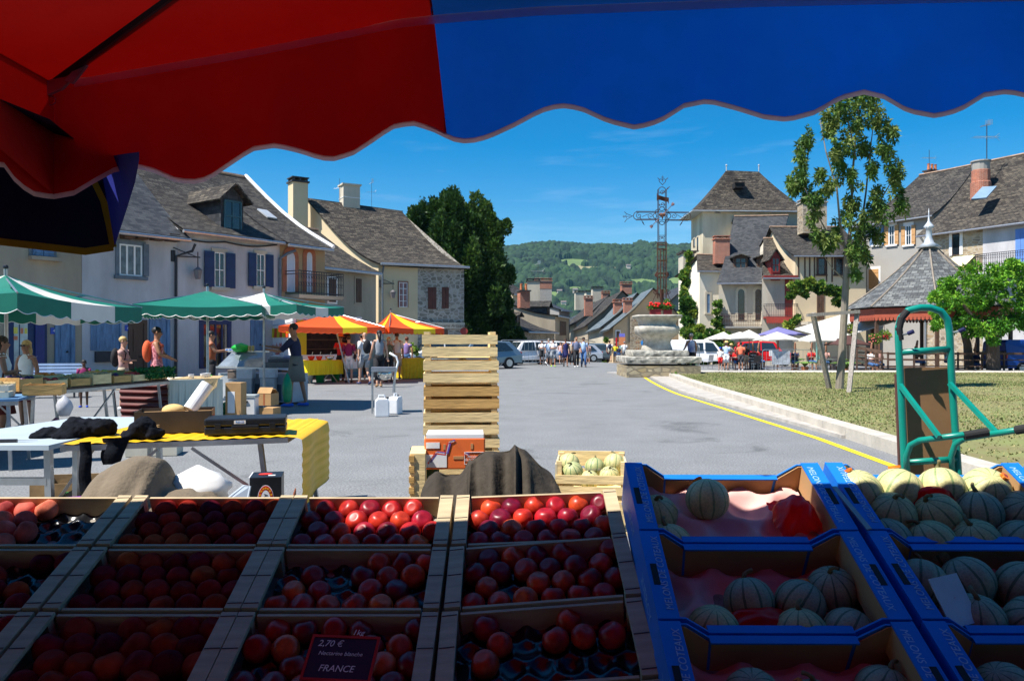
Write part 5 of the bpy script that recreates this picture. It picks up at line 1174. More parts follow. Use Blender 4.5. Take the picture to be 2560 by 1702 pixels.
def drape(label,name,cat,hf,u0,u1,d0,d1,m,n=(56,26),vmin=None,thick=.006):
 """cloth thrown over things: hf(s, t) gives height; s across, t away"""
 P=[]
 for j in range(n[1]+1):
  t=j/n[1];row=[]
  for i in range(n[0]+1):
   s=i/n[0];d=d0+(d1-d0)*t;row.append(V(((u0+(u1-u0)*s-CU)/F*((d0+d1)/2),d,hf(s,t))))
  P.append(row)
 b=MB();b.sheet(P,thick);return tag(b.build(name,m,smooth=True),label,cat)
def drape2(label,name,cat,prof,zlow,d0,d1,m,amp=.03,fr_=(9,5),n=(80,40)):
 """cloth hanging over boxes; prof: photo outline of its top edge, taken at mid depth"""
 dm=d0+(d1-d0)*.62;P=[];u0,u1=prof[0][0],prof[-1][0]
 for j in range(n[1]+1):
  t=j/n[1];row=[]
  for i in range(n[0]+1):
   s=i/n[0];u=u0+(u1-u0)*s;zt=CH-(interp(prof,u)-CV)/F*dm
   k=math.sin(min(1,t/.62)*math.pi/2)**.8 if t<.62 else math.cos((t-.62)/.38*math.pi/2)**.7
   ph=s*fr_[0]*3+t*fr_[1]+1.3*math.sin(t*4+s*3);fold=abs(math.sin(ph))**.7-.5
   z=zlow+(zt-zlow)*k+amp*.5*math.sin(ph*1.7+1)*k*(1-.6*(t>.5))
   row.append(V(((u-CU)/F*dm+amp*.6*math.sin(ph*.8),d0+(d1-d0)*t+amp*1.6*fold*(1 if t<.6 else.2)+.02*math.sin(ph*2.3),z)))
  P.append(row)
 b=MB();b.sheet(P,.006);return tag(b.build(name,m,smooth=True),label,cat)
def interp(T,x):
 for(a,b),(c,d)in zip(T[:-1],T[1:]):
  if x<=c:return b+(d-b)*(x-a)/(c-a)
 return T[-1][1]
def bumpf(x,c,w):return math.exp(-((x-c)/w)**2)
def coat(s,t):
 z=.66+.08*bumpf(s,.12,.09)+.12*bumpf(s,.42,.16)+.26*bumpf(s,.67,.13)*(1-.3*abs(t-.7))-.08*bumpf(s,.98,.12)
 z+=.024*math.sin(s*19+9*t+2*math.sin(t*5))+.008*math.sin(s*47-15*t+1)+.012*math.sin(t*15+s*17)
 edge=min(1,s/.07)*min(1,(1-s)/.06)*min(1,(t+.02)/.16)*min(1,(1.02-t)/.12);return.15+(z-.15)*edge**.6
drape2('crumpled dark brown jacket thrown over the crates behind the sunlit nectarines','jacket','jacket',[(1050,1262),(1062,1225),(1080,1190),(1098,1178),(1115,1192),(1135,1185),(1165,1158),(1200,1140),(1230,1128),(1262,1126),(1285,1114),(1305,1113),(1322,1128),(1345,1158),(1375,1196),(1398,1230),(1412,1262)],.42,3.6,4.4,coatm,.038)
# ---- open crate of melons
mcD=4.35;mc=thing('melon_crate','open pale wooden crate of melons between the brown jacket and the blue boxes','crate',W(1478,1225,mcD),R(-6));sc_=mcD/F
cw,chh,cd=172*sc_,.17,.36
for y,hh in((-cd/2,.0),(cd/2,.035)):
 for k in range(2):MB().box((0,y,(.03+k*.06)if y<0 else(.05+k*.10)),(cw,.008,.045 if y<0 else.085)).build('side_slat',wood,mc)
for x in(-1,1):MB().box((x*(cw/2-.005),0,.09),(.010,cd-.01,.16)).build('end_panel',mat('printed crate wood',(.60,.52,.34),.7,.1,5),mc)
for x in(-1,1):
 for y in(-1,1):MB().box((x*(cw/2-.02),y*(cd/2-.02),.09),(.028,.028,.19)).build('corner_post',wood,mc)
MB().box((0,0,.01),(cw-.02,cd-.02,.008)).build('base',wood,mc)
gt=mat('green print',(.05,.45,.08),.6)
text('MELON LECTOURE',.042,mc.matrix_basis@Matrix.Translation((-cw/2-.0005,.0,.10))@Matrix(((0,0,-1,0),(-1,0,0,0),(0,1,0,0),(0,0,0,1))),gt,mc,ext=.0004)
text('PRODUIT EN FRANCE',.016,mc.matrix_basis@Matrix.Translation((.04,-cd/2-.0045,.145))@Matrix.Rotation(R(90),4,'X'),mat('faint print',(.35,.33,.28)),mc,ext=.0003)
bs=thing('under_crate','plain wooden crate under the open crate of melons','crate',W(1478,1225,mcD)+V((0,0,-.34)),R(-6));tall_crate(bs,cw,cd,.335,wood)
bs=thing('under_crate','lowest wooden crate below the open crate of melons','crate',V((W(1478,1225,mcD).x,mcD,.0)),R(-6));tall_crate(bs,cw,cd,W(1478,1225,mcD).z-.345,wood)
for k,(x,y,z,r,mi,lb)in enumerate(((-.125,.07,.135,.062,1,'back left, flushed with orange'),(.02,.08,.115,.058,0,'back middle'),(.13,.10,.135,.060,1,'back right'),(-.10,-.05,.11,.058,0,'front left'),(-.01,-.07,.07,.055,1,'front middle, low'),(.10,-.05,.09,.056,1,'front right'))):
 melon(mc.matrix_basis@V((x,y,z)),r,mi,'yellow-green melon in the open wooden crate, '+lb,'melons in the open wooden crate',tilt=(.4*((k%3)-1),.3,k*1.1))
# ---- green hand truck
HD=4.1;ht=thing('hand_truck','green tubular hand truck with a brown board between its rails','hand truck',W(2318,1500,HD)*1.0);ht.matrix_basis=Matrix.Translation((W(2318,0,HD).x,HD,0))
grn=mat('green gloss enamel',(.003,.22,.165),.35,.12,5,spec=.6);tr_=.018
def hw(u,v,dd=0):return W(u,v,HD+dd)
zb=.06
lft=[V((hw(2275,0).x,HD-.1,zb)),hw(2262,1187),hw(2254,1000),hw(2246,850)]+[hw(2246,820),hw(2252,795),hw(2270,776),hw(2300,769),hw(2325,769),hw(2352,778),hw(2368,798),hw(2374,830)]+[hw(2380,960),hw(2396,1187),V((hw(2410,0).x,HD-.1,zb))]
b=MB();b.tube(lft,tr_,12);b.build('frame',grn,ht,smooth=True,world=True)
for v,ul,ur in((880,2252,2372),(1155,2264,2390)):b=MB();b.tube([hw(ul,v+1),hw(ur,v-8)],.017,10);b.build('cross_bar',grn,ht,smooth=True,world=True)
for ul,ur in((2250,2348),):b=MB();b.beam(hw(ul,962,-.02),hw(ur,1092,-.32),.02);b.build('brace',grn,ht,world=True)
b=MB();b.beam(hw(2374,958,-.02),hw(2490,1080,-.30),.02);b.build('brace',grn,ht,world=True)
b=MB();b.tube([hw(2268,1187,-.02),hw(2266,1140,-.04),hw(2276,1112,-.06),hw(2300,1100,-.1),hw(2350,1094,-.3),hw(2470,1078,-.34)],.0155,10);b.build('handle_bar',grn,ht,smooth=True,world=True)
b=MB();b.tube([hw(2382,1187,-.0),hw(2378,1140,-.02),hw(2388,1110,-.04),hw(2410,1096,-.07),hw(2470,1086,-.30),hw(2600,1066,-.5)],.0155,10);b.build('handle_bar',grn,ht,smooth=True,world=True)
b=MB();b.tube([hw(2410,1089,-.325),hw(2470,1079,-.345)],.021,12);b.build('grip',rubber,ht,world=True);b=MB();b.tube([hw(2540,1075,-.42),hw(2610,1064,-.52)],.021,12);b.build('grip',rubber,ht,world=True)
b=MB();b.tube([hw(2250,850,-.003),hw(2247,822,-.003),hw(2253,796,-.003),hw(2268,778,-.003)],tr_*1.04,12);b.build('wrap',rubber,ht,world=True)
for u,v in((2250,838),(2378,832)):b=MB();b.tube([hw(u,v),hw(u+24,v-5,-.05)],.006,6);b.mi=1;b.tube([hw(u+20,v-4,-.04),hw(u+34,v-10,-.06)],.011,8);b.build('pin',[galv,navyc],ht,world=True)
b=MB();b.slab([hw(2256,920,.045),hw(2370,917,.045),hw(2392,1250,.045),hw(2272,1250,.045)],V((0,.012,0)));b.build('board',mat('brown hardboard',(.28,.15,.065),.8,.12,6),ht,world=True)
b=MB();b.slab([hw(2240,935,.06),hw(2254,935,.06),hw(2268,1250,.06),hw(2252,1250,.06)],V((0,.02,0)));b.build('board_edge',mat('dark brown edge',(.10,.04,.03),.8),ht,world=True)
b=MB();b.box((hw(2342,0).x,HD-.22,zb),(.42,.3,.012));b.build('toe_plate',grn,ht,world=True)
for u in(2245,2430):c=V((hw(u,0).x,HD+.08,.13));b=MB();b.tube([c-V((.03,0,0)),c+V((.03,0,0))],.13,20);b.build('wheel',rubber,ht,world=True)
# ---- white table and yellow-clothed table, left foreground
wq=[GP(-70,1117,.76),GP(150,1113,.76),GP(303,1049,.76),GP(180,1049,.76)]
wt=thing('white_table','long white-topped folding table running away at the left edge','table',(-3.7,6.4,0))
b=MB();b.slab([V((-4.4,5.5,.73)),V((-3.25,5.5,.73)),V((-3.30,7.55,.73)),V((-4.15,7.55,.73))],V((0,0,.035)));b.build('tabletop',mat('white laminate',(.44,.51,.55),.4,.06,2),wt,world=True)
for x,y in((-3.3,5.58),(-4.3,5.58),(-3.36,7.45),(-4.05,7.45)):b=MB();b.beam((x,y,.73),(x+.02,y,0),.045);b.build('leg',galv,wt,world=True)
b=MB();b.beam((-4.3,5.58,.5),(-3.3,5.58,.5),.05);b.build('cross_bar',galv,wt,world=True);b=MB();b.beam((-3.3,5.6,.28),(-3.05,5.75,.73),.02);b.build('brace',galv,wt,world=True)
yq=[V((-3.2,5.55,.76)),V((-1.72,6.02,.76)),V((-1.83,7.35,.76)),V((-3.3,6.95,.76))]
yt=thing('folding_table','steel folding table half covered by the yellow corrugated cloth','table',(-2.5,6.4,0))
b=MB();b.slab([p-V((0,0,.045))for p in yq],V((0,0,.04)));b.build('tabletop',galv,yt,world=True)
legs=[yq[0]+V((.08,.06,0)),yq[1]+V((-.22,.02,0)),yq[2]+V((-.1,-.06,0)),yq[3]+V((.12,-.06,0))]
for p,q in zip(legs,(V((.0,.0,0)),V((.10,-.03,0)),V((.12,0,0)),V((0,0,0)))):b=MB();b.beam(V((p.x,p.y,.72)),V((p.x+q.x,p.y+q.y,0)),.035);b.build('leg',galv,yt,world=True)
b=MB();b.beam(yq[0].lerp(yq[1],.55)-V((0,-.03,.06)),V((legs[1].x+.06,legs[1].y,.28)),.022);b.build('brace',galv,yt,world=True);b=MB();b.beam(yq[0].lerp(yq[1],.40)-V((0,-.03,.06)),V((legs[0].x,legs[0].y,.28)),.022);b.build('brace',galv,yt,world=True)
yc=mat('yellow ribbed plastic cloth',(.80,.44,.010),.5,.06,4);P=[];d1=(yq[1]-yq[0]);d2=(yq[3]-yq[0])
NS=120;rows=[]
for i in range(NS+1):
 s=i/NS*1.40;row=[]
 for j in range(13):
  t=j/12
  if s<=1.0:p=yq[0]+d1*s+d2*t*(1 if True else 1)+V((0,0,.004+.004*math.sin(s*95)))
  else:
   e=yq[1]+(yq[2]-yq[1])*t;drop=(s-1.0)*d1.length*1.0;p=e+V((.11+.015*math.sin(t*9)+.004*math.sin(drop*80),0,-drop+.0))
   if s<1.06:p=yq[1].lerp(yq[2],t)+V((.11*math.sin((s-1)/.06*math.pi/2),0,-.03*(1-math.cos((s-1)/.06*math.pi/2))))
   p.z=max(p.z,.22)
  row.append(p)
 rows.append(row)
b=MB();b.sheet(rows);tag(b.build('yellow_cloth',yc,smooth=False),'yellow ribbed plastic cloth covering the folding table and hanging over its right end','tablecloth')
bcp=GP(606,1088,.77);bc=thing('tool_case','black hard plastic tool case with a small blue-white label on the yellow table','tool case',(bcp.x-.02,bcp.y+.17,.775),R(14))
cw_,cdp,chh_=.60,.34,.125
for z0,z1,nm in((0,.062,'lower_shell'),(.066,.125,'upper_shell')):MB().box((0,0,(z0+z1)/2),(cw_,cdp,z1-z0)).build(nm,black_p,bc,bevel=.012)
MB().box((0,-cdp/2-.008,.06),(.20,.018,.03)).build('handle',black_p,bc,bevel=.006)
for x in(-.2,.2):MB().box((x,-cdp/2-.004,.064),(.045,.010,.05)).build('latch',black_p,bc,bevel=.003)
MB().box((-.04,-cdp/2-.0045,.097),(.085,.004,.026)).build('badge',white_p,bc);text('RENZ',.024,bc.matrix_basis@Matrix.Translation((-.04,-cdp/2-.0075,.097))@Matrix.Rotation(R(90),4,'X'),mat('badge blue',(.02,.25,.7),.4),bc,ext=.0004)
bx=GP(404,1084,.77);cb=thing('carton','open dark printed fruit carton holding rolls and a straw hat on the yellow table','box',(bx.x+.02,bx.y+.22,.772),R(17));dkc=mat('dark printed carton',(.045,.035,.028),.6,.2,5)
w_,dd,hh=.56,.38,.17
for sy in(-1,1):MB().box((0,sy*dd/2,hh/2),(w_,.006,hh)).build('side',dkc,cb)
for sx in(-1,1):MB().box((sx*w_/2,0,hh/2),(.006,dd,hh)).build('end',mat('brown printed carton',(.16,.07,.025),.6,.3,5)if sx>0 else dkc,cb)
MB().box((0,0,.004),(w_,dd,.006)).build('base',card,cb);MB().box((0,.0,hh-.03),(w_-.02,dd-.02,.005)).build('inner_flap',card,cb)
text('FERME',.05,cb.matrix_basis@Matrix.Translation((-.17,-dd/2-.004,.05))@Matrix.Rotation(R(90),4,'X'),mat('cream print',(.7,.6,.4)),cb,ext=.0004)
text('FRUITS',.04,cb.matrix_basis@Matrix.Translation((w_/2+.004,.0,.11))@Matrix(((0,0,1,0),(1,0,0,0),(0,1,0,0),(0,0,0,1))),mat('red print',(.5,.05,.03)),cb,ext=.0004)
rl=MB();p=cb.matrix_basis@V((.10,.02,.16));q=p+V((.10,.12,.20));rl.tube([p,q],.055,18);tag(rl.build('paper_roll',mat('white paper',(.82,.82,.80),.7)),'thick white paper roll sticking up out of the dark fruit carton','paper roll')
sh=MB();sh.ball(cb.matrix_basis@V((-.02,.0,.165)),(.09,.08,.05),14,8);tag(sh.build('straw_hat',mat('straw',(.62,.42,.16),.8,.15,30),smooth=True),'yellow straw hat lying in the dark fruit carton','hat')
def cloth_pile(label,name,pts,m,cat='clothes',r=.1):
 b=MB();rr=random.Random(len(label));P=pts
 for c,rd in P:b.ball(c,rd,18,12,Matrix.Rotation(rr.uniform(0,3),3,'Z'))
 o=b.build(name,m,smooth=True);md=o.modifiers.new('r','REMESH');md.mode='VOXEL';md.voxel_size=.012;md.use_smooth_shade=True
 tx=bpy.data.textures.get('folds')or bpy.data.textures.new('folds','CLOUDS');tx.noise_scale=.09;tx.noise_depth=3
 d=o.modifiers.new('d','DISPLACE');d.texture=tx;d.strength=.075;d.mid_level=.55;d.texture_coords='GLOBAL';return tag(o,label,cat)
blk=mat('black cloth',(.006,.007,.011),.9,.3,14,.3,spec=.1);blk2=mat('black and white printed cloth',(.012,.013,.018),.8,0,1)
a=GP(185,1085,.78);cloth_pile('black and white patterned shirt heaped on the corner of the white table','shirt',[(a+V((-.15,-.05,.0)),(.15,.10,.05)),(a+V((.02,.03,.03)),(.20,.14,.09)),(a+V((.16,.06,.04)),(.14,.12,.08)),(a+V((-.02,-.10,.0)),(.12,.1,.05))],blk)
for k,(u,v,rz)in enumerate(((160,1075,.5),(176,1066,.2),(200,1072,.9),(236,1056,.1))):pass
a=GP(345,1092,.78);cloth_pile('black cap and scarf lying in front of the dark carton on the yellow cloth','cap',[(a+V((.03,.02,.06)),(.10,.09,.10)),(a+V((.12,.03,.02)),(.1,.06,.05)),(a+V((-.06,0,.01)),(.11,.07,.04))],blk,'cap')
b=MB();e=[W(255,1098,5.62),W(285,1100,5.6),W(290,1135,5.6),W(283,1160,5.6)];P=[[W(255+4*math.sin(i),1095+i*9,5.66),W(280,1094+i*9,5.60+.02*math.sin(i)),W(300+3*math.cos(i),1093+i*8,5.62),W(325-5*i*.5,1092+i*6,5.66)]for i in range(8)];b.sheet(P,.01);tag(b.build('hanging_jacket',blk,smooth=True),'black jacket sleeve hanging down from the yellow table edge','jacket')
b=MB();P=[[W(198+2*math.sin(i*.7),1105+i*12,5.50),W(212,1104+i*12,5.46+.02*math.sin(i*.9)),W(229-1.5*math.cos(i),1103+i*12,5.50)]for i in range(11)];b.sheet(P,.01);tag(b.build('hanging_trousers',blk,smooth=True),'long black garment hanging over the front edge between the two tables','clothes')
k=MB();a=GP(5,1107,.765);k.tube([a+V((-.1,0,.012)),a+V((.09,.03,.012))],.014,8);k.mi=1;k.slab([a+V((.09,.02,.012)),a+V((.22,.06,.01)),a+V((.09,.05,.012))],.003);tag(k.build('knife',[black_p,alu]),'kitchen knife with black handle on the white table','knife')
# ---- under the tables
def wcrate(label,p,w_,d,h,rz,m,band=2,group=None,name='wooden_crate'):
 t=thing(name,label,'crate',p,rz,group)
 for sy in(-1,1):
  for k in range(band):MB().box((0,sy*d/2,h*((k+.5)/band)),(w_,.010,h/band*.86)).build('side_slat',m,t)
 for sx in(-1,1):
  for k in range(band):MB().box((sx*(w_/2-.006),0,h*((k+.5)/band)),(.011,d-.012,h/band*.86)).build('end_slat',m,t)
 for sx in(-1,1):
  for sy in(-1,1):MB().box((sx*(w_/2-.028),sy*(d/2-.02),h/2),(.028,.028,h*1.03)).build('corner_post',m,t)
 MB().box((0,0,.006),(w_-.02,d-.02,.008)).build('base',m,t);return t
old=mat('stained box wood',(.30,.19,.09),.8,.35,3,.2)
bw=GP(190,1300,0);t=thing('wooden_chest','stained plywood box with rope handle standing under the white table corner','box',(-3.05,5.75,0),R(12));MB().box((0,0,.19),(.44,.40,.38)).build('body',old,t,bevel=.006);MB().box((0,-.203,.33),(.44,.006,.02)).build('strip',wood_tan,t)
bw=thing('shaded_crate','wide low brown crate in the shade under the white table','crate',(-4.05,7.35,0),R(12));MB().box((0,0,.0),(.01,.01,.01)).build('base',old,bw);
for sy in(-1,1):MB().box((0,sy*.27,.11),(.66,.012,.20)).build('side_slat',old,bw)
for sx in(-1,1):MB().box((sx*.33,0,.11),(.012,.52,.20)).build('end_slat',old,bw)
MB().box((.0,-.279,.1),(.1,.004,.07)).build('printed_mark',mat('green and blue sticker',(.03,.12,.25),.5,.9,20,col2=(.05,.5,.1)),bw)
wcrate('white-painted low crate on the road behind the yellow table legs',GP(365,1143,.0)+V((0,.25,0)),.62,.4,.13,R(12),mat('whitewashed wood',(.62,.56,.44),.8,.1,4),1)
khaki=mat('khaki canvas',(.155,.120,.080),.9,.12,9,.3,bscale=50)
def tarp(s,t):
 z=.52+.27*bumpf(s,.34,.17)*(1-.5*abs(t-.6))+.07*bumpf(s,.8,.25);z+=.02*math.sin(s*27+5*t)+.012*math.sin(t*22+s*8)
 e=min(1,s/.05)*min(1,(1-s)/.05)*min(1,(1.03-t)/.1)*min(1,(t+.05)/.12);return.12+(z-.12)*e**.5
drape2('khaki canvas sheet thrown over boxes under the yellow table','canvas_sheet','tarpaulin',[(228,1275),(240,1215),(262,1180),(300,1155),(335,1140),(370,1140),(398,1150),(410,1175),(413,1212),(430,1222),(480,1226),(520,1232),(545,1250),(556,1275)],.38,4.25,5.05,khaki,.02,(5,3))
bh=thing('hidden_boxes','wooden crate holding up the khaki canvas sheet','crate',(-2.15,4.85,0),R(5));MB().box((0,0,.17),(.7,.5,.34)).build('body',old,bh,bevel=.01)
fb=mat('white floral oilcloth',(.74,.72,.68),.5,.05,3);bag('crumpled white floral-print bag between the khaki canvas and the peach box',(W(487,1262,4.9).x,4.95,W(487,1262,4.9).z-.02),(.20,.14,.26),fb,5)
fl=mat('printed snowflake',(.28,.12,.08),.8)
pb=thing('peach_box','reddish-brown open carton of peaches under the right end of the yellow table','box',(W(615,1215,5.6).x,5.75,.14),R(12));rb_=mat('red-brown carton',(.22,.055,.02),.7,.2,5)
for sy in(-1,1):MB().box((0,sy*.2,.11),(.58,.008,.12)).build('side',rb_,pb)
for sx in(-1,1):MB().box((sx*.29,0,.14),(.008,.4,.18)).build('end',rb_,pb)
MB().box((0,0,.09),(.57,.39,.006)).build('base',rb_,pb);MB().box((-.2945,0.0,.19),(.003,.07,.022)).build('hand_hole',white_p,pb)
MB().box((0,0,-.02),(.56,.4,.2)).build('lower_carton',mat('dark red carton',(.08,.012,.012),.7,.2,4),pb)
for i in range(6):
 for j in range(4):
  o=bpy.data.objects.new('peach',get_fruit('peach',2));COL.objects.link(o);o.matrix_basis=pb.matrix_basis@Matrix.Translation((-.235+i*.09+(.04 if j%2 else 0),-.14+j*.09,.135))@Matrix.Rotation(i*1.3+j,4,'X')@Matrix.Scale(1.1,4)
  tag(o,'orange-red peach in the brown carton under the yellow table','peach','peaches in the brown carton under the yellow table')
ld=thing('box_lid','translucent plastic box lid leaning behind the dark peaches','lid',W(578,1262,4.3));b=MB();s_=4.3/F
b.slab([V((-38*s_,0,-.02)),V((30*s_,.05,-.02)),V((36*s_,.08,40*s_)),V((20*s_,.08,42*s_))],.006);b.build('panel',mat('frosted plastic',(.45,.52,.60),.25,.05,3),ld);b=MB();b.tube([V((-38*s_,-.004,-.015)),V((20*s_,.076,42*s_)),V((36*s_,.076,40*s_)),V((30*s_,.046,-.02))],.006,6);b.build('rim',mat('lid rim',(.6,.68,.75),.3),ld)
ag=thing('black_carton','black carton with a red oval badge of yellow stars under the yellow table','box',W(655,1268,4.55)+V((0,.1,-.02)),R(12));s_=4.55/F;aw_,ah_=76*s_,84*s_
MB().box((0,0,ah_/2),(aw_,.20,ah_)).build('body',black_p,ag,bevel=.003);MB().box((-aw_/2-.004,0,ah_/2),(.006,.20,ah_)).build('white_side',white_p,ag)
def oval(r1,r2,y,z,n=24):return[V((math.cos(2*math.pi*i/n)*r1,y,z+math.sin(2*math.pi*i/n)*r2))for i in range(n)]
for r1,r2,y,m_,nm in((.046,.085,-.102,white_p,'badge_edge'),(.043,.081,-.1035,mat('badge red',(.65,.03,.01),.5),'badge'),(.026,.055,-.105,white_p,'badge_centre')):b=MB();b.slab(oval(r1,r2,y,.065)[::-1],V((0,-.001,0)));b.build(nm,m_,ag)
for i in range(11):
 a=math.pi*(-.1+1.2*i/10);b=MB();c=V((math.cos(a)*.035,-.1055,.065+math.sin(a)*.068));b.slab([c+V((math.sin(2*math.pi*k/10)*(.008 if k%2==0 else.0035),0,math.cos(2*math.pi*k/10)*(.008 if k%2==0 else.0035)))for k in range(10)],V((0,-.001,0)));b.build('star',yc,ag)
text('AGRI',.032,ag.matrix_basis@Matrix.Translation((0,-.1068,.065))@Matrix.Rotation(R(90),4,'X')@Matrix.Rotation(R(-90),4,'Z'),black_p,ag,ext=.0003)
b=MB();b.slab([V((math.cos(a)*.04-.01,math.sin(a)*.03,ah_+.002))for a in lin(0,5.9,18)],.0015);b.build('top_badge',MATS['badge red'],ag);MB().box((.03,-.05,ah_+.002),(.04,.03,.002)).build('top_label',white_p,ag)
pr_=MB();a=W(60,1262,4.6);pr_.tube([a,a+V((.42,.12,.01)),a+V((.55,.1,0))],.03,8);tag(pr_.build('purple_pole_bag',mat('purple nylon',(.16,.02,.22),.6)),'purple nylon bag lying at the foot of the white table leg','bag')
kb=bag('rolled khaki cloth lying just beyond the left back crate',(W(110,1272,3.6).x,3.6,W(110,1280,3.6).z-.02),(.28,.07,.06),khaki,9,'rolled_cloth','cloth');
# ---------------------------------------------------------------- people
def skn(n,c):return mat('skin '+n,c,.55,.08,12)
skin_f=skn('fair',(.55,.30,.20));skin_t=skn('tanned',(.36,.17,.10));skin_d=skn('deep brown',(.10,.045,.025))
def cl(n,c,**k):return mat('cloth '+n,c,k.pop('rough',.85),k.pop('var',.08),k.pop('scale',7),.1,**k)
HAIR={'brown':mat('brown hair',(.05,.025,.012),.6,.3,30),'dark':mat('dark hair',(.015,.011,.01),.55,.3,30),'blond':mat('blond hair',(.50,.34,.13),.6,.3,30),'grey':mat('grey hair',(.25,.24,.23),.6,.3,30),'red':mat('auburn hair',(.14,.04,.015),.6,.3,30)}
def person(label,feet,H,face,top=None,bottom=None,hair='brown',pose=None,skin=None,hat=None,shoes=None,longhair=False,sleeve=.45,leg=.45,dress=None,bag=None,group=None,fem=False,apron=None,face_detail=True,seat=0,fingers=True,bald=False,glasses=False):
 """feet: ground point; face: the heading in degrees the person faces (0 = away, 90 = left, 180 = at the viewer)"""
 s=H/1.75;root=thing('person',label,'person',feet,R(face),group);skin=skin or skin_f
 J={'pelvis':(0,0,.95),'waist':(0,.0,1.10),'chest':(0,.01,1.28),'ches2':(0,0,1.41),'neck':(0,.0,1.50),'jaw':(0,.025,1.575),'head':(0,.012,1.655),'top':(0,.0,1.725)}
 for sd,k in(('l',-1),('r',1)):
  J.update({'sh'+sd:(k*.165,0,1.42),'el'+sd:(k*.225,-.03,1.15),'wr'+sd:(k*.235,.06,.92),'hip'+sd:(k*.09,0,.90),'kn'+sd:(k*.10,.02,.50),'an'+sd:(k*.10,-.02,.085),'to'+sd:(k*.12,.13,.035)})
 pose=pose or{};lean=pose.get('lean',0)
 def shear(p):return(p[0],p[1]+(p[2]-.95)*math.tan(lean),p[2])if p[2]>.96 else p
 for k_ in('waist','chest','ches2','neck','jaw','head','top','shl','shr','ell','elr','wrl','wrr'):J[k_]=shear(J[k_])
 for k_,v_ in pose.items():
  if k_ in J:J[k_]=v_
 if seat:
  dz=seat-.86
  for k_ in list(J):
   if k_[:2]not in('kn','an','to'):J[k_]=(J[k_][0],J[k_][1]-.1,J[k_][2]+dz)
  for sd,k in(('l',-1),('r',1)):J['kn'+sd]=(k*.12,.36,.50);J['an'+sd]=(k*.12,.36,.085);J['to'+sd]=(k*.13,.50,.035)
 w_=.92 if fem else 1.0
 Rr={'pelvis':(.135,.10),'waist':(.115*w_,.085),'chest':(.145*w_,.10),'ches2':(.12*w_,.075),'neck':(.050,.050),'jaw':(.058,.066),'head':(.074,.088),'top':(.050,.058)}
 for sd in 'lr':Rr.update({'sh'+sd:.058*w_,'el'+sd:.040,'wr'+sd:.026,'hip'+sd:.085,'kn'+sd:.055,'an'+sd:.036,'to'+sd:.030})
 names=list(J);E=[('pelvis','waist'),('waist','chest'),('chest','ches2'),('ches2','neck'),('neck','jaw'),('jaw','head'),('head','top')]
 for sd in 'lr':E+=[('ches2','sh'+sd),('sh'+sd,'el'+sd),('el'+sd,'wr'+sd),('pelvis','hip'+sd),('hip'+sd,'kn'+sd),('kn'+sd,'an'+sd),('an'+sd,'to'+sd)]
 pos={n:V(J[n])*s for n in names};rad={n:(Rr[n]if isinstance(Rr[n],tuple)else(Rr[n],Rr[n]))for n in names}
 if face_detail:pos['nose']=pos['head'].lerp(pos['jaw'],.45)+V((0,.098*s,.0));rad['nose']=(.011,.012);E.append(('jaw','nose'));names.append('nose')
 for sd,k in(('l',-1),('r',1)):
  a,b_=pos['el'+sd],pos['wr'+sd];d=(b_-a).normalized();side=d.cross(V((0,0,1)));side=side.normalized()if side.length>.2 else V((k,0,0));pn='pa'+sd
  pos[pn]=b_+d*.065*s;rad[pn]=(.036,.018);E.append(('wr'+sd,pn));names.append(pn)
  if fingers:
   up_=side.cross(d)
   for fi,(o_,L1_)in enumerate(((-.027,.062),(-.009,.075),(.009,.070),(.026,.055))):
    f1,f2='f%s%d'%(sd,fi),'g%s%d'%(sd,fi)
    pos[f1]=pos[pn]+d*(.02+L1_*.5)*s+side*o_*s;pos[f2]=pos[pn]+d*(.02+L1_*.85)*s+side*o_*s-up_*.022*s;rad[f1]=(.0088,.0088);rad[f2]=(.0075,.0075);E+=[(pn,f1),(f1,f2)];names+=[f1,f2]
   f1='th'+sd;pos[f1]=b_+d*.05*s-side*k*.052*s-up_*.01*s;rad[f1]=(.0105,.0105);pos[f1+'2']=b_+d*.085*s-side*k*.056*s-up_*.015*s;rad[f1+'2']=(.008,.008);E+=[('wr'+sd,f1),(f1,f1+'2')];names+=[f1,f1+'2']
 ix={n:i for i,n in enumerate(names)}
 me=bpy.data.meshes.new('body');me.from_pydata([pos[n]for n in names],[(ix[a],ix[b_])for a,b_ in E],[]);me.update();me.materials.append(skin)
 bo_=bpy.data.objects.new('body',me);COL.objects.link(bo_);bo_.parent=root
 md=bo_.modifiers.new('skin','SKIN');md.use_smooth_shade=True;md.branch_smoothing=.3
 sv=me.skin_vertices[0].data
 for n in names:sv[ix[n]].radius=(rad[n][0]*s,rad[n][1]*s);sv[ix[n]].use_root=(n=='pelvis')
 ss=bo_.modifiers.new('sub','SUBSURF');ss.levels=1;ss.render_levels=1
 def P(n):return pos[n]
 def limb(b,ns,rs,tcut,n=12):
  pts=[P(x)for x in ns];tot=len(pts)-1;end=tcut;out=[];ro=[]
  for i in range(len(pts)):
   if i<=end:out.append(pts[i]);ro.append(rs[i]*s)
   elif i-1<end:k=end-(i-1);out.append(pts[i-1].lerp(pts[i],k));ro.append((rs[i-1]+(rs[i]-rs[i-1])*k)*s)
  if len(out)>1:b.tube(out,ro,n)
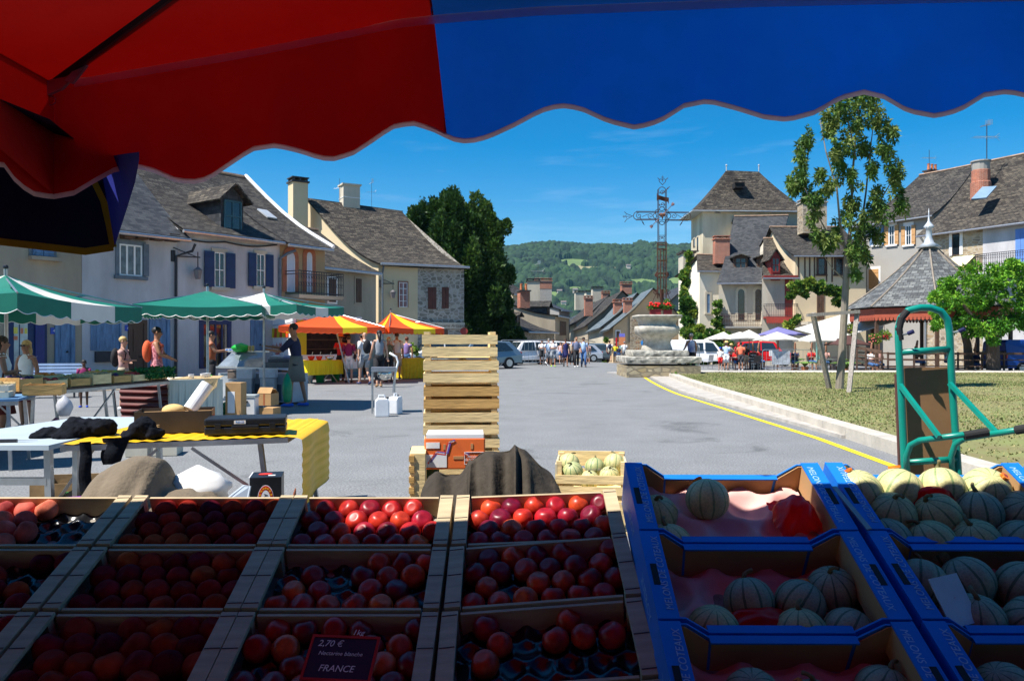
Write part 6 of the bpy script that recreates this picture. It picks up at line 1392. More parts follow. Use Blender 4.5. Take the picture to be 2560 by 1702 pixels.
 def torso(b,z0n,extra,flare=0,top_=True):
  sec=[('pelvis',.150,.112),('waist',.130*w_,.100),('chest',.160*w_,.118),('ches2',.140*w_,.088)]
  rg_=[]
  def ring(c,rx,ry):return[c+V((math.cos(2*math.pi*j/20)*rx*s,math.sin(2*math.pi*j/20)*ry*s,0))for j in range(20)]
  for n_,a,c in sec:rg_.append(ring(P(n_)+(V((0,0,-.04*s))if n_=='pelvis' else V((0,0,0))),a+extra,c+extra))
  rg_.append(ring(P('ches2').lerp(P('neck'),.55),.088*w_+extra,.062+extra));rg_.append(ring(P('ches2').lerp(P('neck'),.8),.062,.056));b.rings(rg_)
 if top is not None:
  b=MB();torso(b,'pelvis',.006)
  for sd in 'lr':limb(b,['sh'+sd,'el'+sd,'wr'+sd],[.070*w_,.055,.040],sleeve*2 if sleeve else.01)
  b.build('shirt',top,root,smooth=True)
 if bottom is not None:
  b=MB();c0=P('pelvis');b.rings([[c0+V((math.cos(2*math.pi*j/18)*a*s,math.sin(2*math.pi*j/18)*c*s,z*s))for j in range(18)]for z,a,c in((.07,.142,.108),(.0,.158,.120),(-.07,.165,.125),(-.12,.12,.10))])
  for sd in 'lr':limb(b,['hip'+sd,'kn'+sd,'an'+sd],[.098,.072,.060],leg*2,14)
  b.build('shorts' if leg<.7 else 'trousers',bottom,root,smooth=True)
 if dress is not None:
  m_,hem=dress;b=MB();rg_=[];c0=P('pelvis')
  def ring(c,rx,ry):return[c+V((math.cos(2*math.pi*j/24)*rx*s*(1+.04*math.sin(j*math.pi*.75)),math.sin(2*math.pi*j/24)*ry*s,0))for j in range(24)]
  rg_=[ring(V((c0.x,c0.y,hem*s)),.235 if hem<.7 else.20,.20 if hem<.7 else.16),ring(c0.lerp(V((c0.x,c0.y,hem*s)),.5),.19,.155),ring(c0,.165,.125),ring(P('waist'),.125,.098),ring(P('chest'),.15,.118)]
  if top is None:rg_+=[ring(P('ches2'),.125,.088),ring(P('ches2').lerp(P('neck'),.5),.085,.066)]
  b.rings(rg_);b.build('dress' if top is None else 'skirt',m_,root,smooth=True)
 if apron is not None:
  b=MB();c0=P('pelvis');rg_=[]
  for z,rx,ry in((-.42,.22,.19),(-.2,.20,.17),(.0,.175,.14),(.12,.16,.125)):rg_.append([c0+V((math.cos(2*math.pi*j/22)*rx*s,math.sin(2*math.pi*j/22)*ry*s+.01,z*s))for j in range(22)])
  b.rings(rg_);b.build('apron',apron,root,smooth=True)
 hm_=HAIR.get(hair);hc=P('head')
 if not bald:
  b=MB();b.ball(hc+V((0,-.018*s,.028*s)),(.086*s,.094*s,.082*s),14,9)
  if longhair:b.tube([hc+V((0,-.03*s,.0)),hc+V((0,-.06*s,-.12*s)),hc+V((.0,-.075*s,-.27*s))],[(.085*s,.07*s),(.10*s,.05*s),(.07*s,.03*s)],14)
  b.build('hair',hm_,root,smooth=True)
 else:
  pass
 if hat:
  m_,kind=hat;b=MB()
  if kind=='brim':b.lathe([(.17*s,.0),(.165*s,.012*s),(.10*s,.02*s),(.095*s,.09*s),(.06*s,.105*s)],hc+V((0,0,.04*s)),20)
  else:b.ball(hc+V((0,-.005*s,.045*s)),(.093*s,.105*s,.068*s),14,8);b.slab([hc+V((x*s,y*s,.04*s))for x,y in((-.07,.08),(.07,.08),(.055,.16),(-.055,.16))],.012*s)
  b.build('hat',m_,root,smooth=True)
 if face_detail:
  for k in(-1,1):
   b=MB();b.ball(hc+V((k*.030*s,.077*s,-.008*s)),.0105*s,8,6);b.build('eye',mat('eye',(.02,.015,.012),.2),root)
   b=MB();b.ball(hc+V((k*.078*s,.0,-.02*s)),(.012*s,.02*s,.032*s),8,6);b.build('ear',skin,root,smooth=True)
  b=MB();b.ball(P('jaw')+V((0,.062*s,.0)),(.022*s,.008*s,.006*s),8,5);b.build('mouth',mat('lips',(.30,.08,.06),.5),root)
  if glasses:
   b=MB()
   for k in(-1,1):b.ball(hc+V((k*.031*s,.088*s,-.006*s)),(.027*s,.008*s,.019*s),12,7);b.beam(hc+V((k*.058*s,.086*s,-.004*s)),hc+V((k*.08*s,.0,0)),.005*s)
   b.beam(hc+V((-.01*s,.094*s,0)),hc+V((.01*s,.094*s,0)),.005*s);b.build('sunglasses',black_p,root)
 sm_=shoes or black_p
 for sd in 'lr':
  a,t_=P('an'+sd),P('to'+sd);b=MB();d=(t_-a);d.z=0;d=d.normalized()if d.length>1e-4 else V((0,1,0));b.tube([a-d*.055*s+V((0,0,-.045*s)),a+V((0,0,-.040*s)),t_+V((0,0,.006*s)),t_+d*.05*s-V((0,0,.006*s))],[(.034*s,.030*s),(.044*s,.042*s),(.046*s,.030*s),(.026*s,.016*s)],10);b.build('shoe',sm_,root,smooth=True)
 if bag:
  m_,kind=bag
  if kind=='back':b=MB();c=P('chest');b.ball(c+V((0,-.19*s,-.03*s)),(.15*s,.10*s,.23*s),14,10);
  else:b=MB();c=P('pelvis');b.ball(c+V((.22*s,.0,.02*s)),(.06*s,.12*s,.10*s),12,8);b.tube([c+V((.2*s,0,.1*s)),P('chest')+V((.05*s,.12*s,0)),P('shl')+V((0,0,.06*s))],.008*s,5)
  o=b.build('backpack' if kind=='back' else 'shoulder_bag',m_,root,smooth=True)
  if kind=='back':
   for k in(-1,1):b=MB();c=P('ches2');b.tube([c+V((k*.09*s,-.12*s,.0)),c+V((k*.10*s,.0,.062*s)),c+V((k*.10*s,.108*s,-.04*s)),P('waist')+V((k*.12*s,.06*s,0))],.014*s,6);b.build('strap',m_,root)
 return root
ARM={'fwd':{'elr':(.20,.12,1.22),'wrr':(.10,.34,1.26),'ell':(-.20,.12,1.22),'wrl':(-.10,.36,1.24)},'cross':{'elr':(.22,.06,1.16),'wrr':(-.04,.18,1.18),'ell':(-.22,.06,1.16),'wrl':(.05,.19,1.14)}}
WALK={'knl':(-.09,.16,.52),'anl':(-.09,.20,.10),'tol':(-.10,.34,.06),'knr':(.09,.03,.50),'anr':(.09,-.24,.14),'tor':(.10,-.12,.035),'wrl':(-.25,-.08,.93),'wrr':(.25,.16,.95)}
WALK2={'knr':(.09,.15,.52),'anr':(.09,.16,.09),'tor':(.10,.30,.045),'knl':(-.09,.0,.50),'anl':(-.09,-.18,.12),'tol':(-.10,-.05,.035),'wrr':(.25,-.06,.93),'wrl':(-.25,.14,.95)}
white_t=cl('white cotton',(.78,.78,.78));navy_t=cl('navy cotton',(.015,.02,.06));black_t=cl('black',(.012,.012,.015));beige_t=cl('beige',(.42,.36,.27));grey_t=cl('grey marl',(.25,.27,.30));denim=cl('denim',(.05,.12,.28));ltblue_t=cl('light blue',(.42,.55,.75));magenta_t=cl('magenta',(.22,.015,.10));pink_t=cl('dusty pink',(.50,.30,.27));redsk=cl('bright red',(.62,.02,.02));orange_t=cl('coral orange',(.85,.20,.10));yellow_t=cl('yellow',(.75,.62,.02));purple_t=cl('mauve',(.22,.16,.40))
floral=mat('red floral print',(.50,.015,.05),.8,.5,26,col2=(.75,.28,.30));grey_apr=cl('grey apron linen',(.16,.15,.13));multi=mat('olive patterned cloth',(.12,.11,.05),.8,.6,20)
def at(u,v,z=0):return GP(u,v,z)
p=person('tall man in dark T-shirt and long grey apron reaching out his arms beside the scales',at(742,1016),1.88,90,navy_t,cl('dark shorts',(.03,.03,.035)),'dark',{'lean':.10,'elr':(.17,.34,1.22),'wrr':(.10,.62,1.27),'ell':(-.20,.30,1.16),'wrl':(-.06,.58,1.20),'knl':(-.10,.10,.50),'anl':(-.10,.10,.085),'tol':(-.11,.25,.035),'knr':(.10,-.08,.50),'anr':(.12,-.16,.085),'tor':(.13,-.02,.035)},skin_t,leg=.42,apron=grey_apr,shoes=cl('blue shoe covers',(.03,.12,.55)))
person('fair-haired woman in white top half hidden by the near tent pole, standing behind the crates',V((-7.35,11.3,0)),1.56,-60,white_t,None,'brown',ARM['cross'],skin_t,dress=(cl('maroon skirt',(.12,.02,.02)),.5),fem=True,sleeve=0,longhair=True)
person('blond woman in sunglasses and white sleeveless top at the left stall',V(((66-CU)/F*13.3,13.3,0)),1.50,170,white_t,cl('maroon shorts',(.18,.03,.04)),'blond',{'elr':(.22,.02,1.12),'wrr':(.24,.14,.90)},skin_t,fem=True,sleeve=0,longhair=True,glasses=True)
person('small child in purple-red T-shirt and orange shorts in front of the beige house',at(210,1018),1.06,200,magenta_t,orange_t,'dark',{'wrl':(-.05,.17,1.5),'ell':(-.2,.12,1.28)},skin_d,leg=.35,shoes=cl('blue sandals',(.02,.08,.5)))
person('short-haired blonde woman in pink blouse with folded arms and dark backpack',V(((308-CU)/F*17.0,17.0,0)),1.58,-85,pink_t,beige_t,'blond',ARM['cross'],skin_f,fem=True,sleeve=.2,leg=.55,bag=(black_t,'back'),shoes=white_t)
person('dark-haired woman in red floral dress carrying an orange and grey backpack',V(((392-CU)/F*16.6,16.6,0)),1.78,-75,None,None,'dark',{'ell':(-.24,.10,1.18),'wrl':(-.12,.28,1.10),'elr':(.24,.1,1.18),'wrr':(.1,.28,1.1)},skin_t,dress=(floral,.42),fem=True,bag=(cl('orange nylon',(.62,.10,.03)),'back'))
person('dark-haired seller reaching over the glass counter under the green tent',V(((528-CU)/F*20.0,20.0,0)),1.74,-75,cl('rust top',(.30,.08,.03)),black_t,'dark',ARM['fwd'],skin_t,fem=True,sleeve=.1,leg=.95)
person('woman seen from behind in magenta T-shirt and white shorts at the yellow table',at(872,956),1.66,10,magenta_t,white_t,'brown',None,skin_f,leg=.48,bag=(black_t,'side'),fem=True)
person('stallholder in red shirt and orange straw hat inside the orange tent',V(((852-CU)/F*29.3,29.3,0)),1.70,170,redsk,black_t,'brown',ARM['fwd'],skin_t,hat=(mat('orange straw',(.75,.18,.05)),'brim'),leg=.95)
person('bald man in white T-shirt and grey shorts striding with a black backpack',at(912,962),1.80,35,white_t,grey_t,'brown',WALK,skin_f,leg=.42,bag=(black_t,'back'),bald=True,shoes=cl('dark blue trainers',(.03,.04,.12)))
person('woman in grey vest top and wide black trousers holding a white paper',at(948,968),1.82,20,grey_t,black_t,'dark',WALK2,skin_f,sleeve=0,leg=.85,fem=True,longhair=True,shoes=cl('tan sandals',(.35,.2,.1)))
person('blonde woman in patterned olive top squeezed between the grey vest and the blue shirt',at(972,955),1.62,30,multi,black_t,'blond',None,skin_t,sleeve=.1,leg=.5,fem=True)
person('man in pale blue shirt and beige shorts facing the second orange tent',at(992,948),1.80,0,cl('pale blue linen',(.58,.66,.80)),beige_t,'brown',None,skin_t,leg=.5)
person('slim girl in mauve top and denim shorts at the end of the orange tents',at(1017,942),1.64,-20,purple_t,denim,'red',{'elr':(.26,.0,1.2)},skin_f,leg=.28,fem=True,sleeve=.2)
person('customer in dark top half hidden behind the bald man',at(905,948),1.74,20,black_t,black_t,'dark',None,skin_f,leg=.9)
G_='people walking up the square'
person('woman in white T-shirt and black skirt looking down beside the crowd barrier',at(1355,912),1.55,175,white_t,None,'dark',ARM['cross'],skin_t,dress=(black_t,.55),fem=True,group=G_)
person('grey-haired man in light blue shirt behind the man with the white T-shirt',at(1372,914),1.60,180,ltblue_t,grey_t,'grey',None,skin_f,leg=.5,group=G_)
person('man in white T-shirt and grey shorts carrying a thing at his chest',at(1383,917),1.60,180,white_t,grey_t,'dark',dict(WALK,**ARM['cross']),skin_t,leg=.48,shoes=cl('lime trainers',(.3,.6,.05)),group=G_)
person('girl in pink and white top and denim shorts between two walking adults',at(1402,911),1.40,180,cl('pale pink',(.7,.45,.45)),denim,'brown',WALK2,skin_f,leg=.25,fem=True,sleeve=.1,group=G_)
person('woman in short navy dress and sunglasses walking up the square',at(1414,917),1.62,180,None,None,'brown',WALK,skin_t,dress=(cl('navy dress',(.015,.018,.10)),.58),fem=True,glasses=True,longhair=True,group=G_)
person('person with beige bag mostly hidden behind the navy dress and grey T-shirt',at(1430,912),1.5,180,beige_t,black_t,'brown',None,skin_f,leg=.9,group=G_)
person('bald man in grey-blue T-shirt and black trousers walking toward the stalls',at(1441,918),1.72,180,cl('grey blue print',(.16,.18,.28)),black_t,'grey',WALK2,skin_t,leg=.97,bald=True,shoes=white_t,group=G_)
person('dark-haired woman in light blue T-shirt and blue jeans on the right of the walkers',at(1459,918),1.68,180,ltblue_t,denim,'dark',WALK,skin_t,leg=.97,fem=True,glasses=True,longhair=True,group=G_)
person('slight person in pink behind the woman in blue jeans',at(1470,909),1.35,0,pink_t,beige_t,'red',None,skin_f,group=G_)
G2='people walking down the street'
for u,v,H,t_,b_,hr_,lb,kw in((1524,907,1.74,white_t,beige_t,'brown','man in white T-shirt with dark backpack walking down the street',dict(bag=(navy_t,'back'))),(1538,907,1.5,yellow_t,denim,'brown','child in bright yellow T-shirt walking down the street',{}),(1547,906,1.3,navy_t,denim,'brown','child in navy T-shirt beside the yellow one',{}),(1561,907,1.66,white_t,grey_t,'grey','person in white shirt by the tan house, rightmost down the street',dict(bag=(grey_t,'side')))):
 z=gz(0,62);person(lb,V(((u-CU)/F*62,62,z)),H*.98,0,t_,b_,hr_,WALK,skin_t,group=G2,face_detail=False,**kw)
person('man in white and violet vest top leaning on the stone plinth with his back turned',V(((1728-CU)/F*33.9,33.9,-.05)),1.86,15,mat('white and violet cotton',(.16,.15,.45),.85,.3,1.2,col2=(.7,.7,.75)),black_t,'grey',{'ell':(-.28,-.05,1.2),'wrl':(-.30,.1,1.05)},skin_t,leg=.97,sleeve=0)
zc=-.22
def atc(u,v):return GP(u,v,zc)
person('child in blue cap, white T-shirt and red shorts by the cafe tables',atc(1801,925),1.32,160,white_t,redsk,'brown',None,skin_f,leg=.48,hat=(cl('royal blue',(.01,.06,.6)),'cap'))
person('man in straw hat, pale blue shirt and white shorts at the cafe',atc(1816,926),1.66,-40,ltblue_t,white_t,'grey',ARM['cross'],skin_t,leg=.5,hat=(mat('straw',(.62,.42,.16)),'brim'))
person('woman in straw sun hat behind the man with the straw hat',atc(1828,920),1.50,180,beige_t,redsk,'brown',ARM['cross'],skin_f,hat=(mat('straw',(.62,.42,.16)),'brim'),fem=True)
person('man in coral orange T-shirt and dark shorts seen from behind at the cafe',atc(1852,926),1.62,-25,orange_t,cl('charcoal',(.05,.05,.06)),'dark',{'elr':(.27,.0,1.2),'wrr':(.16,.18,1.1)},skin_t,leg=.45,shoes=white_t)
person('person in black beside the coral T-shirt at the cafe',atc(1866,924),1.5,20,black_t,beige_t,'dark',None,skin_t,leg=.4,fem=True)
# ---------------------------------------------------------------- market tents
green_c=mat('green tent canvas',(.004,.16,.11),.6,.08,3,.05,translucent=.12);whtent=mat('white tent canvas',(.72,.70,.66),.7,.06,2,.05,translucent=.22);orange_c=mat('orange tent canvas',(.80,.10,.015),.6,.06,2,translucent=.25);yellow_c=mat('yellow tent canvas',(.85,.66,.02),.6,.05,2,translucent=.25)
def tent(label,cs,apex,stripes,mats,val=.16,scal=9,pole=True,sag=.08,ribs=4,group=None,name='market_tent',braid=white_p,base=None):
 """cs: four rim corners, the first two the edge towards the viewer; stripes: [(upto, material index)...] across that edge"""
 c0=sum(cs,V((0,0,0)))/4;t=thing(name,label,'market tent',(apex.x,apex.y,0),group=group)
 def smat(k):
  for a,m_ in stripes:
   if k<=a+1e-6:return m_
  return stripes[-1][1]
 for mi,m_ in enumerate(mats):
  b=MB()
  for e in range(4):
   p,q=cs[e],cs[(e+1)%4];n=30
   for i in range(n):
    k0,k1=i/n,(i+1)/n;km=(k0+k1)/2
    st=smat(km if e==0 else(1-km if e==2 else(1.0 if e==1 else 0.0)))
    if e in(1,3):st=smat({1:.99,3:.01}[e])if km<.3 or km>.7 else stripes[1][1]if len(stripes)>2 and.38<km<.62 else smat({1:.99,3:.01}[e])
    if st!=mi:continue
    a,c=p.lerp(q,k0),p.lerp(q,k1);up_=V((0,0,1))
    A=[];
    for j in range(6):tt=j/5;dz=-sag*math.sin(math.pi*tt)*(1 if True else 0);A.append((a.lerp(apex,tt)+V((0,0,dz))+up_*(-.05*math.sin(math.pi*k0))*(1-tt),c.lerp(apex,tt)+V((0,0,dz))+up_*(-.05*math.sin(math.pi*k1))*(1-tt)))
    for j in range(5):b.quad(A[j][0],A[j][1],A[j+1][1],A[j+1][0])
    w0,w1=-.05*math.sin(math.pi*k0),-.05*math.sin(math.pi*k1)
    def vz(k):return val+.045*abs(math.sin(k*math.pi*scal))
    b.quad(a+V((0,0,w0)),a+V((0,0,w0-vz(k0))),c+V((0,0,w1-vz(k1))),c+V((0,0,w1)))
  if b.f:b.build('canopy',m_,t,world=True)
 b=MB()
 for e in range(4):
  p,q=cs[e],cs[(e+1)%4];pts=[p.lerp(q,i/60)+V((0,0,-.05*math.sin(math.pi*i/60)-val-.045*abs(math.sin(i/60*math.pi*scal))))for i in range(61)];b.tube(pts,.006,4)
 b.build('braid',braid,t,world=True)
 b=MB();bs=V((apex.x,apex.y,0))if base is None else base;b.tube([bs,apex+V((0,0,.10))],.028,8);b.build('pole',galv,t,world=True)
 for c in cs:b=MB();b.tube([apex-V((0,0,.45)),c.lerp(apex,.45)-V((0,0,.03))],.014,6);b.tube([c,apex-V((0,0,.04))],.014,6);b.build('rib',galv,t,world=True)
 b=MB();b.ball(apex+V((0,0,.12)),.04,8,6);b.build('finial',black_p,t,world=True)
 return t
tent('nearest green and white market tent at the left edge',[V((-6.5,10.3,2.13)),V((-6.42,13.6,2.07)),V((-9.5,13.9,2.1)),V((-9.5,10.5,2.1))],V((-7.75,12,2.50)),[(.38,0),(.72,1),(1,0)],[green_c,whtent],val=.22,base=V((-7.85,12.2,0)))
tent('middle green and white market tent over the glass counter',[V((-7.31,15.07,2.20)),V((-4.98,15.6,2.20)),V((-5.5,18.2,2.2)),V((-7.9,17.7,2.2))],V((-6.45,16.6,2.55)),[(.95,0),(1,0)],[green_c,whtent],sag=.03,base=V((-6.40,16.5,0)))
tent('furthest green and white striped tent, behind the middle green one',[V((-7.3,16.6,2.24)),V((-4.45,16.2,2.25)),V((-4.05,18.9,2.30)),V((-7.0,19.4,2.22))],V((-5.6,17.7,2.58)),[(.62,1),(.8,1),(1,0)],[green_c,whtent])
tent('orange market tent with one yellow stripe, in front of the white trailer',[V((-7.75,26.0,1.99)),V((-4.4,27.0,1.97)),V((-4.7,30.0,2.0)),V((-8.0,29.3,2.0))],V((-6.45,27.9,2.56)),[(.60,0),(.84,1),(1,0)],[orange_c,yellow_c],val=.16,scal=14,braid=orange_c,base=V((-5.78,27.8,0)))
tent('second orange and yellow market tent, nearer the bakery',[V((-4.35,27.8,1.98)),V((-2.5,28.9,1.95)),V((-3.0,31.8,2.0)),V((-5.6,31.2,2.0))],V((-4.55,29.4,2.55)),[(.42,0),(.82,1),(1,0)],[orange_c,yellow_c],val=.16,scal=14,braid=orange_c,base=V((-4.4,29.5,0)))
# ---- white food trailer
tr=thing('food_trailer','white food trailer with red lettering and a painted striped awning behind the orange tent','trailer',(-8.2,30.5,0))
A_,B_,C_=XD(651,32.6),XD(733,29.5),XD(905,32.3);D_=A_+C_-B_;zt=2.46;up=V((0,0,1))
b=MB();b.quad(A_+up*.35,B_+up*.35,B_+up*zt,A_+up*zt);b.quad(A_+up*zt,B_+up*zt,C_+up*zt,D_+up*zt);b.quad(D_+up*.35,A_+up*.35,A_+up*zt,D_+up*zt);b.quad(C_+up*.35,D_+up*.35,D_+up*zt,C_+up*zt)
b.quad(B_+up*.35,C_+up*.35,C_+up*.95,B_+up*.95);b.quad(B_+up*2.3,C_+up*2.3,C_+up*zt,B_+up*zt);b.quad(B_+up*.95,B_.lerp(C_,.04)+up*.95,B_.lerp(C_,.04)+up*2.3,B_+up*2.3);b.build('body',white_p,tr,world=True)
b=MB();b.beam(B_+up*.35,B_+up*zt,.05);b.build('corner_strip',alu,tr,world=True)
b=MB();ins=(D_-C_)*.0;fN=(A_-B_).normalized();b.quad(B_.lerp(C_,.05)+fN*1.2+up*.9,C_+fN*1.2+up*.9,C_+fN*1.2+up*2.3,B_.lerp(C_,.05)+fN*1.2+up*2.3);b.build('interior',mat('dark brown shelves',(.07,.025,.012),.8,.5,5),tr,world=True)
b=MB()
for k in range(3):z=1.15+k*.38;b.beam(B_.lerp(C_,.08)+fN*1.1+up*z,C_+fN*1.1+up*z,.06,.03)
b.build('shelf',mat('warm shelf wood',(.30,.12,.05)),tr,world=True)
b=MB();b.quad(B_.lerp(C_,.05)+up*.95,B_.lerp(C_,.18)+up*.95,B_.lerp(C_,.18)+up*2.3,B_.lerp(C_,.05)+up*2.3);b.build('side_curtain',yellow_c,tr,world=True)
TF2=Fac(A_,B_-A_);Lt=(B_-A_).length
for i in range(9):
 b=MB();q=Lt*(.14+i*.082);b.slab([TF2.pt(q,1.98,.02),TF2.pt(q+Lt*.08,1.98,.02),TF2.pt(q+Lt*.08,1.62,.04),TF2.pt(q,1.62,.04)],.004);b.build('painted_stripe',orange_c if i%2==0 else yellow_c,tr,world=True)
b=MB()
for q in(.30,.70):TF2.box(b,Lt*q-.02,Lt*q+.02,.5,2.1,0,.03)
b.mi=0;TF2.box(b,Lt*.28,Lt*.72,2.08,2.14,0,.03);b.build('door_frame',mat('pale grey blue',(.45,.52,.6)),tr,world=True)
redl=mat('red lettering',(.60,.04,.03),.5)
for s_,q,z,sz in(('Epicerie du Marché',.52,1.28,.34),('épices',.55,.98,.2),('olives',.56,.66,.2)):text(s_,sz,frame(TF2.pt(Lt*q,z,.012),TF2.d,up),redl,tr,shear=.2)
for x in(.45,):c=A_.lerp(B_,x);b=MB();b.tube([c+TF2.n*.02+up*.33-TF2.n*.1,c+TF2.n*.06+up*.33],.32,16);b.build('wheel',rubber,tr,world=True)
# ---- tables of the orange tents
def clothed(label,a,b_,dep,z,m,drop=.5,name='clothed_table',legs=True,group=None):
 a,b_=V(a),V(b_);d=(b_-a).normalized();n=V((-d.y,d.x,0));t=thing(name,label,'table',(a+b_)/2,group=group);up_=V((0,0,z))
 P=[]
 L__=(b_-a).length;nn=24
 rows=[[a+d*L__*i/nn-n*(.03+.02*math.sin(i*1.9))+V((0,0,z-drop))for i in range(nn+1)],[a+d*L__*i/nn-n*.02+up_ for i in range(nn+1)],[a+d*L__*i/nn+n*dep+up_ for i in range(nn+1)],[a+d*L__*i/nn+n*(dep+.03)+V((0,0,z-drop))for i in range(nn+1)]]
 bb=MB();bb.sheet(rows);bb.quad(b_-n*.02+up_,b_-n*.02+V((0,0,z-drop)),b_+n*dep+V((0,0,z-drop)),b_+n*dep+up_);bb.quad(a-n*.02+up_,a+n*dep+up_,a+n*dep+V((0,0,z-drop)),a-n*.02+V((0,0,z-drop)));bb.build('cloth',m,t,world=True)
 if legs:
  for k in(.12,.88):
   c=a+d*L__*k;lb=MB();lb.beam(c+n*.05,c+n*(dep-.05)+V((0,0,z-.05)),.03);lb.build('leg',galv,t,world=True);lb=MB();lb.beam(c+n*(dep-.05),c+n*.05+V((0,0,z-.05)),.03);lb.build('leg',galv,t,world=True)
 return t
ycloth=mat('yellow cotton cloth',(.86,.66,.01),.75,.05,3)
t1_=clothed('yellow-clothed table with red bowls under the first orange tent',XD(769,27.0),XD(856,28.2),.9,.80,ycloth)
clothed('yellow-clothed counter under the second orange tent',XD(1006,30.5),XD(1070,31.0),1.0,.80,mat('mustard cloth',(.62,.46,.01),.75),drop=.78,legs=False)
bowlm=mat('red glazed bowl',(.70,.05,.02),.25);steel=mat('polished steel',(.65,.64,.6),.2,.05,metal=.9)
for k,(u,v,m_,r,lb)in enumerate(((778,908,bowlm,.13,'red bowl at the left end of the yellow table'),(798,907,bowlm,.12,'red bowl in the middle of the yellow table'),(824,906,steel,.17,'large steel bowl at the right end of the yellow table'))):
 p=W(u,v,27.6);p.z=.803;t=thing('serving_bowl',lb,'bowl',p,group='bowls on the yellow table');b=MB();b.lathe([(.05,0),(r*.8,.06),(r,.15),(r*.96,.15),(r*.7,.06)],(0,0,0),18);b.build('bowl',m_,t,smooth=True)
 b=MB();b.ball((0,0,.09),(r*.85,r*.85,.05),12,6);b.build('olives',mat('olives %d'%k,[(.25,.22,.03),(.1,.02,.02),(.30,.32,.25)][k],.5,.5,40),t);b=MB();b.tube([(0,0,.1),(.06,0,.3)],.008,5);b.build('ladle',steel,t)
for k,(u,d,m_,lb)in enumerate(((800,27.9,mat('green crate plastic',(.01,.22,.05)),'green bucket under the yellow table'),(772,27.9,white_p,'white bucket under the yellow table'),(838,28.6,MATS['green crate plastic'],'dark green tub under the right end of the yellow table'))):
 b=MB();b.lathe([(.13,0),(.17,.34),(.18,.35),(.165,.34),(.12,.02)],XD(u,d),16);tag(b.build('bucket',m_,smooth=True),lb,'bucket')
# ---- steel stand and jerry cans
sx0=XD(959,16.4);st=thing('steel_stand','thin steel-legged wash stand with a basin and curved tap pipe in the open square','stand',sx0,R(8))
b=MB();b.box((0,0,.93),(.50,.5,.025));b.box((0,-.24,.89),(.5,.02,.07));b.build('top',galv,st);b=MB();b.ball((.02,-.02,.80),(.16,.16,.13),14,8);b.build('basin',steel,st,smooth=True)
for x in(-.23,.23):
 for y in(-.23,.23):b=MB();b.tube([(x,y,0),(x,y,.93)],.014,7);b.build('leg',galv,st)
b=MB();b.tube([(.2,.05,.4),(.24,.05,.8),(.30,.05,1.05),(.26,.05,1.16),(.12,.05,1.24)],.022,8);b.build('tap_pipe',white_p,st,smooth=True)
jm=mat('white jerrycan plastic',(.72,.73,.74),.4,.06,6)
def jerry(label,p,rz,s=1.0):
 t=thing('jerrycan',label,'jerrycan',p,rz,'white jerrycans');b=MB();prof=[(-.13,.0),(.13,.0),(.14,.03),(.14,.30),(.10,.36),(-.09,.36),(-.14,.31),(-.14,.03)]
 b.slab([V((x,-.10,z))for x,z in prof],V((0,.20,0)));b.build('body',jm,t,bevel=.02)
 b=MB();b.tube([(-.07,0,.36),(-.06,0,.42),(.04,0,.42),(.07,0,.36)],.016,7);b.build('handle',jm,t);b=MB();b.lathe([(.035,0),(.035,.035),(.03,.04)],(.095,0,.345),12);b.build('cap',dkiron,t)
jerry('left white jerrycan below the steel stand',GP(955,1041),R(12));jerry('right white jerrycan below the steel stand',GP(987,1036)+V((0,.1,0)),R(75))
# ---- glass counter, scales, boxes of the middle green tent
dc=thing('glass_counter','low refrigerated display counter with a sloping glass front under the green tent','display counter',(-6.5,16.6,0));greyp=mat('grey-white counter panel',(.40,.43,.48),.4,.15,3)
a,c=XD(545,18.8),XD(722,18.2);d_=(c-a).normalized();n_=V((-d_.y,d_.x,0));Ld=(c-a).length
def dq(s,y,z):return a+d_*Ld*s+n_*y+V((0,0,z))
b=MB();b.slab([dq(.0,0,.06),dq(1,0,.06),dq(1,.8,.06),dq(0,.8,.06)],.66);b.build('base',greyp,dc,world=True)
for s0,s1 in((.42,.60),(.70,.90)):b=MB();b.slab([dq(s0,-.004,.10),dq(s1,-.004,.10),dq(s1,-.004,.48),dq(s0,-.004,.48)],.01);b.build('vent_panel',mat('dark vent',(.10,.12,.15),.4,.2,8),dc,world=True)
b=MB();b.slab([dq(.02,-.05,.88),dq(.64,-.05,.86),dq(.50,.50,1.22),dq(.02,.50,1.22)],.012);b.build('glass_front',mat('reflecting glass',(.16,.19,.22),.08,.35,2.5,spec=.9),dc,world=True)
b=MB();b.beam(dq(0,-.06,.865),dq(.66,-.06,.845),.04);b.beam(dq(-.05,.5,1.23),dq(.55,.5,1.23),.03);b.build('frame',alu,dc,world=True)
b=MB();b.slab([dq(.66,.05,.86),dq(1.0,.05,.86),dq(1.0,.6,.86),dq(.66,.6,.86)],.13);b.build('side_shelf',mat('dark grey top',(.10,.11,.12),.5),dc,world=True)
sc_=thing('weighing_scale','dark blue-grey shop scale on the end of the glass counter','scale',dq(.78,.3,.993));b=MB();b.slab([(-.25,-.15,0),(.25,-.15,0),(.20,.15,0),(-.20,.15,0)],.07);b.build('base',mat('scale blue grey',(.05,.07,.11),.35,.2,5),sc_,bevel=.01)
b=MB();b.slab([(-.22,-.13,.085),(.30,-.13,.06),(.24,.14,.10),(-.18,.14,.12)],.05);b.build('top_shell',mat('scale grey shell',(.20,.24,.30),.3),sc_,bevel=.01);b=MB();b.slab([(.10,-.14,.10),(.30,-.14,.07),(.24,-.05,.12),(.12,-.05,.13)],.01);b.build('display_strip',mat('scale blue strip',(.02,.05,.4)),sc_)
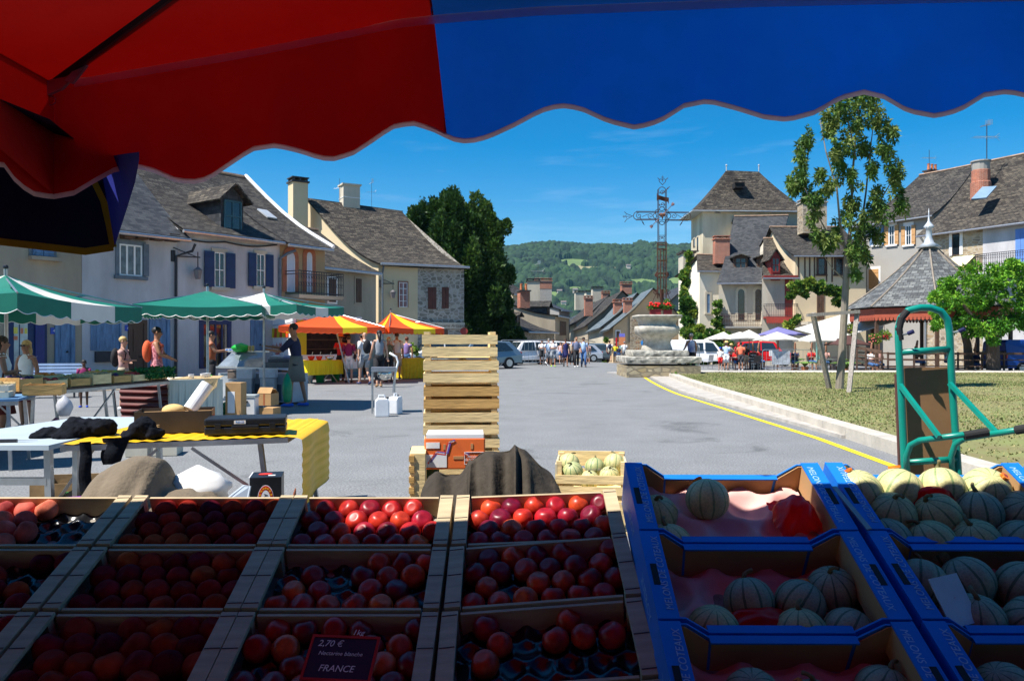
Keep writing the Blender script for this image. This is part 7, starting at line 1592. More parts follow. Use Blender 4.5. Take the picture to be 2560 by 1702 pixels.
for k,(s,y,z,w_,dd,h,m_,lb)in enumerate(((.50,-.25,.62,.36,.30,.20,white_p,'white polystyrene box in front of the glass counter, left one'),(.80,-.22,.64,.36,.28,.19,white_p,'white polystyrene box below the scales'),(.34,-.25,.60,.26,.25,.17,mat('grey brown carton',(.22,.17,.14)),'grey-brown carton left of the white polystyrene boxes'))):
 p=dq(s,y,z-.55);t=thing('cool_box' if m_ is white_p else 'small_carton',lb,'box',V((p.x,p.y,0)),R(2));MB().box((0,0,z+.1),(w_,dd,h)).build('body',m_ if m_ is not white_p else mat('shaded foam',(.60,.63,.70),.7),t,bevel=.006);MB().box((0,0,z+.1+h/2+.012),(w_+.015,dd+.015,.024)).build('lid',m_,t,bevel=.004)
 MB().box((0,0,z*.5),(w_*.9,dd*.9,z-.005)).build('stand',greyp,t)
carton('big light brown cardboard box with taped front and open flaps, on top of another box',GP(658,1040)+V((.02,.25,.20)),(.30,.30,.24),R(-14),card,2)
carton('lower cardboard box under the open one beside the white box',GP(660,1046)+V((.04,.25,0)),(.30,.28,.195),R(-14),card,0,tape=False)
carton('cardboard box with a white paper label behind the white machine',XD(590,14.6),(.30,.25,.72),R(-4),card,0,tape=False,lb=True)
wm=thing('white_machine','white plastic appliance with a black handle grip standing before the cartons','appliance',GP(610,1046)+V((0,.2,0)),R(3));MB().box((0,0,.22),(.36,.28,.36)).build('body',white_p,wm,bevel=.012);MB().box((0,-.005,.42),(.39,.29,.055)).build('lid',mat('grey lid',(.35,.40,.42)),wm,bevel=.005)
b=MB();b.box((0,-.15,.32),(.09,.02,.035));b.build('grip',black_p,wm);b=MB();b.tube([(-.16,-.146,.10),(-.03,-.15,.31)],.006,5);b.build('cable',galv,wm);MB().box((0,0,.02),(.2,.2,.04)).build('foot',white_p,wm)
grb=mat('green plastic bag',(.005,.24,.10),.4,.15,8,translucent=.15)
bag('green plastic bag hanging from the counter end beside the tall stallholder',V((XD(718,16.3).x,16.3,.22)),(.10,.10,.62),grb,3);bag('bright green bag on top of the glass counter',dq(.16,.45,1.22),(.22,.16,.22),mat('bright green bag',(.01,.35,.04),.4),4);bag('green bag standing inside behind the sloping glass',dq(.02,-.3,.35),(.15,.14,.34),MATS['bright green bag'],6);bag('dark green bag under the cream-clothed table',XD(562,14.8),(.13,.13,.34),grb,8)
for k in range(3):t=thing('price_box',['small white tin at the left end of the counter shelf','small white tin in the middle of the counter shelf','small white tin at the right end of the counter shelf'][k],'tin',dq(-.06+.05*k,.5,1.245));MB().box((0,0,.03),(.09,.06,.055)).build('tin',white_p,t);MB().box((0,-.031,.03),(.07,.002,.03)).build('tin_label',blue_card,t)
for k in range(2):b=MB();b.lathe([(.035,0),(.038,.12),(.02,.14)],dq(.28+.05*k,.46,1.24),12);tag(b.build('jar',mat('yellow lidded jar',(.35,.30,.10),.3)),'yellow-topped jar %s the green bag on the counter'%['just right of','further right of'][k],'jar')
ct=clothed('cream-clothed trestle table with burlap runner and little pots in the left stall row',XD(424,13.9),XD(556,14.4),1.1,.80,mat('cream cotton',(.74,.70,.56),.8,.05,3),drop=.74)
b=MB();z_=.806;q=[XD(424,14.0,z_),XD(548,14.35,z_),XD(560,15.4,z_),XD(470,15.1,z_)];b.slab(q,V((0,0,.006)));b.slab([XD(510,14.18,z_+.004),XD(545,14.30,z_+.004),XD(542,14.25,.66),XD(528,14.2,.58),XD(516,14.16,.66)],.004);tag(b.build('burlap_cloth',mat('burlap',(.46,.33,.17),.9,.2,40,.3)),'burlap runner with a pointed end on the cream table','tablecloth')
for k,(u,d)in enumerate(((430,14.2),(478,14.3),(508,14.6),(514,14.75),(520,14.9))):
 t=thing('cheese_pot','small white pot on the burlap table, %s'%['at its left end','in its middle','right of the middle','second from the right end','at its right end'][k],'pot',XD(u,d,.812),group='white pots on the burlap table');b=MB();b.lathe([(.045,0),(.05,.055),(.05,.06)],(0,0,0),14);b.build('pot',white_p,t,smooth=True);MB().lathe([(.052,.06),(.052,.072)],(0,0,0),14).build('lid',mat('pot lid',(.6,.62,.66)),t)
rs_=thing('ribbed_sheet','dark red ribbed plastic sheet hanging over the end of the long crate table','tablecloth',XD(360,14.2));b=MB();rows=[]
for i in range(49):
 z=.82-.72*i/48;rows.append([XD(u,14.35-.35*k/10,z)+V((0,-.018*math.sin(i*.8)*1.0,0))for k,u in enumerate(lin(297+i*.12,418+i*.08,11))])
b.sheet(rows);b.build('sheet',mat('dark red ribbed plastic',(.10,.008,.006),.5,.1,4),rs_,world=True);b=MB();b.slab([XD(297,14.36,.825),XD(418,14.0,.825),XD(412,14.9,.825),XD(300,15.2,.825)],.01);b.build('top_edge',yc,rs_,world=True)
lt_=thing('long_stall_table','long trestle table carrying vegetable crates in the left stall','table',(-6.8,11.5,0))
pA,pB=V((-6.75,9.0,.82)),V((-5.95,13.6,.82));dA=(pB-pA).normalized();nA=V((-dA.y,dA.x,0))
b=MB();b.slab([pA,pB,pB+nA*1.0,pA+nA*1.0],V((0,0,-.035)));b.build('tabletop',brownwood,lt_,world=True);b=MB();b.beam(pA-V((0,0,.05)),pB-V((0,0,.05)),.03,.05);b.build('rail',galv,lt_,world=True)
for k in(.06,.36,.66,.95):
 for y in(.05,.92):c=pA+dA*(pB-pA).length*k+nA*y;b=MB();b.beam(c-V((0,0,.04)),V((c.x+.06*(1 if k>.5 else-1),c.y+.05,0)),.035);b.build('leg',galv,lt_,world=True)
for k in(.10,.60):c=pA+dA*(pB-pA).length*k;b=MB();b.beam(c+dA*.5-V((0,0,.05)),V((c.x,c.y,.35)),.02);b.build('brace',galv,lt_,world=True)
vegs=[('tomatoes',(.55,.03,.015),'red'),('peppers',(.42,.45,.03),'yellow-green'),('onions',(.42,.22,.08),'brown'),('carrots',(.75,.22,.02),'orange'),('potatoes',(.40,.28,.12),'tan'),('cabbages',(.18,.35,.08),'green'),('aubergines',(.05,.01,.06),'dark'),('courgettes',(.05,.18,.03),'deep green')]
vr=random.Random(21)
for k in range(10):
 c=pA+dA*((pB-pA).length*(k+.5)/10);back=k%2
 for yy in(0,1):
  idx=(k*2+yy)%8;nm,colr,wd=vegs[idx];p=c+nA*(.22+.45*yy)+V((0,0,.002));lbl='%s-wood crate of %s %s, %s of the long stall table, %s'%(['pale','tan'][k%2],wd,nm,['front row','rear row'][yy],['nearest','second nearest','third nearest','fourth nearest','fifth nearest','fifth furthest','fourth furthest','third furthest','second furthest','furthest'][k])
  t=thing('vegetable_crate',lbl,'crate',p,math.atan2(dA.y,dA.x),'vegetable crates on the left stall');wv,dv,hv=.40,.36,.13+.05*((k+yy)%3==0);m_=[wood,wood_tan][(k+yy)%2]if k!=6 else wood
  for sy in(-1,1):MB().box((0,sy*dv/2,hv*.5),(wv,.010,hv*.8)).build('side_slat',m_,t)
  for sx in(-1,1):MB().box((sx*wv/2,0,hv*.5),(.012,dv,hv)).build('end_panel',m_,t)
  b=MB();
  for i in range(14):b.ball((vr.uniform(-.15,.15),vr.uniform(-.13,.13),hv*.72+vr.uniform(0,.03)),vr.uniform(.03,.05),8,5)
  b.build('vegetables',mat('stall '+nm,colr,.5,.2,10),t,smooth=True)
gb=MB();rr=random.Random(6);
for i in range(900):
 c=V((-5.95-.35*rr.random(),13.0+.9*rr.random(),.86+.16*rr.random()));a=V((rr.uniform(-1,1),rr.uniform(-1,1),rr.uniform(-.3,1))).normalized();q=a.orthogonal().normalized()*.03;gb.add([c-q,c+q,c+a*.06],[(0,1,2)])
tag(gb.build('salad_bunches',mat('salad leaves',(.02,.13,.015),.6,.3,10)),'dark green leafy salad bunches at the far end of the crate table','salad')
t=trestle('blue_topped_table','pale blue table top with white crates at the very left edge','table',(-6.6,9.2),1.6,.9,.83,R(20),mat('blue table edge',(.10,.22,.38)))
wcrate('white-washed crate on the pale blue table at the far left',V((-6.1,9.2,.83)),.40,.3,.15,R(20),mat('whitewashed wood',(.62,.56,.44)),2);wcrate('brown crate with a blue-green sticker on the blue table',V((-5.75,9.65,.83)),.42,.3,.14,R(20),wood_tan,1)
bn=thing('slatted_bench','pale blue slatted wooden bench before the beige house','bench',XD(128,20.5),R(14));bm=mat('pale blue bench paint',(.42,.52,.68),.5,.08,4)
for k in range(5):MB().box((0,.22+.03*k,.52+.085*k),(1.35,.02,.06)).build('back_slat',bm,bn)
for k in range(4):MB().box((0,-.22+.11*k,.44),(1.35,.09,.025)).build('seat_slat',bm,bn)
for x in(-.6,.6):b=MB();b.beam((x,.25,.0),(x,.36,.92),.04);b.beam((x,-.2,0),(x,-.2,.44),.04);b.beam((x,-.2,.42),(x,.3,.42),.04);b.build('leg',dkiron,bn)
bag('white plastic bag hanging under the crate table',V((-6.05,10.6,.48)),(.10,.10,.28),mat('thin white bag',(.55,.56,.60),.5,translucent=.3),12);bag('rose-coloured bag on the ground behind the near tent pole',V((-6.4,11.0,.02)),(.18,.16,.40),cl('rose nylon',(.45,.10,.12)),13)
# ---------------------------------------------------------------- foliage
def leafmat(n,a,b_):return mat('leaves '+n,a,.55,.35,1.5,col2=b_,translucent=.25,spec=.25)
LEAF={'yew':[leafmat('yew dark',(.015,.045,.008),(.03,.075,.012)),leafmat('yew mid',(.035,.085,.012),(.06,.12,.02)),leafmat('yew light',(.08,.15,.02),(.11,.17,.03))],'ash':[leafmat('ash dark',(.05,.12,.02),(.06,.13,.02)),leafmat('ash mid',(.09,.17,.03),(.13,.21,.04)),leafmat('ash light',(.15,.20,.05),(.20,.25,.06))],'acacia':[leafmat('acacia dark',(.03,.13,.01),(.05,.17,.012)),leafmat('acacia mid',(.09,.27,.015),(.13,.32,.02)),leafmat('acacia light',(.20,.40,.03),(.26,.44,.04))],'vine':[leafmat('vine dark',(.02,.08,.01),(.04,.11,.015)),leafmat('vine mid',(.08,.18,.02),(.12,.22,.03)),leafmat('vine light',(.25,.33,.04),(.30,.36,.06))]}
def clumps(b,cl_,per,ls,rr,up=.3,aspect=2.0,shell=.55):
 """leaf-sized faces scattered through and over ellipsoid clumps: (centre, (rx, ry, rz), tint)"""
 for c,r,tint in cl_:
  n=int(per*(r[0]*r[2])**.5*4)if per>5 else 60
  for i in range(n):
   d=V((rr.gauss(0,1),rr.gauss(0,1),rr.gauss(0,1))).normalized();k=rr.uniform(shell,1.0)**.6*(1+.15*rr.gauss(0,1))
   p=V(c)+V((d.x*r[0]*k,d.y*r[1]*k,d.z*r[2]*k));a=(d+V((rr.uniform(-.8,.8),rr.uniform(-.8,.8),rr.uniform(-.6,.8)+up))).normalized()
   q=a.orthogonal().normalized();q=Quaternion(a,rr.uniform(0,6.28))@q;w_=ls*rr.uniform(.6,1.3)
   b.mi=min(2,max(0,tint+rr.choice([-1,0,0,0,1])));t=a.cross(q)
   b.add([p-q*w_/aspect/1.4,p+t*w_*.2+a*w_*.3-q*0,p+a*w_,p+q*w_/aspect],[(0,1,2,3)]if False else[(0,3,2)])
def limb(b,pts,r0,r1,n=7):k=len(pts);b.tube(pts,[r0+(r1-r0)*i/(k-1)for i in range(k)],n)
bark=mat('grey bark',(.22,.19,.15),.9,.25,6,.4,stretch=(1,1,.3));bark_d=mat('dark bark',(.06,.045,.035),.9,.3,6,.4,stretch=(1,1,.3))
rr=random.Random(31)
yd=56;t=thing('yew_tree','huge dark green evergreen tree behind the stone half of the gable house','tree',XD(1165,yd,-.3));b=MB();limb(b,[XD(1165,yd,-.5),XD(1160,yd,3),XD(1155,yd,7)],.7,.25);b.build('trunk',bark_d,t,world=True)
out=[(1035,545,34),(1060,560,40),(1110,520,38),(1090,580,60),(1140,535,45),(1165,560,60),(1215,575,45),(1245,570,32),(1195,545,40),(1240,610,40),(1140,620,75),(1200,640,70),(1110,660,70),(1160,700,80),(1230,680,45),(1180,770,90),(1240,740,42),(1130,760,60),(1215,820,70),(1262,690,26),(1260,760,30),(1270,820,35),(1120,830,70),(1295,840,22),(1170,850,80)]
cl_=[]
for u,v,r in out:
 R_=r*yd/F
 for k in range(6):
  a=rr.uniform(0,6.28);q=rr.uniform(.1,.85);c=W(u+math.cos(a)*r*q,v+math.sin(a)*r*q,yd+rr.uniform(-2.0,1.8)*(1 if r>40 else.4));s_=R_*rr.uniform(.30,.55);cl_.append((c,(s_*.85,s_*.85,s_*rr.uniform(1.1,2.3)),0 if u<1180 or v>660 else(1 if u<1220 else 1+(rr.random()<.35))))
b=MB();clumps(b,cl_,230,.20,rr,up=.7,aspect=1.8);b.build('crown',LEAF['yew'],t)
t.matrix_basis=t.matrix_basis
def fix(t):
 for o in t.children:
  if o.name.startswith('crown')or o.name.startswith('foliage'):o.location=-t.matrix_basis.translation
fix(t)
ad=21.9;t=thing('ash_tree','tall slender young ash tree with thin airy foliage staked on the lawn','tree',XD(2098,ad,.15));b=MB()
def aw(u,v,dd=0):return W(u,v,ad+dd)
limb(b,[XD(2098,ad,.1),aw(2104,900),aw(2112,760),aw(2118,640)],.115,.085,10);b.build('trunk',bark,t,world=True)
b=MB();limb(b,[aw(2118,650),aw(2128,540,.1),aw(2132,430,.2),aw(2140,330,.1),aw(2150,240)],.055,.012,8);limb(b,[aw(2117,645),aw(2100,560,-.2),aw(2092,470,-.3),aw(2065,380,-.3),aw(2050,300)],.038,.01);limb(b,[aw(2120,655),aw(2150,590,.3),aw(2165,480,.4),aw(2175,380,.3),aw(2185,300,.2)],.04,.01);limb(b,[aw(2118,620),aw(2070,585,-.3),aw(2040,530,-.5),aw(2012,470,-.4)],.03,.01);limb(b,[aw(2130,560),aw(2190,520,.3),aw(2225,460,.4),aw(2240,400,.4)],.03,.01);limb(b,[aw(2122,650),aw(2160,600,.2),aw(2210,545,.3)],.025,.01);limb(b,[aw(2112,700),aw(2080,670,-.1),aw(2060,640,-.2)],.02,.008);limb(b,[aw(2140,400),aw(2125,320,-.1),aw(2100,250,-.2)],.03,.01);b.build('limb',bark,t,world=True)
cl_=[]
for u,v,r in[(2140,235,42),(2105,260,35),(2180,250,35),(2090,300,40),(2140,310,40),(2200,300,38),(2225,330,25),(2075,330,28),(2110,360,34),(2160,370,22),(2215,380,28),(2240,420,25),(2180,430,20),(2120,430,30),(2085,400,22),(2130,490,34),(2190,490,28),(2235,470,26),(2160,540,30),(2210,530,28),(2110,560,26),(2250,510,18),(2085,600,20),(2150,600,24),(2190,590,20),(2135,640,22),(2000,380,24),(2010,420,26),(1990,450,20),(2015,470,24),(2035,500,22),(2020,345,16),(2035,540,16),(2070,470,16),(1985,470,12),(2045,590,14),(2060,610,14),(2055,440,14),(2140,690,12),(2168,640,14)]:
 R_=r*ad/F
 for k in range(int(4+r/7)):
  a=rr.uniform(0,6.28);q=rr.uniform(.1,.95);s_=rr.uniform(.06,.13);cl_.append((aw(u+math.cos(a)*r*q,v+math.sin(a)*r*q*1.15,rr.uniform(-.6,.6)),(s_,s_,s_*2.0),rr.choice([0,0,1,1,2])))
b=MB();clumps(b,cl_,120,.115,rr,up=-.7,aspect=3.2,shell=.2);b.build('crown',LEAF['ash'],t);fix(t)
for u0,v0,u1,v1,lb in((2074,975,2032,783,'left leaning grey stake of the ash tree support'),(2122,985,2143,778,'right upright grey stake of the ash tree support')):
 t=thing('tree_stake',lb,'stake',GP(u0,v0,.15));b=MB();b.beam(GP(u0,v0,.1),W(u1,v1,21.6),.11);b.build('post',greywood,t,world=True)
t=thing('stake_rail','horizontal grey rail tying the two stakes to the ash trunk','rail',W(2085,783,21.45));b=MB();b.beam(W(2018,788,21.45),W(2148,779,21.45),.13,.09);b.build('rail',greywood,t,world=True)
cd_=36.5;t=thing('acacia_tree','low round bright green tree at the right edge beside the pavilion','tree',XD(2485,cd_,-.2));b=MB();limb(b,[XD(2484,cd_,-.4),XD(2482,cd_,1.2),W(2478,800,cd_)],.32,.24,10);limb(b,[W(2478,830,cd_),W(2430,790,cd_),W(2400,750,cd_)],.14,.06);limb(b,[W(2478,830,cd_),W(2540,780,cd_),W(2580,740,cd_)],.14,.06);b.build('trunk',bark_d,t,world=True)
cl_=[]
for u,v,r in[(2350,745,35),(2375,720,45),(2420,700,50),(2470,720,60),(2400,780,50),(2450,790,55),(2510,690,45),(2545,665,40),(2520,760,65),(2575,730,60),(2600,690,60),(2560,800,50),(2350,790,25),(2500,830,35),(2385,815,22),(2430,820,35),(2610,790,60),(2340,815,14)]:
 R_=r*cd_/F
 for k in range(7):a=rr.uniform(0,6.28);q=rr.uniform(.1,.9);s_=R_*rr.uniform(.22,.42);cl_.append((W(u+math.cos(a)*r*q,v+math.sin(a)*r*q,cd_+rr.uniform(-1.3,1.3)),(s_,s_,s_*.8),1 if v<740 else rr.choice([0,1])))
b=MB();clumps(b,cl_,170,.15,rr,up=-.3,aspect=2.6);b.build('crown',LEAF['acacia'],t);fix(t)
t2_=thing('leaning_tree','second dark leaning trunk under the round green tree','tree',XD(2425,38,-.2));b=MB();limb(b,[XD(2425,38,-.3),W(2418,860,38),W(2400,800,38)],.25,.12,9);b.build('trunk',bark_d,t2_,world=True)
def creeper(label,cells,mats,d0,dens=120,ls=.16,name='creeper',cat='creeper',flat=.35):
 cl_=[]
 for u,v,r,d in cells:
  R_=r*d/F
  for k in range(5):a=rr.uniform(0,6.28);q=rr.uniform(.1,.9);s_=R_*rr.uniform(.3,.5);cl_.append((W(u+math.cos(a)*r*q,v+math.sin(a)*r*q,d+rr.uniform(-.3,.1)),(s_,s_*flat+.1,s_),rr.choice([0,1,1,2])))
 b=MB();clumps(b,cl_,dens,ls,rr,up=.0,aspect=1.5);t=thing(name,label,cat,W(cells[-1][0],cells[-1][1],cells[-1][3])*1.0);b.build('foliage',mats,t);fix(t);return t
creeper('bright green creeper climbing the narrow wall left of the tower',[(1712,690,10,68),(1722,670,8,68),(1728,650,8,68),(1722,635,6,68),(1715,710,12,68),(1712,735,15,67),(1720,760,20,66),(1728,785,22,66),(1722,815,24,65),(1732,840,26,64),(1726,865,24,63)],LEAF['vine'],66,170,.26)
creeper('tangled green bushes along the foot of the tower house behind the white van',[(1740,870,30,61),(1775,850,24,61),(1800,845,22,61),(1790,875,28,60),(1760,890,26,60),(1815,870,20,60),(1740,905,22,60),(1790,780,8,62),(1795,760,8,62),(1792,805,10,62),(1800,825,12,62)],LEAF['vine'],60,130,.24,'bush','bush',1)
creeper('climbing vine spilling over the terrace of the half-timbered house',[(1985,715,16,56),(2005,708,20,56),(2025,712,20,56),(2050,722,18,56),(2075,725,14,56),(1980,735,12,56),(2010,735,10,56),(2088,735,14,56),(2098,755,12,56),(2110,725,10,56),(1990,800,12,56),(1975,810,12,56),(2104,740,8,56)],LEAF['vine'],56,120,.22)
creeper('dark ivy on the lower houses left of the street',[(1270,790,14,60),(1285,830,18,60),(1300,850,14,60),(1262,850,20,60),(1310,870,14,60)],LEAF['yew'],60,150,.25,'ivy','ivy')
creeper('thin green climber on the corner of the tan street house',[(1513,870,5,71),(1514,850,4,71),(1514,890,6,71),(1512,903,5,71)],LEAF['vine'],71,200,.2)
creeper('small green weed at the foot of the stone plinth',[(1685,938,7,31.2)],LEAF['vine'],31,60,.08,'weed','weed',1)
creeper('green shrub at the end of the orange tents',[(1032,868,10,36),(1040,875,10,36)],LEAF['vine'],36,120,.1,'shrub','shrub',1)
# ---------------------------------------------------------------- stone plinth with the iron cross
SP=31.6;sx_=SP/F
stone_p=uvmat('plinth rubble','rubble',[(.34,.27,.16),(.46,.38,.25),(.28,.24,.18),(.50,.43,.30)],.42,.17,(.24,.20,.14),msize=.02,bump=1.0)
stone_w=mat('weathered limestone',(.24,.225,.19),.95,.45,5,.5,bscale=22,detail=9,col2=(.40,.38,.33))
stone_b=mat('pale carved limestone',(.37,.345,.29),.9,.25,3.5,.35,bscale=16,detail=9,col2=(.46,.43,.37))
cx=(1660-CU)*sx_;cr=thing('stone_plinth','broad rough stone plinth with carved bulging basin carrying the iron cross','monument',(cx,SP+1.5,0))
def zz(v):return CH-(v-CV)*sx_
rj=random.Random(8)
b=MB();b.box((cx,SP+1.55,zz(915)/2),(186*sx_,3.0,zz(915)));b.build('base_wall',stone_p,cr,world=True)
def rough_slab(c,d,m,name,amp=.03):
 b=MB();nx,ny=26,10;w_,dd,h=d;ring=[]
 def per(k):
  s=k%1*4;i=int(s);f=s-i
  return[(-1+2*f,-1),(1,-1+2*f),(1-2*f,1),(-1,1-2*f)][i]
 n=64;rg_=[]
 for z,e in((-h/2,-.02),(-h/2+.02,0),(0,.01),(h/2-.03,0),(h/2,-.03)):
  rg_.append([V((c[0]+per(k/n)[0]*(w_/2+e+rj.uniform(-amp,amp)),c[1]+per(k/n)[1]*(dd/2+e+rj.uniform(-amp,amp)),c[2]+z+rj.uniform(-amp,amp)*.5))for k in range(n)])
 b.rings(rg_);b.build(name,m,cr,world=True,smooth=False)
rough_slab((cx,SP+1.55,zz(900)),(188*sx_,3.05,.42*.62),stone_w,'coping_slab',.014);rough_slab((cx-.03,SP+1.6,zz(884)+.0),(140*sx_,2.3,.24),stone_w,'upper_slab',.012)
def sq_ring(hw_,z,n=44,pw=5,dep=None):
 r_=[]
 for k in range(n):
  a=2*math.pi*k/n;c,s=math.cos(a),math.sin(a);q=(abs(c)**pw+abs(s)**pw)**(-1/pw);r_.append(V((cx+.0+c*q*hw_+rj.uniform(-.006,.006),SP+1.6+s*q*(dep or hw_)+rj.uniform(-.006,.006),z+rj.uniform(-.004,.004))))
 return r_
prof=[(52,878),(46,872),(36,862),(33,856),(34,850),(38,846),(43,838),(50,830),(53,822),(54,814),(54,820)]
prof=[(40,884),(36,868),(34,862),(33,855),(36,846),(44,840),(52,833),(55,824),(54.5,818),(53,814),(46,813.5),(45,808),(48,800),(53,795),(60,790.5),(61,787),(59,785),(58,785)]
b=MB();b.rings([sq_ring(h*sx_,zz(v))for h,v in prof]);b.build('basin',stone_b,cr,world=True,smooth=True)
xd=SP+1.6;xs_=xd/F;rc=thing('iron_cross','tall rusty wrought-iron openwork cross with arrows, heart and scrolls on the stone plinth','cross',((1655-CU)*xs_,xd,zz(788)))
def cw2(u,v,dy=0):return V(((u-CU)*xs_,xd+dy,CH-(v-CV)*xs_))
ir=.016
def spiral(b,c,r,turns,dirn,start=0,plane='xz',rad=ir*.8):
 pts=[];
 for i in range(22):k=i/21;a=start+dirn*turns*2*math.pi*k;q=r*(1-.82*k);pts.append(c+V((math.cos(a)*q,0,math.sin(a)*q)))
 b.tube(pts,rad,5)
S_=.2206
def zc_(x,y,dy=0):return cw2(1240+x*S_,400+y*S_,dy)
b=MB()
for dy in(-.12,.12):
 b.tube([zc_(1838,330,dy),zc_(1840,920,dy)],ir,6);b.tube([zc_(1925,340,dy),zc_(1922,930,dy)],ir,6)
 b.tube([zc_(1585,588,dy),zc_(1830,590,dy)],ir,6);b.tube([zc_(1590,676,dy),zc_(1830,675,dy)],ir,6);b.tube([zc_(1935,594,dy),zc_(2180,597,dy)],ir,6);b.tube([zc_(1935,680,dy),zc_(2180,683,dy)],ir,6)
b.tube([zc_(1840,340)]+[zc_(1882-40*math.cos(a),345-38*math.sin(a))for a in lin(0,math.pi,9)]+[zc_(1925,345)],ir,6)
b.tube([zc_(1590,588),zc_(1570,600),zc_(1555,632),zc_(1568,664),zc_(1592,676)],ir,6);b.tube([zc_(2180,597),zc_(2200,612),zc_(2208,640),zc_(2198,668),zc_(2180,683)],ir,6)
for v in(370,505,590,680,855,920):b.tube([zc_(1840,v),zc_(1924,v)],ir*.7,5)
for dy in(0,):
 for x,y,r,s0,dn in((1885,370,30,0,1),(1885,505,34,3,1),(1622,632,36,1.6,1),(1752,632,34,4.7,-1),(2015,635,34,1.6,-1),(2145,640,34,4.7,1),(1865,888,24,0,1),(1900,888,24,3.1,-1)):spiral(b,zc_(x,y),r*S_*xs_,1.3,dn,s0)
b.tube([zc_(1655,645),zc_(1720,615)],ir*.7,5);b.tube([zc_(2050,620),zc_(2115,660)],ir*.7,5);b.build('lattice',mat('dark rusted iron',(.045,.024,.02),.8,.3,12),rc,world=True)
b=MB()
def heart(b,c,s,rad,fl=1):
 pts=[];
 for i in range(25):a=2*math.pi*i/24;pts.append(c+V((16*math.sin(a)**3*s/16,0,fl*(13*math.cos(a)-5*math.cos(2*a)-2*math.cos(3*a)-math.cos(4*a))*s/16)))
 b.tube(pts,rad,5)
heart(b,zc_(1886,245),38*S_*xs_,ir*.8);b.tube([zc_(1889,178),zc_(1889,250)],ir*.7,5);b.tube([zc_(1870,198),zc_(1908,198)],ir*.7,5);b.tube([zc_(1858,228),zc_(1832,203)],ir*.9,5);b.tube([zc_(1925,225),zc_(1949,203)],ir*.9,5)
b.build('top_ornament',MATS['dark rusted iron'],rc,world=True);b=MB();b.tube([zc_(1547,636),zc_(1480,610),zc_(1470,636),zc_(1485,672),zc_(1547,636)],ir*.8,5);b.tube([zc_(1435,641),zc_(1520,641)],ir*.7,5);b.tube([zc_(1450,628),zc_(1450,656)],ir*.7,5);b.tube([zc_(1478,608),zc_(1455,588)],ir*.8,5);b.tube([zc_(1480,676),zc_(1457,705)],ir*.8,5)
b.build('arm_ornament',MATS['dark rusted iron'],rc,world=True)
b=MB();pl_=[]
for i in range(60):a=2*math.pi*i/59;q=72+16*math.cos(4*a+math.pi*.0);pl_.append(zc_(1880+math.cos(a)*q*1.15,635+math.sin(a)*q*1.15,-.02))
b.tube(pl_,ir,5);pl_=[]
for i in range(60):a=2*math.pi*i/59;q=72-16*math.cos(4*a);pl_.append(zc_(1880+math.cos(a)*q*1.05,635+math.sin(a)*q*1.05,.02))
b.tube(pl_,ir,5);b.build('knotwork',MATS['dark rusted iron'],rc,world=True)
b=MB();c=zc_(1884,630,-.05);k=38*S_*xs_
b.ball(c+V((-k*.42,0,k*.2)),(k*.58,.09,k*.55),12,8);b.ball(c+V((k*.42,0,k*.2)),(k*.58,.09,k*.55),12,8);b.tube([c+V((0,0,k*.35)),c+V((0,0,-k*.5)),c+V((0,0,-k*1.25))],[k*.75,k*.5,.01],12,flat=.6);b.build('heart',mat('dusty rusty heart',(.20,.09,.06),.8,.4,10),rc,world=True)
for(x0,y0,x1,y1,fe)in((1745,770,2015,490,1),(1885,380,1965,305,0),(1625,645,1678,740,0),(2145,645,2080,745,0)):
 b=MB();b.tube([zc_(x0,y0,-.06),zc_(x1,y1,-.06)],ir*.9,5);d=(zc_(x1,y1)-zc_(x0,y0)).normalized();n_=V((-d.z,0,d.x))
 for e,sg in(((zc_(x1,y1,-.06),1),(zc_(x0,y0,-.06),-1))if fe else((zc_(x1,y1,-.06),1),)):
  b.slab([e-d*sg*.14+n_*.05,e-d*sg*.02+n_*(.07 if fe else.0),e-d*sg*.02-n_*(.07 if fe else 0),e-d*sg*.14-n_*.05]if fe else[e-d*.14+n_*.03,e,e-d*.14-n_*.03],V((0,.015,0)))
 b.build('arrow',mat('faded pink iron',(.30,.17,.17),.8,.3,10)if fe else MATS['dark rusted iron'],rc,world=True)
b=MB();b.sheet([[zc_(1815+i*13.5,(380 if i<1 else 405+i*3)+0,-.14-.03*math.sin(i*.7))for i in range(11)],[zc_(1815+i*13.5,(470 if i in(0,)else 452+i*3+(25 if i==10 else 0)),-.14-.03*math.sin(i*.7))for i in range(11)]],.01);b.build('scroll_plate',rust,rc,world=True)
b=MB()
for x in(1832,1864,1900,1928):
 yy0=930 if x in(1832,1928,1866,1898)else 1010
 for dy in(-.10,.10):b.tube([zc_(x,yy0,dy),zc_(x+(x-1880)*.0,1560,dy)],ir*(1.0 if x not in(1882,)else 1.6),5)
for y in(935,960,1010,1140,1285,1330):b.beam(zc_(1832,y),zc_(1928,y),.04,.05)
b.tube([zc_(1845,1010)]+[zc_(1880-35*math.cos(a),1010-28*math.sin(a)*-1)for a in lin(0,math.pi,7)],ir*.8,5)
b.build('shaft',rust,rc,world=True)
b=MB()
for sg in(-1,1):
 x=1880+sg*62;b.slab([zc_(x-sg*30,1290,-.05),zc_(x,1265,-.05),zc_(x+sg*22,1305,-.05),zc_(x,1330,-.05)],V((0,.1,0)));spiral(b,zc_(1880+sg*78,1495),28*S_*xs_,1.4,sg,math.pi/2 if sg>0 else math.pi/2,rad=ir)
 b.tube([zc_(1880+sg*50,1430),zc_(1880+sg*60,1500),zc_(1880+sg*50,1570)],ir,5);b.tube([zc_(1880+sg*30,1440),zc_(1880+sg*105,1560+40),zc_(1880+sg*130,1590+50)],ir*.8,5)
b.build('foot_scroll',rust,rc,world=True)
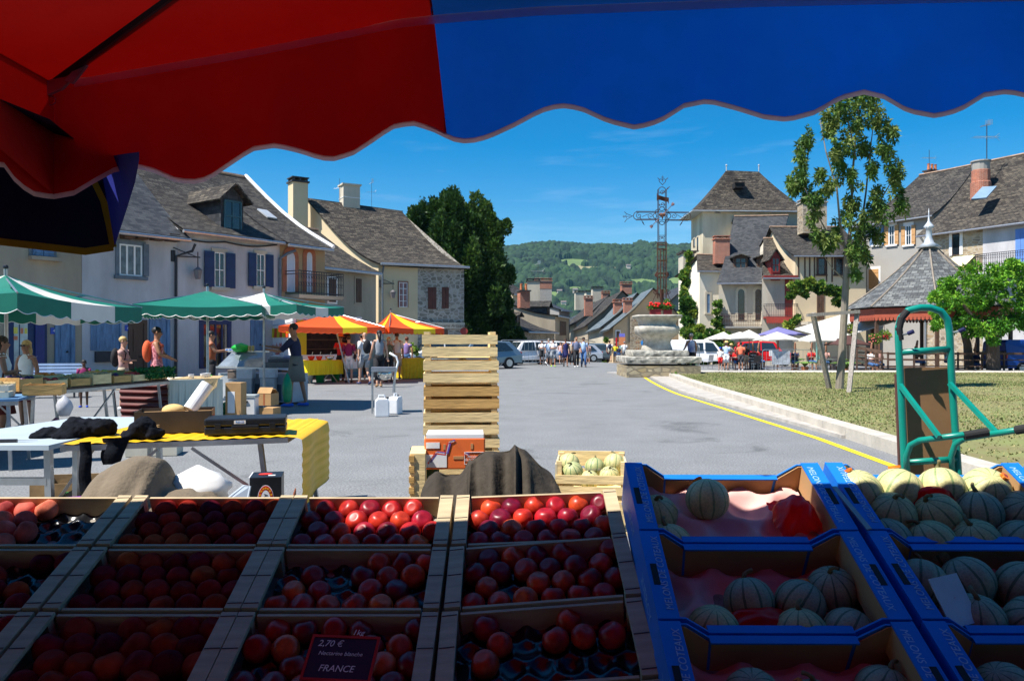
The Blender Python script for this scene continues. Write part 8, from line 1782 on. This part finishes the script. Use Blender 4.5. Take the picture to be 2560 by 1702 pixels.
b=MB();b.box((cw2(1654,0).x,xd,zz(745)),(.10,.10,.9));b.build('centre_post',rust,rc,world=True)
terra=mat('dark red plastic tub',(.22,.015,.02),.5)
for k,(u,w_,lb)in enumerate(((1644,.52,'dark red flower tub with scarlet geraniums on the left of the basin rim'),(1675,.38,'dark red flower tub with red flowers on the right of the basin rim'))):
 c=V(((u-CU)*sx_*1.01,SP+.85,zz(785)));t=thing('flower_tub',lb,'flower tub',c);b=MB();b.slab([(-w_/2*.85,-.11,0),(w_/2*.85,-.11,0),(w_/2*.85,.11,0),(-w_/2*.85,.11,0)],.19);b.slab([(-w_/2,-.13,.19),(w_/2,-.13,.19),(w_/2,.13,.19),(-w_/2,.13,.19)],.03);b.build('tub',terra,t)
 b=MB();clumps(b,[((x*w_*.4,rr.uniform(-.08,.08),.27+rr.uniform(0,.08)),(.14,.14,.10),rr.choice([0,1,2]))for x in(-1,-.5,0,.5,1)]+([((-.0,.1,.5),(.12,.1,.16),1)]if k else[]),260,.06,rr);b.build('leaves',LEAF['vine'],t)
 b=MB();
 for i in range(26 if not k else 10):b.ball((rr.uniform(-.5,.35)*w_,rr.uniform(-.16,.0),.33+rr.uniform(0,.17)),rr.uniform(.025,.05),7,5)
 b.build('blossoms',mat('scarlet blossom',(.75,.01,.008),.6),t)
# ---------------------------------------------------------------- pavilion
pc=XD(2322,42,-.22);pv_=thing('pavilion','open octagonal pavilion with a steep pointed slate roof and scalloped red fascia','pavilion',pc);nz_=CH-(762-CV)/F*38;RA=4.15;apx=V((pc.x,pc.y,CH-(612-CV)/F*42))
ang0=R(22.5);
def oc_(r,z,k,n=8):a=ang0+2*math.pi*k/n;return V((pc.x+math.cos(a)*r,pc.y+math.sin(a)*r,z))
b=MB();b.rings([[oc_(RA*(1-t)+.15*t,nz_+(apx.z-nz_)*(t+-.06*math.sin(math.pi*t)),k)for k in range(8)]for t in lin(0,1,9)]);b.build('roof',uvmat('pavilion slate','slate',[(.07,.075,.08),(.13,.14,.15),(.20,.21,.21)],.30,.22,(.04,.04,.045),.7,.8,.014,lichen=(.38,.36,.28)),pv_,world=True)
b=MB()
for k in range(8):b.tube([oc_(RA*(1-t)+.15*t,nz_+(apx.z-nz_)*(t-.06*math.sin(math.pi*t))+.03,k)for t in lin(0,1,9)],.05,5)
b.build('hip_tiles',mat('hip tiles',(.24,.20,.16),.9,.3,6),pv_,world=True)
b=MB();b.lathe([(.62,-.15),(.25,.12),(.16,.4),(.14,.85),(.28,.98),(.24,1.0),(.06,1.25),(.03,1.6),(.01,1.95)],apx,10);b.build('finial',lead,pv_,world=True,smooth=True)
b=MB();fasc=mat('brick red fascia',(.34,.07,.035),.7)
for k in range(8):
 p,q=oc_(RA-.25,nz_-.08,k),oc_(RA-.25,nz_-.08,k+1);b.quad(p,q,q-up*.48,p-up*.48);n=16
 for i in range(n):a,c=p.lerp(q,(i+.1)/n)-up*.48,p.lerp(q,(i+.9)/n)-up*.48;b.quad(a,c,c-up*.10,a.lerp(c,.5)-up*.16,a-up*.10)
b.build('fascia',fasc,pv_,world=True)
for k in range(8):b=MB();p=oc_(RA-.4,0,k);b.beam(V((p.x,p.y,-.3)),V((p.x,p.y,nz_)),.15);b.build('post',brownwood,pv_,world=True)
for k in(3,4,5,6,7):
 p,q=oc_(RA-.4,0,k),oc_(RA-.4,0,k+1);b=MB()
 for z in(.35,.75,1.05):b.beam(V((p.x,p.y,z-.2)),V((q.x,q.y,z-.2)),.07)
 b.build('railing',brownwood,pv_,world=True)
b=MB();b.lathe([(RA-.3,-.28),(RA-.3,-.1),(RA-.35,-.1)],(pc.x,pc.y,0),8,rz=ang0);b.build('floor',mat('dark deck',(.08,.06,.05),.8),pv_,world=True)
b=MB();b.lathe([(RA-.3,nz_-.6),(RA-.3,nz_-.55)],(pc.x,pc.y,0),8,rz=ang0);b.build('ceiling',mat('dark ceiling boards',(.03,.022,.02),.8),pv_,world=True)
fen=thing('deck_fence','brown wooden ramp fence with slanting rails left of the pavilion','fence',XD(2180,38));b=MB()
for u0,v0,u1,v1 in((2140,868,2205,880),(2140,885,2205,898),(2140,905,2205,925),(2140,895,2205,910)):b.beam(W(u0,v0,38),W(u1,v1,37.2),.14 if v0==868 else.06)
for u in(2142,2165,2205):b.beam(W(u,868+(u-2140)*.2,37.6),W(u,930,37.6),.07)
b.build('rail',brownwood,fen,world=True)
fen=thing('terrace_railing','brown wooden terrace railing behind the hand truck','fence',XD(2280,37.6));b=MB()
for v in(884,900,915):b.beam(W(2218,v,37.5),W(2560,v,37.5),.10 if v==884 else.05)
for u in(2220,2285,2340,2395,2455,2510):b.beam(W(u,880,37.5),W(u,932,37.5),.07)
b.build('rail',brownwood,fen,world=True)
for k,(u,v)in enumerate(((2186,842),(2211,833),(2122,818))):
 t=thing('hanging_basket',['hanging basket of pink and yellow flowers, larger one by the pavilion post','hanging basket of red flowers on the pavilion post','green hanging basket beside the right tree stake'][k],'hanging basket',W(u,v+8,37.9));b=MB();b.lathe([(.05,-.15),(.2,0),(.22,.08)],(0,0,0),12);b.tube([(0,0,.05),(0,0,.55)],.012,5);b.build('basket',brownwood,t)
 b=MB();clumps(b,[((0,0,.12),(.25,.25,.18),1),((.1,0,.0),(.2,.2,.2),2)],260,.08,rr);b.build('leaves',LEAF['vine'],t);b=MB()
 for i in range(14):a=rr.uniform(0,6.28);b.ball((math.cos(a)*.24,math.sin(a)*.24,rr.uniform(-.1,.25)),.035,6,4)
 b.build('blossoms',mat('rose blossom %d'%k,[(.6,.15,.12),(.6,.02,.02),(.3,.2,.1)][k],.6),t)
# ---------------------------------------------------------------- cafe terrace
cream=mat('cream parasol cloth',(.76,.72,.64),.8,.04,3,translucent=.25);mauve=mat('mauve parasol cloth',(.20,.19,.42),.8,.05,3,translucent=.2);choc=mat('chocolate parasol cloth',(.08,.035,.03),.8)
def parasol(label,u,vt,u0,u1,vr,d,m_):
 a,w_=W(u,vt,d),(u1-u0)/2/F*d;rimz=CH-(vr-CV)/F*d;c=W((u0+u1)/2,vr,d);t=thing('cafe_parasol',label,'parasol',XD(u,d,-.22),group='cafe parasols');rim=[V((c.x+math.cos(x)*w_*1.18,d+math.sin(x)*w_*1.18,rimz+.02))for x in[math.pi/4+math.pi/2*k+R(8)for k in range(4)]]
 b=MB()
 for k in range(4):
  p,q=rim[k],rim[(k+1)%4];m=p.lerp(q,.5)+up*.05;b.add([p,m,a],[(0,1,2)]);b.add([m,q,a],[(0,1,2)]);b.quad(p,p-up*.06,m-up*.06,m);b.quad(m,m-up*.06,q-up*.06,q)
 b.build('canopy',m_,t,world=True);b=MB();b.tube([XD(u,d,-.22),a],.03,7);b.build('pole',mat('varnished pole',(.22,.09,.04),.5),t,world=True);b=MB();b.lathe([(.25,0),(.25,.06)],XD(u,d,-.22),12);b.build('foot',galv,t,world=True)
parasol('leftmost small cream cafe parasol, nearest the white van',1810,829,1764,1832,848,48,cream);parasol('cream cafe parasol second from the left',1850,829,1800,1898,847,46,cream);parasol('cream cafe parasol third from the left, slightly higher',1873,824,1828,1906,846,50,cream)
parasol('cream cafe parasol in front of the mauve one',1943,829,1890,1994,850,44,cream);parasol('cream cafe parasol on the right, beside the leaning tree stake',2045,829,1992,2091,853,43,cream);parasol('mauve cafe parasol, the only coloured large one',1946,817,1899,2008,838,49,mauve);parasol('chocolate brown cafe parasol right of the leaning tree stake',2120,838,2070,2165,862,42,choc)
sl_=thing('shade_sail','big white sloping awning sail between the terrace and the pavilion','awning',XD(2120,46,-.2));b=MB();b.slab([W(1985,822,48),W(2085,848,44),W(2242,802,41),W(2215,786,44),W(2132,778,49)][::-1],.03);b.build('cloth',whtent,sl_,world=True);b=MB();b.tube([W(2133,780,47.5),XD(2133,47.5,-.2)],.05,7);b.build('pole',galv,sl_,world=True)
dk=mat('dark woven chair',(.05,.045,.045),.6)
def ctable(label,p):
 t=thing('cafe_table',label,'table',p,group='cafe tables');b=MB();b.lathe([(.35,.72),(.35,.74)],(0,0,0),16);b.build('tabletop',alu,t);b=MB();b.tube([(0,0,0),(0,0,.72)],.025,7);b.lathe([(.22,0),(.05,.03)],(0,0,0),10);b.build('leg',dkiron,t);return t
def cchair(label,p,rz,m_=None,g_='cafe chairs'):
 t=thing('cafe_chair',label,'chair',p,rz,g_);m_=m_ or dk;MB().box((0,0,.45),(.42,.42,.03)).build('seat',m_,t);b=MB();b.slab([(-.2,-.2,.5),(.2,-.2,.5),(.2,-.28,.86),(-.2,-.28,.86)],.02);b.build('backrest',m_,t)
 for x in(-.19,.19):
  for y in(-.19,.19):b=MB();b.tube([(x,y,0),(x*.95,y,.45)],.013,5);b.build('leg',galv,t)
 return t
ctable('round cafe table just left of the chalkboards',atc(1838,925));ctable('round cafe table behind the crowd barrier',XD(1935,44.5,-.22));ctable('round cafe table under the right-hand cream parasol',XD(2050,43,-.22));ctable('round cafe table between the tree trunk and left stake',XD(2075,41,-.22))
cchair('metal cafe chair with white seat standing alone beside the white van',atc(1770,922),R(30),white_p);cchair('dark cafe chair beside the coral T-shirt man',atc(1866,922),R(-60));cchair('dark cafe chair next to the tree stake',XD(2075,42,-.22),R(100));cchair('dark cafe chair at the right-hand cafe table',XD(2092,41.5,-.22),R(170));cchair('dark cafe chair behind the chalkboards',XD(1890,45,-.22),R(0));cchair('dark cafe chair under the front cream parasol',XD(1955,45,-.22),R(200))
for k,(u,v)in enumerate(((1884,924),(1899,922))):
 t=thing('chalkboard',['left chalkboard menu standing before the cafe','right chalkboard menu standing before the cafe'][k],'menu board',atc(u,v),R(5-10*k));b=MB();b.slab([(-.24,0,0),(.24,0,0),(.22,.12,1.0+.1*k),(-.22,.12,1.0+.1*k)],.03);b.build('board',black_p,t)
 for j,s_ in enumerate(('MENU','Plat du jour','Salades','Glaces','Café')):text(s_,.12,t.matrix_basis@Matrix.Translation((0,-.035+.012*(5-j),.86-.17*j))@Matrix.Rotation(R(83),4,'X'),mat('chalk',(.75,.78,.80)),t)
def barrier(label,p,q,h=1.05,bars=12,arch=True):
 p,q=V(p),V(q);t=thing('crowd_barrier',label,'barrier',(p+q)/2*1.0,group='crowd barriers');d=(q-p).normalized();b=MB();r=.022;z0=up*.22
 b.tube([p+z0,p+up*(h-.12),p+up*(h-.03)+d*.04,p+up*h+d*.14,q+up*h-d*.14,q+up*(h-.03)-d*.04,q+up*(h-.12),q+z0,p+z0+d*.001],r,6);b.build('frame',galv,t,world=True)
 b=MB()
 for i in range(1,bars):c=p.lerp(q,i/bars);b.tube([c+z0,c+up*h],.009,5)
 b.build('bars',galv,t,world=True);n_=V((-d.y,d.x,0))
 for c in(p+d*.15,q-d*.15):b=MB();b.tube([c+n_*.3,c+up*.25,c-n_*.3],r,6);b.build('foot',galv,t,world=True)
 return t
barrier('long crowd barrier in front of the parked cars left of the walkers',GP(1252,917),GP(1368,914)+V((0,0,0)),1.52)
barrier('crowd barrier with white notices before the cafe',atc(1906,930),atc(2028,930),1.22)
barrier('end of a crowd barrier beside the man leaning on the plinth',XD(1733,37,-.1),XD(1748,36,-.1),1.4,4)
t=thing('notice_board','white notice sheets fixed to the cafe crowd barrier','notice',XD(1950,43.2,.3));MB().box((-.35,0,.50),(.5,.02,.32)).build('sheet',white_p,t);b=MB();b.box((.05,0,.25),(1.0,.03,.75));b.build('banner',mat('grey photographic banner',(.45,.48,.52),.7,.4,4),t)
bf=thing('beach_flag','light blue and green feather flag behind the tree stake','flag',XD(2052,45,-.2));b=MB();b.slab([W(2040,855,45),W(2056,855,45),W(2058,890,45),W(2041,905,45)],V((0,.02,0)));b.build('cloth',mat('blue green flag',(.25,.55,.50),.7,.5,1),bf,world=True);b=MB();b.tube([XD(2058,45,-.2),W(2058,852,45)],.02,6);b.build('pole',galv,bf,world=True)
palm=mat('palm leaf',(.12,.22,.04),.5,.3,3)
for k,(u,d,s_,lb)in enumerate(((2012,42.6,.8,'small yellow-green potted palm behind the crowd barrier'),(2085,44,1.2,'palm shrub behind the tree trunk at the cafe'),(1985,46,1.1,'palm shrub behind the front cream parasol'),(2115,40,1.0,'potted palm beside the right tree stake'))):
 t=thing('potted_palm',lb,'plant',XD(u,d,-.22));b=MB();b.lathe([(.16,0),(.2,.3)],(0,0,0),12);b.build('pot',mat('terracotta',(.50,.17,.07)),t);b=MB()
 for i in range(30):
  a=rr.uniform(0,6.28);l=s_*rr.uniform(.6,1.0);dv=V((math.cos(a),math.sin(a),0));pts=[V((0,0,.3))+dv*l*k_+up*(1.0*s_*k_-.75*s_*k_*k_)for k_ in(0,.33,.66,1)];sd_=V((-dv.y,dv.x,0))*.05*s_
  for p_,q_ in zip(pts[:-1],pts[1:]):b.quad(p_-sd_,p_+sd_,q_+sd_*.8,q_-sd_*.8)
 b.build('fronds',palm,t)
for k,(u,d,tm,hr_,lb,rz)in enumerate(((1842,45.5,redsk,'brown','seated customer in red between the straw hat and the coral T-shirt',170),(1882,47,redsk,'dark','seated customer in red under the third cream parasol',150),(1898,47.2,redsk,'brown','second seated customer in red near the chalkboards',200),(1988,45,navy_t,'dark','seated woman in navy with a pale skirt right of the notices',165),(2030,46,redsk,'dark','seated customer in red behind the palm',180),(2066,45,pink_t,'grey','seated customer in pink right of the feather flag',180),(2294,41.5,black_t,'dark','dark-clothed customer reading on the pavilion terrace',200),(2370,41.8,white_t,'brown','customer in white seated under the pavilion edge',190),(2180,40.8,white_t,'blond','customer in white seen through the slanting ramp fence',180),(2198,41.2,pink_t,'brown','customer in pink seen through the slanting ramp fence',170),(2440,40,navy_t,'dark','customer in navy in the shade of the round green tree',180))):
 zb_=-.22 if u<2280 or u>2380 else-.1
 person(lb,XD(u,d,zb_),1.65,rz,tm,denim,hr_,ARM['fwd']if k%2 else ARM['cross'],skin_t,seat=.48,leg=.6,fem=k%3==0,face_detail=False,fingers=k<4)
 if u<2280 or u>2400:a=R(rz);c=cchair('dark cafe chair, %s'%['second of the seated row','behind the parasol pole','near the chalkboards, rear','right of the barrier notices','behind the palm','right of the feather flag','x','x','left behind the ramp fence','right behind the ramp fence','under the round green tree'][k],XD(u,d,zb_)+V((math.sin(a)*.08,-math.cos(a)*.08,0)),a)
# ---------------------------------------------------------------- cars
carglass=mat('car glass',(.02,.03,.035),.05,.1,1,spec=.9);tyre=rubber;hub_m=mat('alloy hub',(.5,.52,.54),.3,metal=.7)
def car(label,p,rz,L_,Wd,H_,prof,gl,paint,lights=(1,1),group=None,cat='car',name='parked_car'):
 """prof: side outline (x 0..1 front to tail, z 0..1); gl: glass outline; local x runs along the car, front at +x"""
 t=thing(name,label,cat,p,rz,group)
 def ol(P,y,k=1.0,ins=0):return[V((L_*(.5-x),y,z*H_))for x,z in P]
 b=MB();rg_=[]
 for y,sc__,dz in((-Wd/2+.03,.97,0),(-Wd/2,1,0),(Wd/2,1,0),(Wd/2-.0,1,0)):pass
 def yw(z):return Wd/2*(1 if z<.55 else 1-.22*(z-.55)/.45)
 k=len(prof);vs=[V((L_*(.5-x),-yw(z),z*H_))for x,z in prof]+[V((L_*(.5-x),yw(z),z*H_))for x,z in prof]
 b.add(vs,[tuple(range(k)),tuple(range(2*k-1,k-1,-1))]+[(i,k+i,k+(i+1)%k,(i+1)%k)for i in range(k)]);b.build('body',paint,t,bevel=.05)
 for sg in(-1,1):
  for gp_ in gl['side']:b=MB();b.slab([V((L_*(.5-x),sg*(yw(z)+.006),z*H_))for x,z in gp_],V((0,sg*.006,0)));b.build('side_window',carglass,t)
 for nm,(x0,z0,x1,z1)in(('windscreen',gl['front']),('rear_window',gl['rear'])):
  y0,y1=yw(z0)-.08,yw(z1)-.08;o=V(((.03 if nm=='windscreen' else-.03),0,.02));b=MB();b.quad(V((L_*(.5-x0),-y0,z0*H_))+o,V((L_*(.5-x0),y0,z0*H_))+o,V((L_*(.5-x1),y1,z1*H_))+o,V((L_*(.5-x1),-y1,z1*H_))+o);b.build(nm,carglass,t)
 for x in(.19,.81):
  for sg in(-1,1):
   c=V((L_*(.5-x),sg*(Wd/2-.06),.31));b=MB();b.tube([c-V((0,.10,0)),c+V((0,.10,0))],.31,18);o=b.build('wheel',tyre,t);b=MB();b.tube([c+V((0,sg*.10,0)),c+V((0,sg*.115,0))],.19,12);b.build('hubcap',hub_m,t)
 rear=-L_/2;fx_=L_/2
 for sg in(-1,1):
  MB().box((rear+.03,sg*(Wd/2-.16),H_*.52),(.06,.18,.22)).build('tail_light',mat('red lamp',(.45,.01,.01),.2),t);MB().box((fx_-.12,sg*(Wd/2-.22),H_*.46),(.16,.30,.14)).build('headlight',mat('lamp glass',(.6,.65,.7),.1),t)
 MB().box((rear-.01,0,H_*.30),(.04,.52,.12)).build('number_plate',white_p,t);MB().box((rear-.02,0,H_*.22),(.1,Wd*.92,.16)).build('bumper',mat('dark bumper',(.04,.042,.045),.6),t)
 return t
hatch=[(0,.20),(0,.42),(.04,.50),(.22,.58),(.34,.97),(.55,1.0),(.85,.96),(.97,.62),(1,.5),(1,.2)]
hg={'side':[[(.30,.60),(.36,.93),(.53,.95),(.53,.60)],[(.55,.60),(.55,.95),(.78,.92),(.88,.64)]],'front':(.235,.60,.335,.94),'rear':(.955,.64,.865,.92)}
vanp=[(0,.18),(0,.36),(.04,.44),(.20,.52),(.33,.90),(.42,1.0),(.97,.99),(1,.90),(1,.18)]
vg={'side':[[(.26,.55),(.35,.88),(.47,.90),(.47,.55)],[(.50,.57),(.50,.88),(.66,.88),(.66,.57)]],'front':(.215,.54,.335,.90),'rear':(.995,.60,.985,.88)}
white_car=mat('white car paint',(.78,.79,.80),.25,.02,2,spec=.6);silver=mat('silver blue car paint',(.20,.27,.32),.3,.05,2,metal=.5);grey_car=mat('grey car paint',(.12,.16,.18),.3,.05,2,metal=.5);red_car=mat('red car paint',(.60,.008,.01),.25,.03,2);blue_car=mat('blue car paint',(.01,.05,.28),.3)
car('silver-blue estate car whose rear shows right of the crate stack',XD(1195,41.5),R(212),4.5,1.75,1.50,hatch,hg,silver)
car('white hatchback behind the crowd barrier, beside the silver estate',XD(1318,49),R(205),4.2,1.75,1.48,hatch,hg,white_car)
car('white van-like car behind the crate stack slats',XD(1095,44),R(200),4.3,1.75,1.50,hatch,hg,white_car)
car('second white car half hidden by the woman in the black skirt',XD(1375,54),R(200),4.0,1.7,1.45,hatch,hg,white_car)
car('pale car behind the walking man in black trousers',XD(1440,62,gz(0,62)),R(185),4.0,1.7,1.4,hatch,hg,mat('light silver paint',(.5,.52,.55),.3,metal=.4))
car('dark grey hatchback parked at the top of the street, seen from behind',XD(1489,64,gz(0,64)),R(92),4.1,1.75,1.5,hatch,hg,grey_car)
car('white small van parked right of the plinth before the tower',XD(1755,53,-.2),R(-12)if False else R(-8),4.3,1.75,1.75,vanp,vg,white_car,cat='van',name='parked_van')
car('bright red car behind the cafe tables',XD(1905,53,-.2),R(-10),4.4,1.8,1.65,hatch,hg,red_car)
car('deep blue vehicle at the far right edge behind the pavilion terrace',XD(2575,40,-.2),R(10),4.2,1.8,1.75,vanp,vg,blue_car)
sb=thing('tourist_sign','red, orange and blue tourist information panel before the tan street house','sign',XD(1553,66,gz(0,66)));s6=66/F;p0_=W(1553,862,66)
for dx,dz,w_,h_,m_ in((-12,-6,4,24,redsk),(2,-9,16,22,mat('orange sign panel',(.70,.25,.10))),(2,8,16,14,mat('mint sign panel',(.45,.65,.55))),(2,-24,14,9,mat('violet blue panel',(.20,.20,.65)))):
 b=MB();b.box((p0_.x+dx*s6,66,p0_.z-dz*s6),(w_*s6,.05,h_*s6));b.build('panel',m_,sb,world=True)
b=MB();b.tube([XD(1553,66.1,gz(0,66)),W(1553,842,66.1)],.05,6);b.build('post',galv,sb,world=True)
bs_=thing('blue_road_sign','small blue road sign beside the stone basin','sign',XD(1612,60,gz(0,60)));b=MB();q=W(1611,857,60);b.slab([q+V((.28*math.cos(a),0,.28*math.sin(a)))for a in lin(0,5.9,16)],V((0,-.03,0)));b.build('panel',mat('sign blue',(.02,.25,.65),.4),bs_,world=True);b=MB();b.tube([XD(1612,60.1,gz(0,60)),q],.03,6);b.build('post',galv,bs_,world=True)
nb=thing('red_hooded_sign','small dark red round sign post showing above the crate stack','sign',XD(1159,45));b=MB();q=W(1160,828,45);b.slab([q+V((.22*math.cos(a),0,.22*math.sin(a)))for a in lin(0,5.9,16)],V((0,-.03,0)));b.build('panel',redpaint,nb,world=True);b=MB();b.tube([XD(1160,45.1),q],.03,6);b.build('post',galv,nb,world=True)
